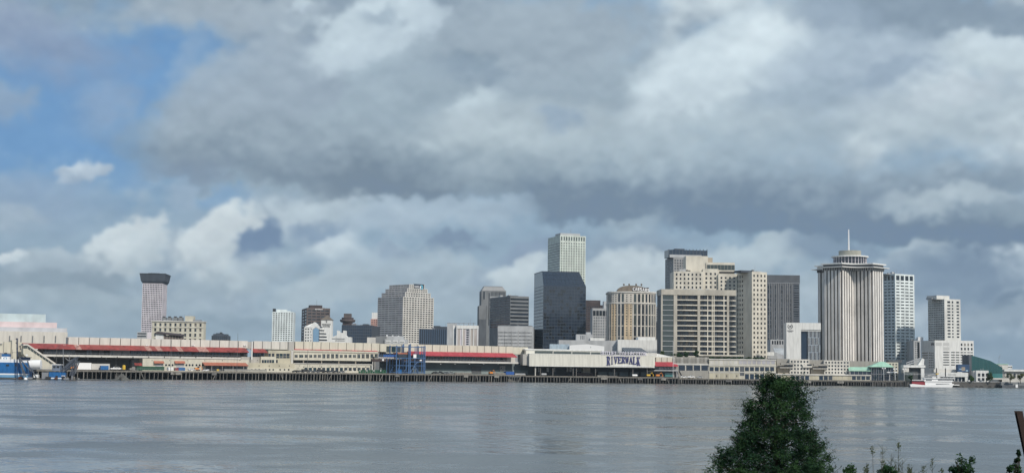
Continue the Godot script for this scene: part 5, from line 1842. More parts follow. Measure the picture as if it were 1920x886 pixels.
func mall_centre() -> void:
	var l := bank_lot("cream_mall_wing", "cream mall wing with rows of small paned windows and a long dark slot", "building", 474, 712, 0.0)
	var z := -22.0
	var glass := [M.glass_a, M.glass_teal_dark, M.glass_b]
	panel_wall(l, 474.8, 540, 4, 639.6, 653.2, z, [M.panel, M.panel_b])
	pbox(l, "stair_block", M.grey_panel, 540.5, 640.2, 551.2, 656.6, z + 2, 6)
	panel_wall(l, 552, 711, 10, 641.4, 656.0, z, [M.panel_cream, M.panel_cream2, M.panel_cream])
	awning(l, 474.8, 501.5, 653.4, z, 660.2, z + 5, 3, [M.red_roof])
	awning(l, 553, 709.5, 655.6, z, 657.6, z + 2.6, 16, [M.red_roof_new, M.red_roof])
	pbox(l, "gallery_wall", M.gallery, 474, 656, 502, 672, z - 2, 1)
	for i in 5:
		pbox(l, "gallery_window", M.glass_blue, 475 + i * 5.2, 661, 479 + i * 5.2, 667.5, z - 1.8, 0.2)
	# left office volume
	pbox(l, "office_wall", M.sand_cream, 501.5, 656.6, 548, 700, z + 3, 8)
	pbox(l, "office_lower_wall", M.panel_cream, 488, 668.2, 517, 700, z + 4, 8)
	pbox(l, "terrace_wall", M.grey_panel, 451, 668.6, 489, 700, z + 2, 6)
	for s in [[502.6, 507.4], [509.2, 514]]:
		pbox(l, "window", M.glass_a, s[0], 662.2, s[1], 668.0, z + 3.1, 0.2)
	for i in 4:
		pbox(l, "large_window", glass[i % 3], 517.4 + i * 6.5, 662.4, 523.2 + i * 6.5, 667.6, z + 3.1, 0.2)
		pbox(l, "large_window", glass[(i + 1) % 3], 517.4 + i * 6.5, 668.2, 523.2 + i * 6.5, 671.0, z + 3.1, 0.2)
	for i in 5:
		pbox(l, "window", glass[i % 3], 490.2 + i * 4.8, 674.2, 494.4 + i * 4.8, 679.8, z + 4.1, 0.2)
	pbox(l, "window", M.glass_a, 517, 674.2, 520.4, 679.8, z + 3.1, 0.2)
	pbox(l, "pilaster", M.pale_wall, 545, 656.6, 549.6, 682, z + 3.6, 4)
	pbox(l, "plinth", M.sand_cream, 466, 680.2, 552, 690.4, z + 6, 6)
	pbox(l, "base_wall", M.panel_cream, 463, 690.0, 552, 700, z + 6.4, 6)
	for px in [470.5, 477.5, 484.2, 496.4, 503.8, 510.6, 523.6, 531.8, 539.6]:
		pbox(l, "small_window", M.glass_c, px, 691.2, px + 2.6, 694.0, z + 6.5, 0.15)
	for i in 7:
		pbox(l, "wall_lamp", M.dark_metal, 485 + i * 19.0, 684.6, 486.2 + i * 19.0, 685.8, z + 6.4, 0.4)
	# long right volume
	pbox(l, "upper_wall", M.panel_cream, 549.6, 657.4, 709, 675.6, z + 3, 8)
	pbox(l, "eave", M.panel_cream2, 549.6, 657.2, 709, 660.4, z + 3.5, 8)
	var px := 552.0
	var kinds := [5.8, 7.6, 5.8, 5.4, 5.4, 5.4]
	var i_ := 0
	while px < 704:
		var tall := (px > 604 and px < 636) or (px > 668 and px < 706)
		var wide: float = kinds[i_] if i_ < 6 else 5.4
		var y0 := 663.2 if tall else 664.6
		var y1 := 671.0 if tall else 669.8
		var frame := pbox(l, "window", M.panel_cream2, px - 0.5, y0 - 0.6, px + wide + 0.5, y1 + 0.6, z + 3.12, 0.3)
		for k in 2:
			for r in 2:
				pbox(l, "pane", glass[rng.randi() % 3], px + wide * 0.5 * k + 0.15, lerpf(y0, y1, 0.5 * r) + 0.15, px + wide * 0.5 * (k + 1) - 0.15, lerpf(y0, y1, 0.5 * (r + 1)) - 0.1, z + 3.22, 0.2, frame)
		px += wide + 2.8
		i_ += 1
	pbox(l, "slot_wall", M.gallery, 549, 675, 698, 683, z - 1, 1)
	for p2 in [568.0, 602, 634.5, 666]:
		pbox(l, "slot_column", M.tan_stone, p2, 675.6, p2 + 1.4, 682, z + 2.6, 0.6)
	pbox(l, "lower_wall", M.panel_cream, 549.6, 681.8, 697, 700, z + 4, 7)
	pbox(l, "slot_sill", M.pale_wall, 549.6, 681.2, 697, 682.4, z + 4.4, 5)
	for i in 15:
		pbox(l, "shop_window", glass[rng.randi() % 3], 570.5 + i * 8.3, 688.8, 576.2 + i * 8.3, 694.5, z + 4.1, 0.2)
		if i % 2 == 0: pbox(l, "wall_lamp", M.dark_metal, 569 + i * 8.3, 686.6, 570.2 + i * 8.3, 687.8, z + 4.5, 0.4)
	# --- right wing behind the blue gantry
	var r := bank_lot("red_awning_mall", "mall wing with bright red awning and open railed gallery right of the blue gantry", "building", 712, 986, 0.0)
	panel_wall(r, 711.5, 724, 1, 644.2, 658, z, [M.panel_cream])
	panel_wall(r, 752.5, 961.5, 15, 647.0, 660.6, z, [M.panel_cream, M.panel_cream2, M.panel_cream])
	pbox(r, "glazed_bay", M.panel_cream, 723.5, 645, 753, 662, z - 0.2, 6)
	for k in 3:
		pbox(r, "large_window", [M.glass_green, M.glass_teal_dark, M.glass_b][k], 724.4 + k * 9.4, 648.6, 732.6 + k * 9.4, 659.6, z + 0.05, 0.3)
	pbox(r, "end_wall", M.panel_cream, 961, 650.4, 990, 664, z, 16)
	awning(r, 771, 970, 659.8, z, 667.4, z + 6.5, 20, [M.red_roof_new, M.red_roof_new, M.red_roof_new2])
	pbox(r, "gallery_wall", M.grey_wall, 712, 661, 966, 680, z - 4, 1)
	for i in 26:
		if i in [0, 5, 17, 20, 23]: continue
		pbox(r, "gallery_window", [M.glass_a, M.glass_c, M.glass_blue, M.glass_b][rng.randi() % 4], 797 + i * 5.6, 668.6, 801.6 + i * 5.6, 675.8, z - 3.9, 0.15)
	for px2 in [799.0, 814, 916, 929.5, 941]:
		pbox(r, "gallery_door", M.glass_c, px2, 670.4, px2 + 1.8, 675.2, z - 3.85, 0.15)
	pbox(r, "end_pavilion", M.pale_wall, 951, 669, 966, 680, z - 1.5, 2.5)
	pbox(r, "balcony_slab", M.pale_wall, 795, 677.0, 972, 680.2, z + 7, 12)
	railing(r, 796, 958, r.Y(880, 677.0, z + 7), z + 6.8, M.grey_metal)
	lamp_row(r, 826, 961, 6, 682.0, z + 6)
	pbox(r, "ground_wall", M.teal_grey, 712, 679, 992, 701, z - 1, 1)
	pbox(r, "kick_wall", M.teal_pale, 796, 692.6, 990, 701, z - 0.3, 0.6)
	pbox(r, "loading_door", M.gallery, 884, 686, 902.5, 700, z - 0.2, 0.3)
	pbox(r, "office_box", M.grey_wall, 937, 685.5, 947.5, 695.5, z + 0.4, 1.5)
	pbox(r, "office_window", M.glass_c, 938.4, 688.5, 941.6, 692, z + 0.5, 0.2)
	for k in 4:
		pbox(r, "bay_column", M.concrete_dark, 700 + k * 24.0, 668, 702.4 + k * 24.0, 699, z + 4, 0.8)
	pbox(r, "upper_floor_beam", M.dark_brown, 697, 673, 795, 678, z + 4.5, 9)
	gantry()


func gantry() -> void:
	var l := bank_lot("blue_steel_gantry", "blue painted steel loading gantry rising above the wharf between the two mall wings", "gantry", 722, 799, 0.0)
	var z0 := -4.0
	var deep := 9.0
	var ybase := l.Y(760, 700.0, z0)
	var fat := 0.3
	var legs := [[743.2, 647.0], [766.2, 646.0], [768.8, 644.5], [796.4, 648.0]]
	for f in 2:
		var z := z0 - deep * f
		for g in legs:
			var x := l.X(g[0], 670, z0)
			var st := mb()
			box(st, Vector3(x - fat, ybase, z - fat), Vector3(x + fat, l.Y(g[0], g[1], z0), z + fat))
			done(st, "leg", M.blue_steel, l.node)
		for b in [[742, 797, 649.6], [742, 797, 671.0], [742, 797, 685.0], [768, 797, 677.6], [742, 797, 698.0]]:
			var st := mb()
			var y := l.Y(760, b[2], z0)
			box(st, Vector3(l.X(b[0], 670, z0), y - 0.2, z - 0.2), Vector3(l.X(b[1], 670, z0), y + 0.2, z + 0.2))
			done(st, "beam", M.blue_steel, l.node)
		for d in [[769.5, 697, 777, 686], [777, 686, 784, 697], [777, 684, 783.5, 678], [744.5, 697, 749, 686.5]]:
			var st := mb()
			bar(st, l.P(d[0], d[1], z0) + Vector3(0, 0, z - z0), l.P(d[2], d[3], z0) + Vector3(0, 0, z - z0), 0.24, 5)
			done(st, "brace", M.blue_steel, l.node)
		for px in [748.6, 761.5, 777.6, 790.6, 793.8]:
			var st := mb()
			var x := l.X(px, 670, z0)
			box(st, Vector3(x - 0.2, l.Y(px, 698, z0), z - 0.2), Vector3(x + 0.2, l.Y(px, 672 if px < 780 else 648.5, z0), z + 0.2))
			done(st, "post", M.blue_steel, l.node)
	for g in legs:
		for py in [649.6, 671.0, 685.0]:
			var x := l.X(g[0], 670, z0)
			var st := mb()
			var y := l.Y(760, py, z0)
			box(st, Vector3(x - 0.22, y - 0.24, z0 - deep), Vector3(x + 0.22, y + 0.24, z0))
			done(st, "cross_beam", M.blue_steel, l.node)
	# cabins hung in the frame
	pbox(l, "cabin", M.cabin_dark, 746.4, 663.6, 763.6, 670.0, z0 - 1.0, 6)
	pbox(l, "cabin_roof", M.orange_awning, 745.8, 660.8, 764.0, 663.4, z0 - 0.8, 6.4)
	pbox(l, "cabin", M.cabin_blue, 781.5, 663.6, 796.0, 671.2, z0 - 1.0, 6)
	pbox(l, "white_panel", M.white_metal, 775.0, 663.8, 780.6, 670.8, z0 + 0.2, 0.4)
	pbox(l, "white_box", M.white_metal, 787, 674.0, 790.4, 676.2, z0 + 0.2, 0.6)
	pbox(l, "floodlight", M.white_metal, 716.5, 672.6, 719.6, 676.0, z0, 0.6)
	# footbridge to the mall
	pbox(l, "footbridge", M.grey_band, 709, 669.4, 743, 671.0, z0 - 3, 4)
	for i in 8:
		pbox(l, "bridge_panel", M.blue_tarp if i > 1 else M.cabin_dark, 711 + i * 4.0, 664.4, 714.4 + i * 4.0, 668.6, z0 - 3, 0.3)
	for i in 9:
		pbox(l, "bridge_post", M.blue_steel, 710.2 + i * 4.0, 663.4, 710.8 + i * 4.0, 670.0, z0 - 2.9, 0.3)
	for px in [724.6, 742.6]:
		pbox(l, "bridge_leg", M.blue_steel, px, 671, px + 1.2, 699, z0 - 3, 0.5)


func mall_sign() -> void:
	var z := -9.0
	var l := bank_lot("lettered_mall_hall", "white mall hall with big navy lettering above an open columned wharf storey", "building", 986, 1231, 0.0)
	var top := l.Y(1110, 664.6, z)
	var bot := l.Y(1110, 686.6, z)
	var x0 := l.X(992.5, 675, z)
	var x1 := l.X(1228.5, 675, z)
	boxed("front_wall", M.hall_white, l.node, Vector3(x0, bot, z - 26), Vector3(x1, top, z))
	boxed("left_wall", M.grey_panel, l.node, Vector3(x0 - 4.2, bot + 0.3, z - 25), Vector3(x0 - 0.01, top - 0.2, z - 3))
	boxed("top_trim", M.white_wall, l.node, Vector3(x0, top - 0.02, z - 26), Vector3(x1, top + 0.3, z + 0.12))
	boxed("bottom_trim", M.white_wall, l.node, Vector3(x0, bot - 0.35, z - 1), Vector3(x1, bot + 0.15, z + 0.1))
	# clerestory
	pbox(l, "clerestory_wall", M.hall_white, 986, 655.6, 1128, 666, z - 8, 12)
	for i in 4:
		pbox(l, "clerestory_window", M.glass_green, 1002.6 + i * 35.2, 657.6 + i * 0.8, 1036.6 + i * 35.2, 662.2 + i * 0.8, z - 7.9, 0.2)
	pbox(l, "upper_roof", M.white_wall, 984, 654.6, 1130, 656.6, z - 7.5, 14)
	# glazed skylight
	var st := mb()
	var a := l.P(1166, 651.0, z - 14)
	var b := l.P(1202, 652.0, z - 14)
	var c := l.P(1216, 661.5, z - 4)
	var d := l.P(1177, 661.5, z - 4)
	quad(st, d, a, b, c)
	tri(st, a, d, Vector3(a.x, d.y, a.z))
	tri(st, b, c, Vector3(b.x, c.y, b.z))
	done(st, "skylight", M.glass_b, l.node)
	for i in 12:
		st = mb()
		bar(st, a.lerp(b, i / 11.0) + Vector3(0, 0.1, 0.05), d.lerp(c, i / 11.0) + Vector3(0, 0.1, 0.05), 0.13, 4)
		done(st, "skylight_bar", M.light_grey, l.node)
	pbox(l, "skylight_base", M.pale_wall, 1160, 661, 1232, 666, z - 3, 14)
	# letters
	pbox(l, "letter_backing", M.slate_wall, 1137, 661.6, 1209, 665.6, z - 0.4, 0.3)
	var word := "OUTLET COLLECTION"
	var n := 0
	for i in word.length():
		if word[i] == " ": continue
		var px := 1128.6 + i * 5.05
		text_on(l.node, "roof_letter", word[i], 2.7, M.letter_pale, l.P(px, 661.6 + (px - 1126) * 0.018, z + 0.1), 1.75, 0.4)
		n += 1
	word = "RIVERWALK"
	for i in word.length():
		var px := 1141.0 + i * 7.05
		var k := absf(i - 4.0) / 4.0
		var hh := lerpf(4.7, 6.4, k * k)
		var o := text_on(l.node, "navy_letter", word[i], hh, M.navy_letter, l.P(px, 667.6 + (px - 1140) * 0.016, z + 0.35) - Vector3(0, hh * 0.5 + 0.1, 0), 2.7 if word[i] != "I" else 1.0, 0.7, true)
		o.set_meta("label", "navy block letter of the large wall sign")
	# arched soffit band below the letters
	st = mb()
	var pts := PackedVector2Array()
	var xa := l.X(1131, 684, z)
	var xb := l.X(1222, 684, z)
	pts.append(Vector2(xa, bot + 0.1))
	for i in 13:
		var t := i / 12.0
		pts.append(Vector2(lerpf(xa, xb, t), bot + 0.16 + sin(t * PI) * 1.55))
	pts.append(Vector2(xb, bot + 0.1))
	slab(st, pts, z - 0.2, z + 0.3)
	done(st, "arched_band", M.white_wall, l.node)
	# open storey: columns and back rooms
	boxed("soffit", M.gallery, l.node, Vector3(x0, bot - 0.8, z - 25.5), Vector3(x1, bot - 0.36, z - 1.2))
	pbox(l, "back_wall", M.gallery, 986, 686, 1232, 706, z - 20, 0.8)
	for px in [1003.0, 1012.5, 1036, 1074, 1080, 1116, 1151.5, 1186, 1213]:
		pbox(l, "column", M.pale_wall if px < 1005 else M.concrete_dark, px, 686.6, px + 1.8, 704.6, z - 1.5, 0.7)
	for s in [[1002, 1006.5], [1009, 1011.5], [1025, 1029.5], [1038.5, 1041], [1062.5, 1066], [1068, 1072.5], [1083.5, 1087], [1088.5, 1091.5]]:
		pbox(l, "bright_gap", M.white_wall, s[0], 688.6, s[1], 696.5, z - 19.4, 0.3)  # white panels painted as daylight showing through gaps behind
	pbox(l, "kiosk", M.sand_wall, 1093, 689.0, 1107, 698.5, z - 12, 5)
	pbox(l, "kiosk_counter", M.dark_brown, 1084, 698.4, 1112, 704.0, z - 8, 3)
	for i in 5:
		pbox(l, "stall_front", M.teal_grey, 1122 + i * 20.0, 697, 1138 + i * 20.0, 704.8, z - 10, 0.8)
	# --- end pavilion with red awning
	var r := bank_lot("red_awning_pavilion", "small white pavilion with red awning at the right end of the lettered hall", "building", 1229, 1274, 0.0)
	panel_wall(r, 1229.5, 1261.5, 3, 669.2, 677.6, z - 4, [M.panel, M.panel_cream])
	st = mb()
	pts = PackedVector2Array()
	for q in [[1212, 668.6], [1226, 661.0], [1246, 665.2], [1263, 669.4], [1263, 670.6], [1212, 670.6]]: pts.append(Vector2(r.P(q[0], q[1], z - 9).x, r.P(q[0], q[1], z - 9).y))
	slab(st, pts, z - 24, z - 9)
	done(st, "white_roof", M.white_wall, r.node)
	awning(r, 1229, 1272, 677.8, z - 4, 686.0, z + 1, 6, [M.red_roof_new, M.red_roof_new2])
	pbox(r, "upper_glass_wall", M.gallery, 1229, 685, 1270, 694, z - 2, 3)
	for i in 8:
		pbox(r, "upper_window", [M.glass_a, M.glass_brown][i % 2], 1230 + i * 5.0, 687.0, 1234.2 + i * 5.0, 692.2, z - 1.9, 0.2)
	strokes(r.node, Vector3(r.X(1251, 690, z - 1.6), r.Y(1251, 690.2, z - 1.6), z - 1.7), 12.5, 11, 1.5, M.grey_lilac)
	pbox(r, "slab", M.light_grey, 1227, 693.4, 1272, 695.2, z + 1, 8)
	pbox(r, "ground_glass", M.glass_sea, 1247, 698.5, 1269, 706, z - 2, 0.5)
	pbox(r, "ground_wall", M.gallery, 1229, 695, 1271, 707.5, z - 3, 1)
	pbox(r, "end_pier", M.grey_wall, 1268.5, 695, 1272, 707.5, z + 0.5, 4)
	st = mb()
	bar(st, r.P(1273.5, 694.5, z + 2), r.P(1279.5, 706.5, z + 2), 0.45, 4)
	done(st, "stair_flight", M.dark_metal, r.node)


# ============================================================ riverfront, right part
func riverfront_right() -> void:
	var z := -10.0
	var st: SurfaceTool
	var dark := [M.glass_a, M.glass_b, M.glass_teal_dark]
	# --- grey parking deck with upright slats
	var l := bank_lot("slatted_parking_deck", "grey parking deck with upright slats above four wide openings", "building", 1263, 1330, 0.0)
	pbox(l, "wall", M.conc_wall, 1263, 681.2, 1329.5, 710, z - 1, 30)
	pbox(l, "back_wall", M.conc_wall, 1263, 669.2, 1329.5, 682, z - 3, 28)
	for i in 22:
		pbox(l, "slat", M.conc_wall if i % 5 else M.pale_wall, 1263.4 + i * 3.0, 669.4, 1265.0 + i * 3.0, 681.6, z - 1.4, 0.5)
	pbox(l, "lintel", M.pale_wall, 1263, 681.0, 1329.5, 684.0, z - 0.7, 2)
	for s in [[1273.2, 1284.2], [1287.4, 1298.8], [1301.4, 1313.0], [1315.6, 1327.4]]:
		var hole := pbox(l, "opening", M.glass_navy, s[0], 684.6, s[1], 694.0, z - 0.9, 0.3)
		pbox(l, "opening_frame", M.pale_wall, s[1] + 0.6, 684.2, s[1] + 1.8, 695, z - 0.5, 0.5, hole)
	pbox(l, "plinth", M.conc_wall, 1271, 694.6, 1330, 710, z - 0.3, 4)
	# --- cream arcade
	l = bank_lot("cream_arcade_garage", "long cream garage with a row of dark openings over shuttered doors", "building", 1330, 1456, 0.0)
	pbox(l, "wall", M.arcade_cream, 1330, 673.2, 1455.5, 712.5, z, 30)
	pbox(l, "cornice", M.pale_wall, 1329.5, 672.6, 1456, 674.8, z + 0.4, 4)
	pbox(l, "string_course", M.pale_wall, 1329.5, 683.8, 1456, 685.6, z + 0.3, 2)
	pbox(l, "sill_course", M.pale_wall, 1329.5, 696.6, 1456, 698.2, z + 0.3, 2)
	for i in 14:
		var px := 1331.0 + i * 8.85
		if i == 6: px = 1385.0
		pbox(l, "parapet_panel", M.grey_lilac if i > 5 else M.pale_wall, px + 0.6, 676.0, px + 7.8, 682.4, z + 0.08, 0.3)
	for i in 13:
		var px := 1331.2 + i * 9.45
		if i == 6:
			pbox(l, "recess", M.slate_wall, px, 687, px + 8, 704, z + 0.05, 0.3)
			continue
		pbox(l, "opening", M.glass_navy, px, 687.6, px + 7.4, 695.4, z + 0.06, 0.25)
		if i < 6 or i > 10:
			var shut := pbox(l, "shutter", M.sand_cream, px, 700.0, px + 7.4, 710.5, z + 0.06, 0.25)
			if i % 2: pbox(l, "notice", M.dark_letter, px + 2.6, 702.6, px + 4.4, 706.5, z + 0.12, 0.1, shut)
		else:
			pbox(l, "shop_window", M.glass_blue, px, 700.6, px + 7.4, 711, z + 0.06, 0.25)
	# --- condos with square windows
	for s in [[1457, 1481.4, 1518.6, 673.0, 6, "stepped white block with square windows and grey terraces, left of two alike"], [1518.8, 1546.0, 1594.0, 675.0, 8, "wider white block with square windows and grey terraces, right of two alike"]]:
		l = bank_lot("square_window_block", s[5], "building", s[0], s[2], 0.0, "square-windowed terrace blocks")
		pbox(l, "grey_mass", M.conc_wall, s[0], s[3] - 0.6, s[1] + 1, 704, z - 8, 24)
		var x0 := l.X(s[1], 690, z - 2)
		var x1 := l.X(s[2], 690, z - 2)
		var p := part_of(l, x0, x1, z - 2, 14)
		var y0 := l.Y(s[1], 704, z - 2)
		var y1 := l.Y(s[1], s[3], z - 2)
		st = mb()
		shell(st, p, y0, y1, [0])
		windowed(st, p, 0, y0, y1, {"c": s[4], "r": 4, "w": 0.55, "h": 0.52, "l": 0.3, "rt": 0.3, "v0": y0 + 1.1, "v1": y1 - 0.4, "deep": 0.5}, dark)
		done(st, "white_wall", M.arcade_white, l.node)
		pbox(l, "terrace", M.conc_wall, s[0] + 8, s[3] + 7, s[1] + 7, s[3] + 10.5, z, 6)
		pbox(l, "terrace_window", M.glass_navy, s[1] - 3, s[3] + 10.5, s[1] + 6, s[3] + 13.5, z - 1.5, 0.4)
		pbox(l, "terrace", M.conc_wall, s[0] + 6, s[3] + 14.5, s[1] + 5, s[3] + 17.0, z + 0.4, 6)
		pbox(l, "terrace_wall", M.tan_stone, s[0] + 2, s[3] + 17, s[1], 705, z - 3, 6)
		if s[4] == 6:
			pbox(l, "terrace", M.arcade_white, 1506, 683.5, 1523.5, 688.5, z - 0.6, 3)
			pbox(l, "terrace_window", M.glass_a, 1514, 682.4, 1522.8, 685.2, z - 0.5, 0.3)
	# low arcade along the water
	l = bank_lot("low_waterside_arcade", "low cream arcade of shop windows along the wharf below the square-windowed blocks", "building", 1456, 1634, 0.0)
	pbox(l, "wall", M.arcade_cream, 1456, 703.0, 1633.5, 716, z + 3, 12)
	pbox(l, "roof_edge", M.pale_wall, 1455.5, 701.0, 1634, 703.4, z + 3.6, 13)
	for i in 20:
		var px := 1457.5 + i * 8.8
		var shut := i in [1, 2, 7, 8, 12, 13, 14, 15]
		pbox(l, "shutter" if shut else "shop_window", M.sand_cream if shut else [M.glass_blue, M.glass_navy, M.glass_b][i % 3], px, 704.4, px + 7.2, 711.8, z + 3.08, 0.25)
	pbox(l, "end_block", M.conc_wall, 1594, 676.6, 1646, 704, z - 14, 10)
	pbox(l, "upper_storey", M.pale_wall, 1594.2, 693, 1634, 703.0, z + 1, 10)
	for i in 5:
		pbox(l, "upper_window", M.glass_navy, 1595.2 + i * 7.8, 694.8, 1602.4 + i * 7.8, 702.0, z + 1.08, 0.25)
	awning(l, 1592.5, 1636, 688.0, z - 3, 694.8, z + 1.6, 5, [M.copper_green], "green_roof_sheet")
	# --- hip roofed pavilion
	l = bank_lot("green_roof_pavilion", "glass waterside pavilion with pale green hipped roof", "pavilion", 1634, 1678, 0.0)
	var c := l.P(1655.5, 677.6, z - 2)
	var e0 := l.P(1631.5, 687.4, z + 4)
	var e1 := l.P(1677.5, 687.4, z + 4)
	st = mb()
	frustum(st, e0.x, e1.x, z - 12, z + 4, e0.y, c.x - 1.6, c.x + 1.6, z - 5, z - 3, c.y)
	done(st, "hip_roof", M.copper_green, l.node)
	pbox(l, "eave", M.pale_wall, 1632.5, 687.2, 1676.5, 688.4, z + 3.6, 14)
	pbox(l, "core", M.gallery, 1638, 688, 1672, 716, z - 6, 5)
	for i in 9:
		for k in 3:
			pbox(l, "glass_panel", [M.glass_teal_dark, M.glass_a, M.glass_navy][(i + k) % 3], 1635.6 + i * 4.5, 689 + k * 8.0, 1639.6 + i * 4.5, 696.4 + k * 8.0, z + 2, 0.2)
		pbox(l, "post", M.grey_metal, 1634.7 + i * 4.5, 688.4, 1635.3 + i * 4.5, 716, z + 2.2, 0.3)
	pbox(l, "floor_band", M.grey_metal, 1634.5, 700.6, 1676, 701.4, z + 2.5, 1)
	# --- white windowed block behind
	l = bank_lot("dark_roofed_white_block", "white block with small square windows and dark flat roof right of the green-roofed pavilion", "building", 1666, 1697, 0.0)
	var p2 := part_of(l, 0, l.w, z - 12, 12)
	var yy := l.Y(1680, 679, z - 12)
	st = mb()
	shell(st, p2, 0, yy, [0])
	windowed(st, p2, 0, 0, yy, {"c": 5, "r": 5, "w": 0.5, "h": 0.5, "l": 0.4, "rt": 0.4, "v0": l.Y(1680, 708, z - 12), "v1": yy - 0.4, "deep": 0.4}, dark)
	done(st, "wall", M.arcade_cream, l.node)
	pbox(l, "roof", M.slate_wall, 1667, 674.4, 1692.5, 679.4, z - 12.4, 10)
	# --- twin-globe lamps and canopies
	for px in [1658.0, 1679.0, 1696]:
		lamp_post(px, 691.5 if px < 1670 else 693.0, px)
	l = bank_lot("white_canopies", "two small white canopies on posts beside the green-roofed pavilion", "canopy", 1664, 1684, 0.0)
	for s in [[1664.5, 1673.5], [1675, 1683.5]]:
		pbox(l, "canopy", M.white_metal, s[0], 696.6, s[1], 698.4, z + 7, 3)
		pbox(l, "post", M.white_metal, (s[0] + s[1]) / 2 - 0.3, 698, (s[0] + s[1]) / 2 + 0.3, 715, z + 5.6, 0.2)
	ferry_terminal()
	far_right()


func lamp_post(px: float, ytop: float, key: float) -> void:
	var which := {1658.0: "twin-globe white lamp post before the green-roofed pavilion", 1679.0: "twin-globe white lamp post beside the white canopies", 1696.0: "twin-globe white lamp post near the ferry ramp"}
	var l := bank_lot("lamp_post", which[key], "lamp post", px, px + 4, 0.0, "twin-globe lamp posts")
	var p := l.P(px, ytop, -1)
	var st := mb()
	bar(st, Vector3(p.x, 3.4, -1), p, 0.12, 6)
	bar(st, p + Vector3(-0.9, 0, 0), p + Vector3(0.9, 0, 0), 0.08, 5)
	done(st, "post", M.white_metal, l.node)
	for s in [-0.9, 0.9]:
		st = mb()
		lathe(st, PackedVector2Array([Vector2(0.1, -0.1), Vector2(0.5, 0.2), Vector2(0.6, 0.6), Vector2(0.4, 1.0), Vector2(0, 1.1)]), p + Vector3(s, 0, 0), 10)
		done(st, "globe", M.white_metal, l.node)


func ferry_terminal() -> void:
	var z := -6.0
	var l := bank_lot("ferry_ramp", "white covered ferry ramp with sloping truss left of the paddle steamer", "ramp", 1690, 1736, 0.0)
	var st := mb()
	for s in [[1700, 680, 1727, 671], [1700, 684, 1729, 675]]:
		bar(st, l.P(s[0], s[1], z - 6), l.P(s[2], s[3], z - 6), 0.35, 5)
	for i in 7:
		var t := i / 6.0
		bar(st, l.P(lerpf(1700, 1727, t), lerpf(680, 671, t), z - 6), l.P(lerpf(1702, 1729, t), lerpf(684, 675, t), z - 6), 0.18, 4)
	done(st, "truss", M.light_grey, l.node)
	pbox(l, "canopy", M.white_wall, 1695, 684.2, 1736, 688.6, z, 10)
	pbox(l, "canopy_wall", M.pale_wall, 1695, 688, 1705, 699, z - 0.5, 9)
	pbox(l, "pier", M.white_wall, 1728, 688, 1734, 712, z - 0.6, 4)
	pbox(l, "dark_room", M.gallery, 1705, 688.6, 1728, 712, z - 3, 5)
	st = mb()
	var pts := PackedVector2Array()
	for q in [[1722, 684], [1730, 671], [1734, 673], [1733, 684]]: pts.append(Vector2(l.P(q[0], q[1], z - 4).x, l.P(q[0], q[1], z - 4).y))
	slab(st, pts, z - 8, z - 4)
	done(st, "white_sail_wall", M.white_wall, l.node)
	pbox(l, "green_glass_wall", M.glass_green, 1697, 697, 1712, 714, z + 0.4, 0.4)
	railing(l, 1696, 1760, l.Y(1720, 703, z + 2), z + 2, M.white_metal)
	for i in 26:
		pbox(l, "mooring_pile", [M.timber_grey, M.concrete_dark][i % 2], 1633 + i * 3.1, 712.0 + (i % 3), 1634.0 + i * 3.1, 726, 2.5 + (i % 2), 0.4)
	# --- long white ferry building
	var f := bank_lot("white_ferry_hall", "low white ferry hall with dark glass front behind the paddle steamer", "building", 1752, 1818, 0.0)
	pbox(f, "roof_band", M.white_wall, 1757, 697.8, 1816.5, 706.0, z - 4, 12)
	pbox(f, "glass_front", M.glass_navy, 1764, 706, 1811, 716, z - 6, 0.5)
	for i in 8:
		pbox(f, "mullion", M.white_metal, 1764 + i * 6.6, 706, 1764.8 + i * 6.6, 716, z - 5.6, 0.3)
	pbox(f, "pier", M.white_wall, 1810.5, 704, 1816.5, 717, z - 4.2, 6)
	for i in 9:
		pbox(f, "roof_sign", M.mid_grey, 1779 + i * 1.7, 701.2, 1780.0 + i * 1.7, 702.8, z - 3.95, 0.06)
	pbox(f, "back_wall", M.pale_wall, 1752, 692, 1796, 699, z - 14, 8)
	steamer()


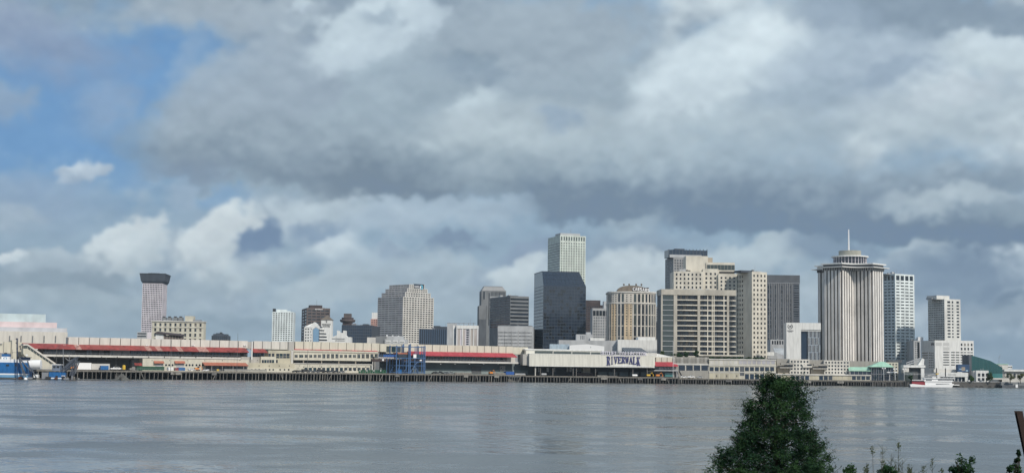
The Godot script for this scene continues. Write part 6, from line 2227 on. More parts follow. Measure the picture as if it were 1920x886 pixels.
func steamer() -> void:
	var l := bank_lot("paddle_steamer", "white paddle steamer with red stern wheel box and two black stacks", "boat", 1706, 1792, 0.0)
	var z := 6.0
	var st := mb()
	var pts := PackedVector2Array()
	for q in [[1709, 725.6], [1707, 720.5], [1712, 719.2], [1736, 721.6], [1787, 719.6], [1790, 719.0], [1786, 725.6]]: pts.append(Vector2(l.P(q[0], q[1], z).x, l.P(q[0], q[1], z).y))
	slab(st, pts, z - 8, z)
	done(st, "hull", M.white_metal, l.node)
	var red := pbox(l, "red_deckhouse", M.red_paint, 1711, 714.4, 1736, 721.0, z - 0.6, 6.5)
	for i in 7:
		pbox(l, "stern_window", M.glass_b, 1713 + i * 3.2, 712.2, 1714.8 + i * 3.2, 715.0, z - 0.5, 0.2, red)
	pbox(l, "stern_deck", M.white_metal, 1711, 711.6, 1735, 712.6, z - 0.2, 7)
	var low := pbox(l, "lower_deckhouse", M.white_metal, 1735.5, 714.6, 1786, 722.0, z - 0.5, 6.8)
	var upp := pbox(l, "upper_deckhouse", M.white_metal, 1734.5, 709.2, 1787, 714.0, z - 0.8, 6.0)
	pbox(l, "deck_edge", M.white_metal, 1733.5, 713.6, 1789, 715.0, z - 0.1, 7.6)
	pbox(l, "deck_edge", M.white_metal, 1734, 708.4, 1792, 709.6, z - 0.1, 7.6)
	for i in 6:
		pbox(l, "cabin_window", M.glass_a, 1737 + i * 1.9, 711.0, 1738.2 + i * 1.9, 713.4, z - 0.7, 0.2, upp)
	for i in 17:
		pbox(l, "deck_window", M.glass_b, 1760 + i * 1.6, 710.4, 1761.0 + i * 1.6, 713.0, z - 0.7, 0.2, upp)
		pbox(l, "lower_window", M.glass_b, 1756 + i * 1.5, 718.8, 1757.0 + i * 1.5, 720.6, z - 0.4, 0.2, low)
	railing(l, 1735, 1790, l.Y(1760, 708.4, z), z - 0.3, M.white_metal)
	for s in [[1757.0, 689.5], [1773.6, 690.0]]:
		st = mb()
		bar(st, Vector3(l.X(s[0], 700, z - 3), l.Y(1760, 709, z - 3), z - 3), l.P(s[0], s[1], z - 3), 0.42, 8, 0.36)
		done(st, "smoke_stack", M.dark_metal, l.node)
	pbox(l, "pilot_house", M.white_metal, 1749, 704.6, 1755.5, 708.6, z - 2, 3)
	pbox(l, "pilot_roof", M.yellow_paint, 1756, 699.2, 1761, 701.4, z - 2, 2)
	pbox(l, "awning_frame", M.pale_wall, 1738, 703.6, 1768, 704.4, z - 1, 5)
	st = mb()
	bar(st, l.P(1768, 697, z - 2), l.P(1736, 704.6, z - 2), 0.12, 4)
	bar(st, l.P(1787, 709, z - 1), l.P(1793, 704, z - 1), 0.15, 4)
	done(st, "derrick", M.pale_wall, l.node)


func far_right() -> void:
	var z := -4.0
	var st: SurfaceTool
	# --- wedge of green glass
	var l := bank_lot("green_glass_wedge", "dark green glass wedge building sloping down to the right", "building", 1797, 1884, 0.0)
	st = mb()
	var pts := PackedVector2Array()
	for q in [[1818.6, 712], [1818.6, 665.6], [1823, 665.8], [1858, 676], [1880.6, 688.6], [1880.6, 708.4], [1862, 709]]: pts.append(Vector2(l.P(q[0], q[1], z - 12).x, l.P(q[0], q[1], z - 12).y))
	slab(st, pts, z - 32, z - 12)
	done(st, "glass_wall", M.glass_teal, l.node)
	for i in 9:
		var px := 1824.0 + i * 6.8
		var ty := 666.5 + maxf(0, px - 1826) * 0.36
		pbox(l, "mullion", M.teal_frame, px, ty, px + 0.5, 708, z - 11.9, 0.15)
	for k in 5:
		pbox(l, "transom", M.teal_frame, 1819, 676 + k * 7.0, minf(1880, 1842.0 + k * 16), 676.4 + k * 7.0, z - 11.88, 0.15)
	pbox(l, "slab_end", M.slate_wall, 1818.2, 665.2, 1822.6, 712, z - 11.6, 20)
	pbox(l, "mural_wall", M.mural_blue, 1797, 682.8, 1818.4, 697, z - 11, 6)
	for s in [[1799.5, 1804, 690.5, 692.6], [1804, 1810.5, 687.6, 694.5], [1812, 1816, 693, 696]]:
		pbox(l, "mural_shape", M.mural_pale if s[0] != 1804 else M.mural_tan, s[0], s[2], s[1], s[3], z - 10.94, 0.05)
	pbox(l, "low_glass", M.glass_sea, 1862, 700, 1881, 708.8, z - 10, 3)
	pbox(l, "base", M.pale_wall, 1858, 708.2, 1891, 711.2, z - 6, 6)
	# --- small white block with square openings
	l = bank_lot("white_square_block", "small white two-storey block with dark square windows before the green wedge", "building", 1826, 1857, 0.0)
	pbox(l, "wall", M.white_wall, 1831.5, 694.2, 1854.5, 716, z, 8)
	pbox(l, "left_wall", M.pale_wall, 1826.5, 694.8, 1831.6, 716, z - 2, 6)
	for i in 3:
		for k in 2:
			pbox(l, "window", M.glass_a, 1834.4 + i * 7.6, 699.4 + k * 8.8, 1839.2 + i * 7.6, 705.4 + k * 8.0, z + 0.06, 0.2)
	pbox(l, "roof_rail", M.grey_metal, 1840, 690.4, 1840.5, 694.4, z - 3, 0.3)
	pbox(l, "roof_rail", M.grey_metal, 1844, 689.6, 1844.5, 694.4, z - 3, 0.3)
	# --- low pale buildings at the right edge
	l = bank_lot("pale_roof_terrace", "pale low building with roof terrace at the right edge", "building", 1868, 1960, 0.0)
	pbox(l, "upper_wall", M.pale_wall, 1868, 682.4, 1891, 712, z - 30, 14)
	pbox(l, "roof_edge", M.copper_green, 1866, 681.6, 1892, 682.6, z - 29.5, 15)
	pbox(l, "roof_room", M.white_wall, 1890, 684.6, 1899, 691.5, z - 32, 8)
	for i in 3:
		pbox(l, "roof_window", M.glass_a, 1891 + i * 2.8, 686.6, 1892.8 + i * 2.8, 689.0, z - 31.9, 0.15)
	pbox(l, "wall", M.pale_wall, 1880, 695.0, 1960, 716, z - 18, 10)
	pbox(l, "canopy", M.white_wall, 1884, 692.4, 1945, 696.0, z - 16, 12)
	for i in 7:
		pbox(l, "opening", M.glass_a if i % 2 else M.grey_wall, 1882 + i * 6.6, 699.6, 1885.6 + i * 6.6, 708, z - 17.9, 0.15)
	st = mb()
	bar(st, l.P(1874.0, 683, z - 31), l.P(1874.4, 668, z - 31), 0.12, 5)
	bar(st, l.P(1874.3, 670, z - 31), l.P(1876.5, 665.5, z - 31), 0.1, 5)
	done(st, "flag_pole", M.grey_metal, l.node)
	# --- quay wall with arches
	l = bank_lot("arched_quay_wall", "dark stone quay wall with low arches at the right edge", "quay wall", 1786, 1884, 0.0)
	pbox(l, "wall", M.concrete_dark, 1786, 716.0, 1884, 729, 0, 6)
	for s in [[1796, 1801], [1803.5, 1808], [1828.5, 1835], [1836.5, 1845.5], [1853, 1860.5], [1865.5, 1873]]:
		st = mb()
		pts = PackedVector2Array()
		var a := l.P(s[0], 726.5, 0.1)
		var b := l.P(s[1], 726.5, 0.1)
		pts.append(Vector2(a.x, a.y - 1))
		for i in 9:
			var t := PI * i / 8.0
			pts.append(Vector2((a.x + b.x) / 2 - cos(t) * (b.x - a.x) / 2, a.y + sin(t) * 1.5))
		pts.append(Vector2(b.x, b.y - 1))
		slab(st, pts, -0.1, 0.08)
		done(st, "arch_shade", M.shadow_gap, l.node)  # flat slab, the shade inside an arch painted as its colour
	pbox(l, "coping", M.grey_wall, 1786, 715.2, 1884, 716.4, 0.3, 7)
	for i in 8:
		pbox(l, "bollard", M.timber_grey, 1790 + i * 12.0, 713.4, 1791.2 + i * 12.0, 716, -0.6, 0.4)
	pbox(l, "landing_stage", M.white_metal, 1787, 720.6, 1800, 722.0, 2.5, 3)
	# --- moored launch
	l = bank_lot("moored_launch", "grey and white harbour launch moored at the right edge", "boat", 1876, 1960, 0.0)
	pbox(l, "hull", M.slate_wall, 1880, 722.4, 1950, 727.4, 6, 5)
	pbox(l, "cabin", M.mid_grey, 1878, 716.6, 1946, 722.4, 5.4, 4)
	pbox(l, "cabin_window", M.glass_navy, 1884, 718.6, 1900, 721.2, 5.5, 0.2)
	pbox(l, "white_crate", M.white_metal, 1905.4, 720.2, 1909.6, 726, 6.4, 0.8)
	pbox(l, "rail", M.light_grey, 1878, 715.8, 1946, 716.4, 5.2, 0.2)


func bush(called: String, label: String, category: String, px: float, py: float, depth: float, rx: float, ry: float, n: int, leaf: float, mats: Array, group := "", ground := 3.4) -> void:
	var c := at(px, py, depth)
	var o := Node3D.new()
	o.name = numbered(called)
	o.position = Vector3(c.x, minf(ground, c.y - ry), c.z)
	add_child(o)
	tag(o, label, category, group)
	var rel := c - o.position
	var st := mb()
	bar(st, Vector3(0, 0, 0), rel, maxf(rx * 0.08, 0.03), 6, maxf(rx * 0.04, 0.015))
	for k in 5:
		var d := Vector3(rng.randfn(), absf(rng.randfn()) * 0.6 + 0.3, rng.randfn()).normalized()
		bar(st, rel * 0.6, rel + d * Vector3(rx, ry, rx) * 0.7, maxf(rx * 0.03, 0.012), 5, 0.008)
	done(st, "trunk", M.bark, o)
	var lumps := []
	for k in 9:
		var d := Vector3(rng.randfn(), rng.randfn(), rng.randfn()).normalized() * rng.randf_range(0.35, 0.8)
		lumps.append([rel + d * Vector3(rx, ry, rx), rng.randf_range(0.3, 0.55)])
	lumps.append([rel, 0.6])
	for m in mats:
		st = mb()
		for k in lumps:
			leaves(st, k[0], Vector3(rx, ry, rx) * k[1], n / mats.size() / lumps.size(), leaf)
		done(st, "crown", m, o)


func leaves(st: SurfaceTool, c: Vector3, r: Vector3, n: int, leaf: float) -> void:
	for i in n:
		var d := Vector3(rng.randfn(), rng.randfn(), rng.randfn()).normalized()
		var k := pow(rng.randf(), 0.45) * (0.82 + 0.3 * n_mid.get_noise_3dv(d * 190.0 + c * 60.0))
		var p := c + d * r * k
		var a := Vector3(rng.randfn(), rng.randfn() - 0.5, rng.randfn()).normalized()
		var b := a.cross(Vector3(rng.randfn(), rng.randfn(), rng.randfn())).normalized()
		var s := leaf * rng.randf_range(0.6, 1.3)
		tri(st, p - a * s, p + b * s * 0.45, p + a * s)
		tri(st, p - a * s, p + a * s, p - b * s * 0.45)


# ============================================================ things on the wharf and in the river
func car(l: Lot, label: String, px: float, z: float, deck_y: float, m: Material, kind := "car", flip := false) -> void:
	var o := Node3D.new()
	o.name = numbered("parked_" + kind)
	var lp := Vector3(l.X(px, 690, z), deck_y, z)
	o.transform = l.xf * Transform3D(Basis(Vector3.UP, PI if flip else 0.0), lp)
	add_child(o)
	tag(o, label, kind, "vehicles parked on the wharf")
	var st := mb()
	var prof: Array = [[-2.2, 0.35], [2.2, 0.35], [2.25, 0.8], [1.3, 0.95], [0.75, 1.45], [-1.3, 1.48], [-1.95, 1.0], [-2.25, 0.9]]
	var wins: Array = [[1.15, 0.97], [0.68, 1.38], [-1.22, 1.4], [-1.75, 1.0]]
	var len := 2.2
	if kind == "pickup":
		prof = [[-2.7, 0.5], [2.7, 0.5], [2.75, 1.05], [1.5, 1.2], [0.95, 1.85], [-0.5, 1.88], [-0.65, 1.25], [-2.75, 1.2]]
		wins = [[1.35, 1.22], [0.88, 1.76], [-0.42, 1.78], [-0.5, 1.24]]
		len = 2.7
	elif kind == "van":
		prof = [[-2.7, 0.4], [2.6, 0.4], [2.65, 1.1], [1.9, 1.3], [1.3, 2.2], [-2.7, 2.25]]
		wins = [[1.75, 1.35], [1.25, 2.0], [0.3, 2.0], [0.3, 1.35]]
		len = 2.6
	var pts := PackedVector2Array()
	for q in prof: pts.append(Vector2(q[0], q[1]))
	slab(st, pts, -0.9, 0.9)
	done(st, "body", m, o)
	st = mb()
	pts = PackedVector2Array()
	for q in wins: pts.append(Vector2(q[0], q[1]))
	slab(st, pts, -0.92, 0.92)
	done(st, "windows", M.glass_c, o)
	for x in [-len * 0.62, len * 0.62]:
		for zz in [-0.85, 0.85]:
			st = mb()
			bar(st, Vector3(x, 0.36, zz - 0.12), Vector3(x, 0.36, zz + 0.12), 0.36, 10)
			var wheel := done(st, "wheel", M.tyre, o)
			boxed("hub", M.light_grey, wheel, Vector3(x - 0.16, 0.2, zz - 0.14), Vector3(x + 0.16, 0.52, zz + 0.14))


func container(l: Lot, called: String, label: String, px0: float, ytop: float, px1: float, deck_y: float, z: float, deep: float, m: Material, category := "container") -> void:
	var a := l.P(px0, ytop, z)
	var b := l.P(px1, ytop, z)
	var o := Node3D.new()
	o.name = numbered(called)
	o.transform = l.xf * Transform3D(Basis(), Vector3(a.x, deck_y, z))
	add_child(o)
	tag(o, label, category)
	var w := b.x - a.x
	var h := a.y - deck_y
	boxed("body", m, o, Vector3(0, 0.05, -deep), Vector3(w, h, 0))
	var n := maxi(3, int(w / 0.9))
	for i in n:
		boxed("corrugation", m, o, Vector3(w * (i + 0.15) / n, 0.2, 0), Vector3(w * (i + 0.6) / n, h - 0.15, 0.06))
	boxed("top_rail", m, o, Vector3(-0.03, h - 0.12, -deep), Vector3(w + 0.03, h + 0.04, 0.09))


func clutter(l: Lot, called: String, label: String, category: String, px: float, z: float, deck_y: float, kind: int, m: Material) -> void:
	var o := Node3D.new()
	o.name = numbered(called)
	o.transform = l.xf * Transform3D(Basis(), Vector3(l.X(px, 690, z), deck_y, z))
	add_child(o)
	tag(o, label, category)
	var st := mb()
	if kind == 0:   # upright tank with domed top
		lathe(st, PackedVector2Array([Vector2(0, 0.3), Vector2(0.95, 0.35), Vector2(0.95, 2.6), Vector2(0.6, 2.95), Vector2(0, 3.05)]), Vector3.ZERO, 16)
		done(st, "tank", m, o)
		for x in [-0.6, 0.6]:
			boxed("foot", M.dark_metal, o, Vector3(x - 0.1, 0, -0.5), Vector3(x + 0.1, 0.4, 0.5))
	elif kind == 1:   # small excavator
		boxed("tracks", M.tyre, o, Vector3(-1.5, 0, -1.1), Vector3(1.5, 0.7, 1.1))
		boxed("body", m, o, Vector3(-1.7, 0.75, -1.0), Vector3(0.9, 1.9, 1.0))
		boxed("cab", M.glass_a, o, Vector3(0.1, 1.9, -0.2), Vector3(1.2, 2.8, 0.9))
		bar(st, Vector3(0.8, 1.6, -0.5), Vector3(2.4, 3.2, -0.5), 0.2, 5)
		bar(st, Vector3(2.4, 3.2, -0.5), Vector3(3.6, 1.4, -0.5), 0.16, 5)
		bar(st, Vector3(3.6, 1.4, -0.5), Vector3(3.2, 0.5, -0.5), 0.32, 5)
		done(st, "arm", m, o)
	elif kind == 2:   # heap of rope and pipe
		for i in 9:
			var a := Vector3(rng.randf_range(-1.8, 1.2), 0.15 + 0.2 * (i / 3), rng.randf_range(-0.6, 0.6))
			bar(st, a, a + Vector3(rng.randf_range(1.0, 2.4), rng.randf_range(-0.05, 0.4), rng.randf_range(-0.5, 0.5)), 0.14, 5)
		done(st, "pipes", m, o)
	elif kind == 3:   # crates on a pallet
		boxed("pallet", M.timber, o, Vector3(-1.3, 0, -0.8), Vector3(1.3, 0.15, 0.8))
		boxed("crate", m, o, Vector3(-1.2, 0.15, -0.7), Vector3(0.1, 1.3, 0.7))
		boxed("crate", M.timber_pale, o, Vector3(0.2, 0.15, -0.7), Vector3(1.2, 1.0, 0.6))
	elif kind == 4:   # gas tank lying on feet
		bar(st, Vector3(-1.8, 1.0, 0), Vector3(1.8, 1.0, 0), 0.75, 14)
		done(st, "tank", m, o)
		for x in [-1.1, 1.1]:
			boxed("foot", M.dark_metal, o, Vector3(x - 0.15, 0, -0.5), Vector3(x + 0.15, 0.5, 0.5))


func props() -> void:
	var a := bank_lot("wharf_rail", "thin steel guard rail along the wharf edge below the red-roofed mall", "rail", 240, 470, 0.0)
	var da := a.Y(355, 694.7)
	railing(a, 242, 468, da, -0.5, M.grey_metal)
	# left wharf
	container(a, "white_trailer", "long white box trailer parked on the wharf near the dredge boom", 143.5, 679.6, 170.6, da, -8, 3, M.white_metal, "trailer")
	container(a, "beige_site_office", "beige flat-roofed site office beside the white box trailer", 171.0, 681.2, 205.0, da, -9, 3, M.pale_wall, "cabin")
	container(a, "blue_container", "blue container in front of the beige site office", 188.4, 685.2, 203.0, da, -5, 2.5, M.blue_paint)
	container(a, "green_container", "long dark green container beside the yellow tank", 255.5, 686.4, 307.5, da, -4, 2.6, M.green_paint)
	container(a, "blue_skip", "small blue container below the round windows", 334.5, 688.8, 346.6, da, -5, 2.4, M.blue_paint)
	container(a, "maroon_skip", "small maroon box left of the small blue container", 328.0, 689.4, 334.0, da, -5, 2.4, M.red_paint)
	container(a, "white_cabin", "small white cabin left of the maroon box", 314.5, 688.2, 324.4, da, -6, 2.4, M.white_metal, "cabin")
	clutter(a, "yellow_tank", "upright yellow tank on the wharf left of the green container", "tank", 231.5, -4, da, 0, M.yellow_paint)
	clutter(a, "orange_excavator", "small orange excavator standing right of the dredge boom", "excavator", 134, -6, da, 1, M.orange_paint)
	clutter(a, "pipe_heap", "heap of pale pipes below the long orange awning", "pipes", 384, -4, da, 2, M.white_metal)
	clutter(a, "orange_digger", "orange mini digger beside the pipe heap", "excavator", 369, -5, da, 1, M.orange_paint)
	clutter(a, "crate_stack", "timber crates on a pallet left of the green container", "crates", 246, -3, da, 3, M.timber_pale)
	clutter(a, "yellow_crates", "yellow crate on a pallet below the long orange awning", "crates", 409, -3, da, 3, M.yellow_paint)
	container(a, "barrier_run", "long low grey concrete barrier along the wharf edge", 420, 691.4, 500, da, -3, 0.6, M.conc_wall, "barrier")
	car(a, "white pickup truck parked left of the yellow tank", 214, -4, da, M.white_metal, "pickup")
	car(a, "second white pickup truck nearest the yellow tank", 220.4, -7, da, M.white_metal, "pickup", true)
	car(a, "white car parked by the white cabin and pipe heap", 359, -3, da, M.white_metal, "car")
	# centre wharf
	var b := bank_lot("green_hedge_fence", "low dark green screened fence along the wharf left of the gantry", "fence", 633, 728, 0.0)
	var db := b.Y(728, 699.6)
	for i in 12:
		pbox(b, "fence_panel", M.green_paint, 672 + i * 4.4, 693.0, 676.0 + i * 4.4, 699.4, -5, 0.2)
	for i in 6:
		pbox(b, "fence_lamp", M.white_metal, 648 + i * 13.0, 693.6, 649.4 + i * 13.0, 695.4, -4.6, 0.4)
	var cols := [M.tyre, M.slate_wall, M.dark_metal, M.mid_grey, M.slate_wall, M.dark_metal]
	var words := ["black", "charcoal", "black", "grey", "dark", "black"]
	for i in 10:
		car(b, "%s car in the parked row below the cream mall wing, number %s from the left" % [words[i % 6], ["one", "two", "three", "four", "five", "six", "seven", "eight", "nine", "ten"][i]], 553.5 + i * 9.6, -4.0 - (i % 2), db, cols[i % 6], "van" if i in [2, 5] else "car", i % 3 == 0)
	for i in 4:
		car(b, "dark car parked right of the gantry, %s from the left" % ["first", "second", "third", "fourth"][i], 815 + i * 10.2, -4.0 - (i % 2) * 2, db, [M.tyre, M.dark_metal, M.slate_wall, M.mid_grey][i], "car" if i != 1 else "pickup", i % 2 == 0)
	container(b, "blue_tarp_stack", "blue tarpaulin covered stack on the wharf near the white hall", 949, 696.2, 964, db, -3, 3, M.blue_tarp, "stack")
	container(b, "pale_barrier", "low pale barrier on the wharf left of the blue tarpaulin stack", 924, 698.6, 948, db, -2.5, 0.8, M.timber_pale, "barrier")
	container(b, "pale_barrier", "low pale barrier on the wharf right of the blue tarpaulin stack", 966, 699.6, 985, db, -2.5, 0.8, M.light_grey, "barrier")
	container(b, "pale_barrier", "low pale barrier on the wharf below the red awning", 853, 697.8, 884, db, -2.5, 0.8, M.timber_pale, "barrier")
	container(b, "blue_bin", "blue steel bin standing inside the foot of the gantry", 746, 691.0, 753, db, -7, 2, M.blue_paint, "bin")
	clutter(b, "orange_digger", "orange mini digger below the red awning gallery", "excavator", 921, -3, db, 1, M.orange_paint)
	# sign hall wharf
	var c := bank_lot("timber_stringer", "long pale timber baulk lying on the wharf below the lettered hall", "timber", 1118, 1160, 0.0)
	var dc := c.Y(1140, 705.4)
	pbox(c, "baulk", M.timber_pale, 1120, 703.2, 1139, 705.6, -1.5, 0.5)
	pbox(c, "baulk", M.timber, 1136, 704.0, 1158, 705.8, -2.4, 0.5)
	clutter(c, "white_gas_tank", "white gas tank lying under the lettered hall", "tank", 1190.5, -6, dc, 4, M.white_metal)
	clutter(c, "yellow_loader", "yellow loader standing left of the red awning pavilion", "excavator", 1217, -4, dc, 1, M.yellow_paint)
	clutter(c, "orange_loader", "bright orange machine standing below the red awning pavilion", "excavator", 1234.5, -3, dc, 1, M.orange_paint)
	clutter(c, "white_gas_tank", "pale tank lying on the wharf below the left end of the lettered hall", "tank", 1020, -8, dc, 4, M.light_grey)
	car(c, "white car parked right of the red awning pavilion", 1282.5, -4, dc - 0.35, M.white_metal, "car")
	car(c, "white pickup parked before the slatted parking deck", 1296, -5, dc - 0.4, M.white_metal, "pickup")
	car(c, "silver car parked before the slatted parking deck", 1312, -4, dc - 0.45, M.light_grey, "car", true)
	# poles along the wharf
	var poles := [[105.5, 652, "grey pole rising left of the orange excavator"], [320.8, 637, "tall thin pole before the red-roofed mall, left of the round windows"], [445.5, 624, "white flag pole above the red-roofed mall"], [576.6, 655.5, "tall light pole before the cream mall wing"], [1262.5, 640, "thin flag pole beside the red awning pavilion"]]
	for p in poles:
		var l := bank_lot("wharf_pole", p[2], "pole", p[0], p[0] + 3, 0.0, "poles along the wharf")
		var t := l.P(p[0], p[1], -2)
		var st := mb()
		bar(st, Vector3(t.x, 4.6, -2), t, 0.13, 6, 0.08)
		done(st, "shaft", M.timber_grey if p[0] < 1000 else M.white_metal, l.node)
		if p[0] in [576.6, 105.5]:
			st = mb()
			bar(st, t, t + Vector3(1.3, 0.2, 0), 0.07, 5)
			done(st, "lamp_arm", M.grey_metal, l.node)
	# shrubs on the garage roof
	var greens := [M.leaf_dark, M.leaf_mid]
	bush("roof_shrub", "olive roof tree left of the glazed end of the balcony tower", "tree", 1243, 663, 1150, 2.6, 2.2, 900, 0.42, [M.leaf_olive, M.leaf_mid], "roof garden trees")
	bush("roof_shrub", "wide dark shrub at the foot of the balcony tower's glazed end", "shrub", 1272, 664.5, 1152, 4.6, 2.2, 1500, 0.42, greens, "roof garden trees")
	bush("roof_shrub", "round dark roof tree before the curved balconies", "tree", 1287, 663, 1151, 3.0, 2.6, 1100, 0.42, greens, "roof garden trees")
	bush("roof_shrub", "dense dark roof tree below the middle of the balcony tower", "tree", 1306, 662.5, 1151, 2.4, 3.0, 1000, 0.42, greens, "roof garden trees")
	for i in 9:
		bush("terrace_hedge", "clump of low hedge along the garage roof edge, %s from the left" % ["first", "second", "third", "fourth", "fifth", "sixth", "seventh", "eighth", "ninth"][i], "hedge", 1322 + i * 13.5, 670.8, 1140, 3.2, 0.9, 500, 0.4, greens, "hedge clumps along the garage roof")
	bush("quay_tree", "bright green tree between the ferry hall and the white square block", "tree", 1822, 708, 1108, 2.4, 3.0, 900, 0.45, [M.leaf_bright, M.leaf_mid], "quay trees", 3.3)
	bush("quay_tree", "grey-green tree right of the white square block", "tree", 1857, 706, 1106, 2.6, 4.0, 900, 0.45, [M.leaf_olive, M.leaf_mid], "quay trees", 3.3)
	bush("quay_tree", "faint bare-branched tree before the pale low building", "tree", 1895, 706, 1100, 4.0, 3.4, 500, 0.4, [M.leaf_olive], "quay trees", 3.3)
	bush("quay_tree", "olive tree at the right edge of the quay", "tree", 1914, 706, 1100, 3.4, 3.2, 500, 0.4, [M.leaf_olive], "quay trees", 3.3)
	bush("quay_shrub", "dark green shrub beside the ferry ramp glass wall", "shrub", 1709, 707, 1106, 2.2, 2.2, 600, 0.4, greens, "quay trees", 3.3)


func dredge() -> void:
	var l := lot("blue_dredge", "blue and white dredge barge with spud mast and lattice boom", "dredge", -30, 140, 815, 3, 716, 0.0)
	var st := mb()
	# hull
	var pts := PackedVector2Array()
	for q in [[-30, 709.0], [88, 710.4], [150, 711.5], [204, 712.6], [204, 716.5], [-30, 718.5]]: pts.append(Vector2(l.P(q[0], q[1], 0).x, l.P(q[0], q[1], 0).y))
	slab(st, pts, -14, 0)
	done(st, "hull", M.hull_black, l.node)
	pbox(l, "hull_stripe", M.rust, 30, 716.0, 120, 717.0, 0.06, 0.1)
	# main house
	var house := pbox(l, "deckhouse", M.blue_paint, -30, 679.0, 52, 707.4, -2, 9)
	pbox(l, "white_stripe", M.white_metal, -30, 699.6, 52.2, 702.2, -1.92, 0.1, house)
	pbox(l, "lower_stripe", M.pale_blue, -30, 702.4, 52.2, 707.0, -1.93, 0.1, house)
	pbox(l, "roof_edge", M.white_metal, -30, 672.8, 52, 679.2, -3, 7.5)
	for s in [[10.5, 16], [26, 30.5], [44.5, 48.5]]:
		pbox(l, "window", M.glass_c, s[0], 682.6, s[1], 686.0, -1.9, 0.15, house)
	var fun := pbox(l, "funnel", M.blue_paint, 1.5, 663.2, 15, 679, -4, 4)
	pbox(l, "funnel_band", M.white_metal, 1.4, 668.0, 15.2, 673.6, -3.94, 4.2, fun)
	pbox(l, "funnel_cap", M.dark_metal, 6.5, 660.8, 11, 663.4, -5, 1.4, fun)
	text_on(l.node, "funnel_mark", "O", 1.1, M.pale_blue, l.P(8.6, 671.4, -3.9), 2.0, 0.05)
	# white fuel tank, lying
	st = mb()
	var ta := l.P(53, 683.0, -6)
	var tb := l.P(76, 683.0, -6)
	bar(st, ta, tb, 2.45, 20)
	done(st, "white_tank", M.white_metal, l.node)
	railing(l, 60, 100, l.Y(80, 691.5, -3), -3, M.light_grey)
	pbox(l, "walkway", M.grey_metal, 54, 691.2, 100, 692.4, -3, 3)
	# spud mast and its gear
	st = mb()
	bar(st, l.P(31.0, 713, 0.6), l.P(31.0, 633.5, 0.6), 0.34, 8)
	done(st, "spud_mast", M.navy_paint, l.node)
	for s in [[29.2, 634.8], [29.0, 642.4], [30.2, 653.4], [22.6, 660.4], [22.4, 670.2]]:
		st = mb()
		lathe(st, PackedVector2Array([Vector2(0, -0.32), Vector2(0.32, 0), Vector2(0, 0.32)]), l.P(s[0], s[1], 0.4), 8)
		done(st, "signal_ball", M.dark_metal, l.node)
	st = mb()
	bar(st, l.P(22.6, 672, 0), l.P(22.6, 655, 0), 0.07, 5)
	bar(st, l.P(32.6, 660, 0), l.P(32.8, 634.5, 0), 0.06, 5)
	bar(st, l.P(22.6, 660.4, 0), l.P(31, 660.4, 0), 0.06, 5)
	done(st, "signal_mast", M.dark_metal, l.node)
	# A-frame
	for f in [0.8, -5.5]:
		st = mb()
		for s in [[33.5, 669, 44.2, 706], [36.5, 675, 47.5, 706], [33.5, 669, 55.0, 694.0], [50.5, 676, 57.0, 696], [57, 690, 67, 708], [54, 688, 62, 693]]:
			bar(st, l.P(s[0], s[1], 0.8) + Vector3(0, 0, f - 0.8), l.P(s[2], s[3], 0.8) + Vector3(0, 0, f - 0.8), 0.34, 6)
		done(st, "a_frame", M.grey_blue, l.node)
	st = mb()
	lathe(st, PackedVector2Array([Vector2(0, -0.7), Vector2(0.65, -0.4), Vector2(0.7, 0.4), Vector2(0, 0.8)]), l.P(32.8, 669.5, 1), 10)
	done(st, "sheave", M.dark_metal, l.node)
	pbox(l, "bridge", M.navy_paint, 38, 669.6, 52.5, 675.2, -3, 4)
	pbox(l, "bridge_roof", M.navy_paint, 36, 669.0, 54, 670.2, -2.6, 5)
	pbox(l, "bridge_mast", M.dark_metal, 42.5, 663.0, 43.2, 669.4, -4, 0.3)
	pbox(l, "radar", M.white_metal, 47.0, 664.0, 51.0, 666.8, -4, 0.6)
	# deck machinery
	pbox(l, "grey_winch_house", M.grey_metal, 77.0, 697.6, 90.0, 713, -1.5, 5)
	pbox(l, "white_winch", M.white_metal, 62, 701.8, 70, 707.4, -1.2, 3)
	pbox(l, "pilot_house", M.blue_grey, 96.5, 683.6, 112, 694.8, -3, 4)
	pbox(l, "pilot_window", M.glass_c, 98.5, 685.6, 103.4, 689.4, -2.9, 0.15)
	pbox(l, "pilot_window", M.glass_c, 105, 685.6, 110.4, 689.4, -2.9, 0.15)
	pbox(l, "pilot_roof", M.white_metal, 96, 682.4, 113, 683.8, -2.6, 5)
	var cab := pbox(l, "blue_cabin", M.blue_paint, 90.2, 697.2, 114.2, 713.4, -0.8, 5)
	pbox(l, "cabin_stripe", M.white_metal, 90.0, 707.6, 114.4, 709.4, -0.72, 0.1, cab)
	pbox(l, "cabin_lower_stripe", M.pale_blue, 90.0, 709.6, 114.3, 713.0, -0.73, 0.1, cab)
	pbox(l, "cabin_door", M.glass_c, 102.8, 703.8, 107.4, 707.4, -0.7, 0.15, cab)
	pbox(l, "blue_annex", M.blue_paint, 114.4, 698.0, 121, 705.4, -0.9, 3)
	pbox(l, "annex_stripe", M.white_metal, 114.3, 703.6, 121.2, 704.8, -0.85, 0.1)
	for i in 6:
		var q := 0 + i
		pbox(l, "deck_gear", [M.rust, M.grey_metal, M.timber_pale, M.dark_metal][i % 4], 33 + i * 17.0, 705.6 + (i % 3) * 1.4, 39 + i * 17.0 + (i % 2) * 4, 711.5, 0.0, 3)
	for i in 8:
		pbox(l, "deck_pipe", [M.dark_metal, M.grey_metal, M.timber_pale][i % 3], 116 + i * 4.2, 704.5 + (i * 5 % 4) * 1.2, 118.2 + i * 4.2, 712, -0.5, 1)
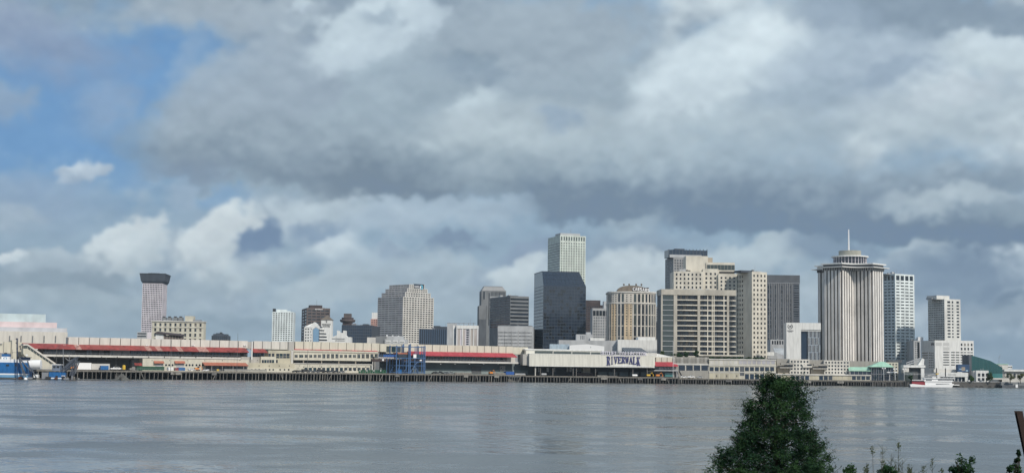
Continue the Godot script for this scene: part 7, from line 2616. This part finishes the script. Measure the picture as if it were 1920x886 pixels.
	# ladder boom
	for f in [-1.5, -5.0]:
		st = mb()
		for s in [[112.0, 695.0, 138.5, 671.0], [116.0, 698.5, 141.5, 677.0], [129.5, 704.0, 141.5, 671.5], [134.0, 705.0, 145.5, 676.5], [138.5, 671, 145.8, 668.5], [120, 690.5, 133, 678.5]]:
			bar(st, l.P(s[0], s[1], -1.5) + Vector3(0, 0, f + 1.5), l.P(s[2], s[3], -1.5) + Vector3(0, 0, f + 1.5), 0.3, 6)
		for i in 7:
			var t := i / 6.0
			bar(st, l.P(lerpf(112, 138, t), lerpf(695, 671.5, t), -1.5) + Vector3(0, 0, f + 1.5), l.P(lerpf(118, 141, t), lerpf(696.8, 678, t), -1.5) + Vector3(0, 0, f + 1.5), 0.12, 5)
		done(st, "lattice_boom", M.grey_blue, l.node)
	st = mb()
	for s in [[121.5, 671, 128, 676], [128.6, 662, 129.0, 676], [141, 671, 141.4, 700], [146, 668, 128, 677], [117.4, 653.5, 118.0, 697]]:
		bar(st, l.P(s[0], s[1], -2), l.P(s[2], s[3], -2), 0.16, 5)
	done(st, "stay", M.grey_metal, l.node)
	# floating buoys: white globes
	for s in [[30.5, 713.8, 1.05, "white mooring buoy floating at the dredge's near side"], [47.0, 709.4, 0.95, "smaller white buoy hung beside the dredge's A-frame"]]:
		var o := Node3D.new()
		o.name = numbered("white_buoy")
		o.position = at(s[0], s[1] + 1.0, 808.0)
		add_child(o)
		tag(o, s[3], "buoy", "white buoys at the dredge")
		st = mb()
		var prof := PackedVector2Array()
		for i in 9:
			prof.append(Vector2(sin(PI * i / 8.0) * s[2], -cos(PI * i / 8.0) * s[2]))
		lathe(st, prof, Vector3.ZERO, 14)
		done(st, "float", M.white_metal, o)
		st = mb()
		bar(st, Vector3(0, s[2] * 0.9, 0), Vector3(0, s[2] + 0.4, 0), 0.12, 6)
		done(st, "eye", M.dark_metal, o)
	# spoil heap on its raft
	var h := lot("spoil_heap", "grey heap of dredged spoil with timber stakes at the end of the dredge pontoon", "heap", 204, 241, 815, 0, 716, 0.0)
	st = mb()
	var cx := h.X(222, 716)
	var base := 0.2
	var n := 22
	var grid := []
	for j in 7:
		var ring := []
		for i in n:
			var t := TAU * i / n
			var k := j / 6.0
			var r := lerpf(h.w * 0.5, 0.25, pow(k, 0.85)) * (1.0 + 0.18 * n_mid.get_noise_2d(i * 37.0 + 11.0, j * 60.0))
			ring.append(Vector3(cx + cos(t) * r + k * 0.4, base + k * 3.5 + 0.3 * n_mid.get_noise_2d(i * 50.0, j * 80.0 + 400.0), -5 + sin(t) * r * 0.8))
		grid.append(ring)
	for j in 6:
		for i in n:
			quad(st, grid[j][i], grid[j + 1][i], grid[j + 1][(i + 1) % n], grid[j][(i + 1) % n])
	done(st, "heap", M.mud, h.node)
	for i in 10:
		st = mb()
		var x := cx + rng.randf_range(-4.0, 3.6)
		bar(st, Vector3(x, 0.2, -2.2), Vector3(x + rng.randf_range(-0.6, 0.6), rng.randf_range(1.2, 3.9), -3.6), 0.12, 5)
		done(st, "stake", M.timber_grey, h.node)
	boxed("opening", M.shadow_gap, h.node, Vector3(cx + 0.0, 0.5, -0.8), Vector3(cx + 1.2, 1.9, -0.3))
	pbox(h, "raft", M.hull_black, 200, 715.6, 242, 718.6, 0, 9)


# ============================================================ the near bank
func near_bank() -> void:
	var g := mb()
	var prof := [[40.0, 5.2], [0.0, 5.3], [-18.0, 4.5], [-46.0, 2.3], [-66.0, 0.7], [-76.0, -0.6], [-84.0, -3.0]]
	for i in prof.size() - 1:
		for k in 24:
			var x0 := -240.0 + k * 20.0
			quad(g, Vector3(x0, prof[i][1], prof[i][0]), Vector3(x0, prof[i + 1][1], prof[i + 1][0]), Vector3(x0 + 20, prof[i + 1][1], prof[i + 1][0]), Vector3(x0 + 20, prof[i][1], prof[i][0]))
	structure(g, "near_bank", M.bank_grass)
	near_tree()
	# steel pile leaning at the right edge
	var l := lot("rusty_steel_pile", "leaning rusty steel pile at the bottom right edge", "pile", 1900, 1925, 42, 0, 850, 2.2)
	var st := mb()
	var a := l.P(1910.5, 770.0, 0)
	var b := l.P(1935.5, 886.0, 0)
	var d := (a - b).normalized()
	var foot := b - d * 2.2
	for s in [[-0.085, 0.085, -0.09, -0.07], [-0.085, 0.085, 0.07, 0.09], [-0.012, 0.012, -0.07, 0.07]]:
		var v := []
		for e in [foot, a]:
			for q in [[s[0], s[2]], [s[1], s[2]], [s[1], s[3]], [s[0], s[3]]]:
				v.append(e + Vector3(q[0], 0, q[1]))
		for i in 4:
			quad(st, v[i], v[i + 4], v[4 + (i + 1) % 4], v[(i + 1) % 4])
		quad(st, v[4], v[7], v[6], v[5])
	done(st, "flange", M.rust_dark, l.node)
	# weeds
	reed("tall_reed", "tall slender reed with a drooping plume at the bottom edge", 1640.5, 834, 48, 1)
	reed("leafy_reed_clump", "leafy reed clump with upright blades at the bottom edge", 1672, 828, 47, 10)
	reed("thin_reed", "single thin reed with a small plume left of the round bush", 1749, 858, 48, 1)
	reed("short_reed", "short reed tops close to the big tree", 1613, 866, 48, 4)
	reed("short_reed", "short reed tops right of the leafy reed clump", 1697, 868, 47, 6)
	reed("short_reed", "short dark reed tops between the tall reed and the big tree", 1626, 872, 48, 4)
	bush("round_bush", "small leafy bush at the bottom edge near the right", "bush", 1808, 876, 46, 0.46, 0.52, 1000, 0.042, [M.leaf_near_b, M.leaf_near], "", 2.3)
	reed("short_reed", "short pale reed tops left of the thin reed", 1722, 872, 47, 6)
	reed("short_reed", "short pale reed tops left of the small leafy bush", 1768, 876, 47, 5)
	bush("low_weed", "low leafy weed at the foot of the big willow", "weed", 1592, 882, 47, 0.3, 0.22, 420, 0.045, [M.leaf_near_b], "", 2.3)
	bush("low_weed", "low leafy weed below the leafy reed clump", "weed", 1664, 884, 46, 0.4, 0.22, 520, 0.045, [M.leaf_near_b, M.leaf_near], "", 2.3)
	bush("round_bush", "low sprig left of the small leafy bush", "bush", 1793, 880, 46, 0.25, 0.2, 420, 0.05, [M.leaf_near], "", 2.3)
	bush("edge_sprig", "small leafy sprig below the rusty steel pile", "sprig", 1902, 880, 42, 0.22, 0.26, 260, 0.05, [M.leaf_near, M.leaf_near_b], "", 2.4)
	bush("edge_sprig", "tiny leaf cluster beside the rusty steel pile", "sprig", 1911, 849, 42, 0.06, 0.12, 160, 0.045, [M.leaf_near], "", 2.4)
	bush("dark_seed_head", "dark seed head on a stalk below the rusty steel pile", "seed head", 1908, 863, 42, 0.12, 0.07, 200, 0.04, [M.leaf_dark], "", 2.4)


func reed(called: String, label: String, px: float, ytop: float, depth: float, n: int) -> void:
	var o := Node3D.new()
	o.name = numbered(called)
	var top := at(px, ytop, depth)
	o.position = Vector3(top.x, 2.1, top.z)
	add_child(o)
	tag(o, label, "reed", "reeds on the near bank")
	var h := top.y - 2.1
	var st := mb()
	var sl := mb()
	for i in n:
		var x := 0.0 if n == 1 else rng.randf_range(-0.22, 0.22)
		var hh := h * (1.0 if i == 0 else rng.randf_range(0.78, 0.97))
		var tip := Vector3(x * 1.5 + rng.randf_range(-0.05, 0.05), hh, rng.randf_range(-0.1, 0.1))
		bar(st, Vector3(x, 0, 0), tip, 0.013, 5, 0.006)
		for k in (9 if n > 5 else 3):   # blades
			var t := rng.randf_range(0.62, 0.98)
			var p := Vector3(x, 0, 0).lerp(tip, t)
			var dir := Vector3(rng.randf_range(-1, 1), rng.randf_range(0.5, 1.3), rng.randf_range(-0.6, 0.6)).normalized()
			var len := rng.randf_range(0.16, 0.36)
			var e := p + dir * len
			var side := dir.cross(Vector3(0, 0, 1)).normalized() * 0.007
			tri(sl, p - side, p + side, e)
		if n <= 6 or i < 2:   # plume
			for k in 26:
				var p := tip + Vector3(rng.randfn() * 0.035, -rng.randf() * 0.26, rng.randfn() * 0.03)
				tri(sl, p, p + Vector3(0.012, -0.05, 0), p + Vector3(rng.randf_range(-0.06, 0.02), -0.03, 0.01))
	done(st, "stem", M.reed_stem, o)
	var bl := done(sl, "leaf_blades", M.reed_leaf, o)
	bl.set_meta("kind", "stuff")


func near_tree() -> void:
	var depth := 50.0
	var foot := at(1446, 900, depth)
	var o := Node3D.new()
	o.name = "willow_tree"
	o.position = Vector3(foot.x, 1.9, -depth)
	add_child(o)
	tag(o, "dark green conical young willow standing in the near foreground", "tree")
	# outline of the crown in photo pixels: row, left edge, right edge
	var rim := [[704, 1440, 1452], [716, 1426, 1490], [730, 1417, 1512], [760, 1404, 1521], [800, 1380, 1536], [840, 1347, 1557], [880, 1320, 1575], [930, 1296, 1588], [985, 1300, 1585], [1020, 1340, 1550]]
	var st := mb()
	var trunk_top := at(1456, 720, depth) - o.position
	bar(st, Vector3(0, 0, 0), trunk_top * 0.5 + Vector3(0.05, 0, 0.05), 0.11, 8, 0.07)
	bar(st, trunk_top * 0.5 + Vector3(0.05, 0, 0.05), trunk_top, 0.07, 7, 0.015)
	done(st, "trunk", M.bark, o)
	var lim := mb()
	var leaf := [mb(), mb(), mb()]
	var clumps := 800
	for c in clumps:
		var row := 706.0 + pow(rng.randf(), 0.72) * 300.0
		var k := 0
		while k < rim.size() - 2 and rim[k + 1][0] < row: k += 1
		var t := clampf((row - rim[k][0]) / float(rim[k + 1][0] - rim[k][0]), 0, 1)
		var lo := lerpf(rim[k][1], rim[k + 1][1], t)
		var hi := lerpf(rim[k][2], rim[k + 1][2], t)
		var half := (hi - lo) / 2
		var ang := rng.randf() * TAU
		var rad := pow(rng.randf(), 0.42)
		var wob := 0.95 + 0.42 * n_mid.get_noise_2d(ang * 60.0, row * 1.6)
		var px := (lo + hi) / 2 + cos(ang) * half * rad * wob
		var p := at(px, row, depth) - o.position
		p.z += sin(ang) * half * rad * wob * depth / FOC
		# limb towards the clump
		if c % 4 == 0:
			var q := trunk_top * clampf((p.y - 0.5) / trunk_top.y, 0.12, 0.92)
			bar(lim, q, p, 0.02, 4, 0.006)
		var size := rng.randf_range(0.1, 0.3)
		var dirn := Vector3(cos(ang) * 0.7, 0.25, sin(ang) * 0.7)
		var which: int = [0, 0, 1, 1, 2][rng.randi() % 5]
		for i in 105:
			var w := p + Vector3(rng.randfn(), rng.randfn() * 0.8, rng.randfn()) * size * 0.55
			var a := (Vector3(rng.randfn(), rng.randfn() * 0.6 - 0.55, rng.randfn()) + dirn * 0.5).normalized()
			var b := a.cross(Vector3(rng.randfn(), rng.randfn(), rng.randfn())).normalized()
			var s := rng.randf_range(0.035, 0.065)
			var lst: SurfaceTool = leaf[which if rng.randf() < 0.8 else rng.randi() % 3]
			tri(lst, w - a * s, w + b * s * 0.26, w + a * s)
			tri(lst, w - a * s, w + a * s, w - b * s * 0.26)
		# a hanging shoot
		if rng.randf() < 0.6:
			var e := p + dirn.normalized() * size * 1.7 + Vector3(0, rng.randf_range(-0.1, 0.16), 0)
			bar(lim, p, e, 0.008, 4, 0.004)
			for i in 14:
				var w := p.lerp(e, rng.randf_range(0.3, 1.05)) + Vector3(rng.randfn(), rng.randfn(), rng.randfn()) * 0.015
				var a := Vector3(rng.randfn(), rng.randfn() - 0.4, rng.randfn()).normalized()
				var b := a.cross(Vector3(rng.randfn(), 1, rng.randfn())).normalized()
				tri(leaf[which], w, w + a * 0.05 + b * 0.013, w + a * 0.1)
				tri(leaf[which], w, w + a * 0.1, w + a * 0.05 - b * 0.013)
	done(lim, "branches", M.bark, o)
	for i in 3:
		done(leaf[i], "crown", [M.leaf_near, M.leaf_near_b, M.leaf_near_c][i], o)
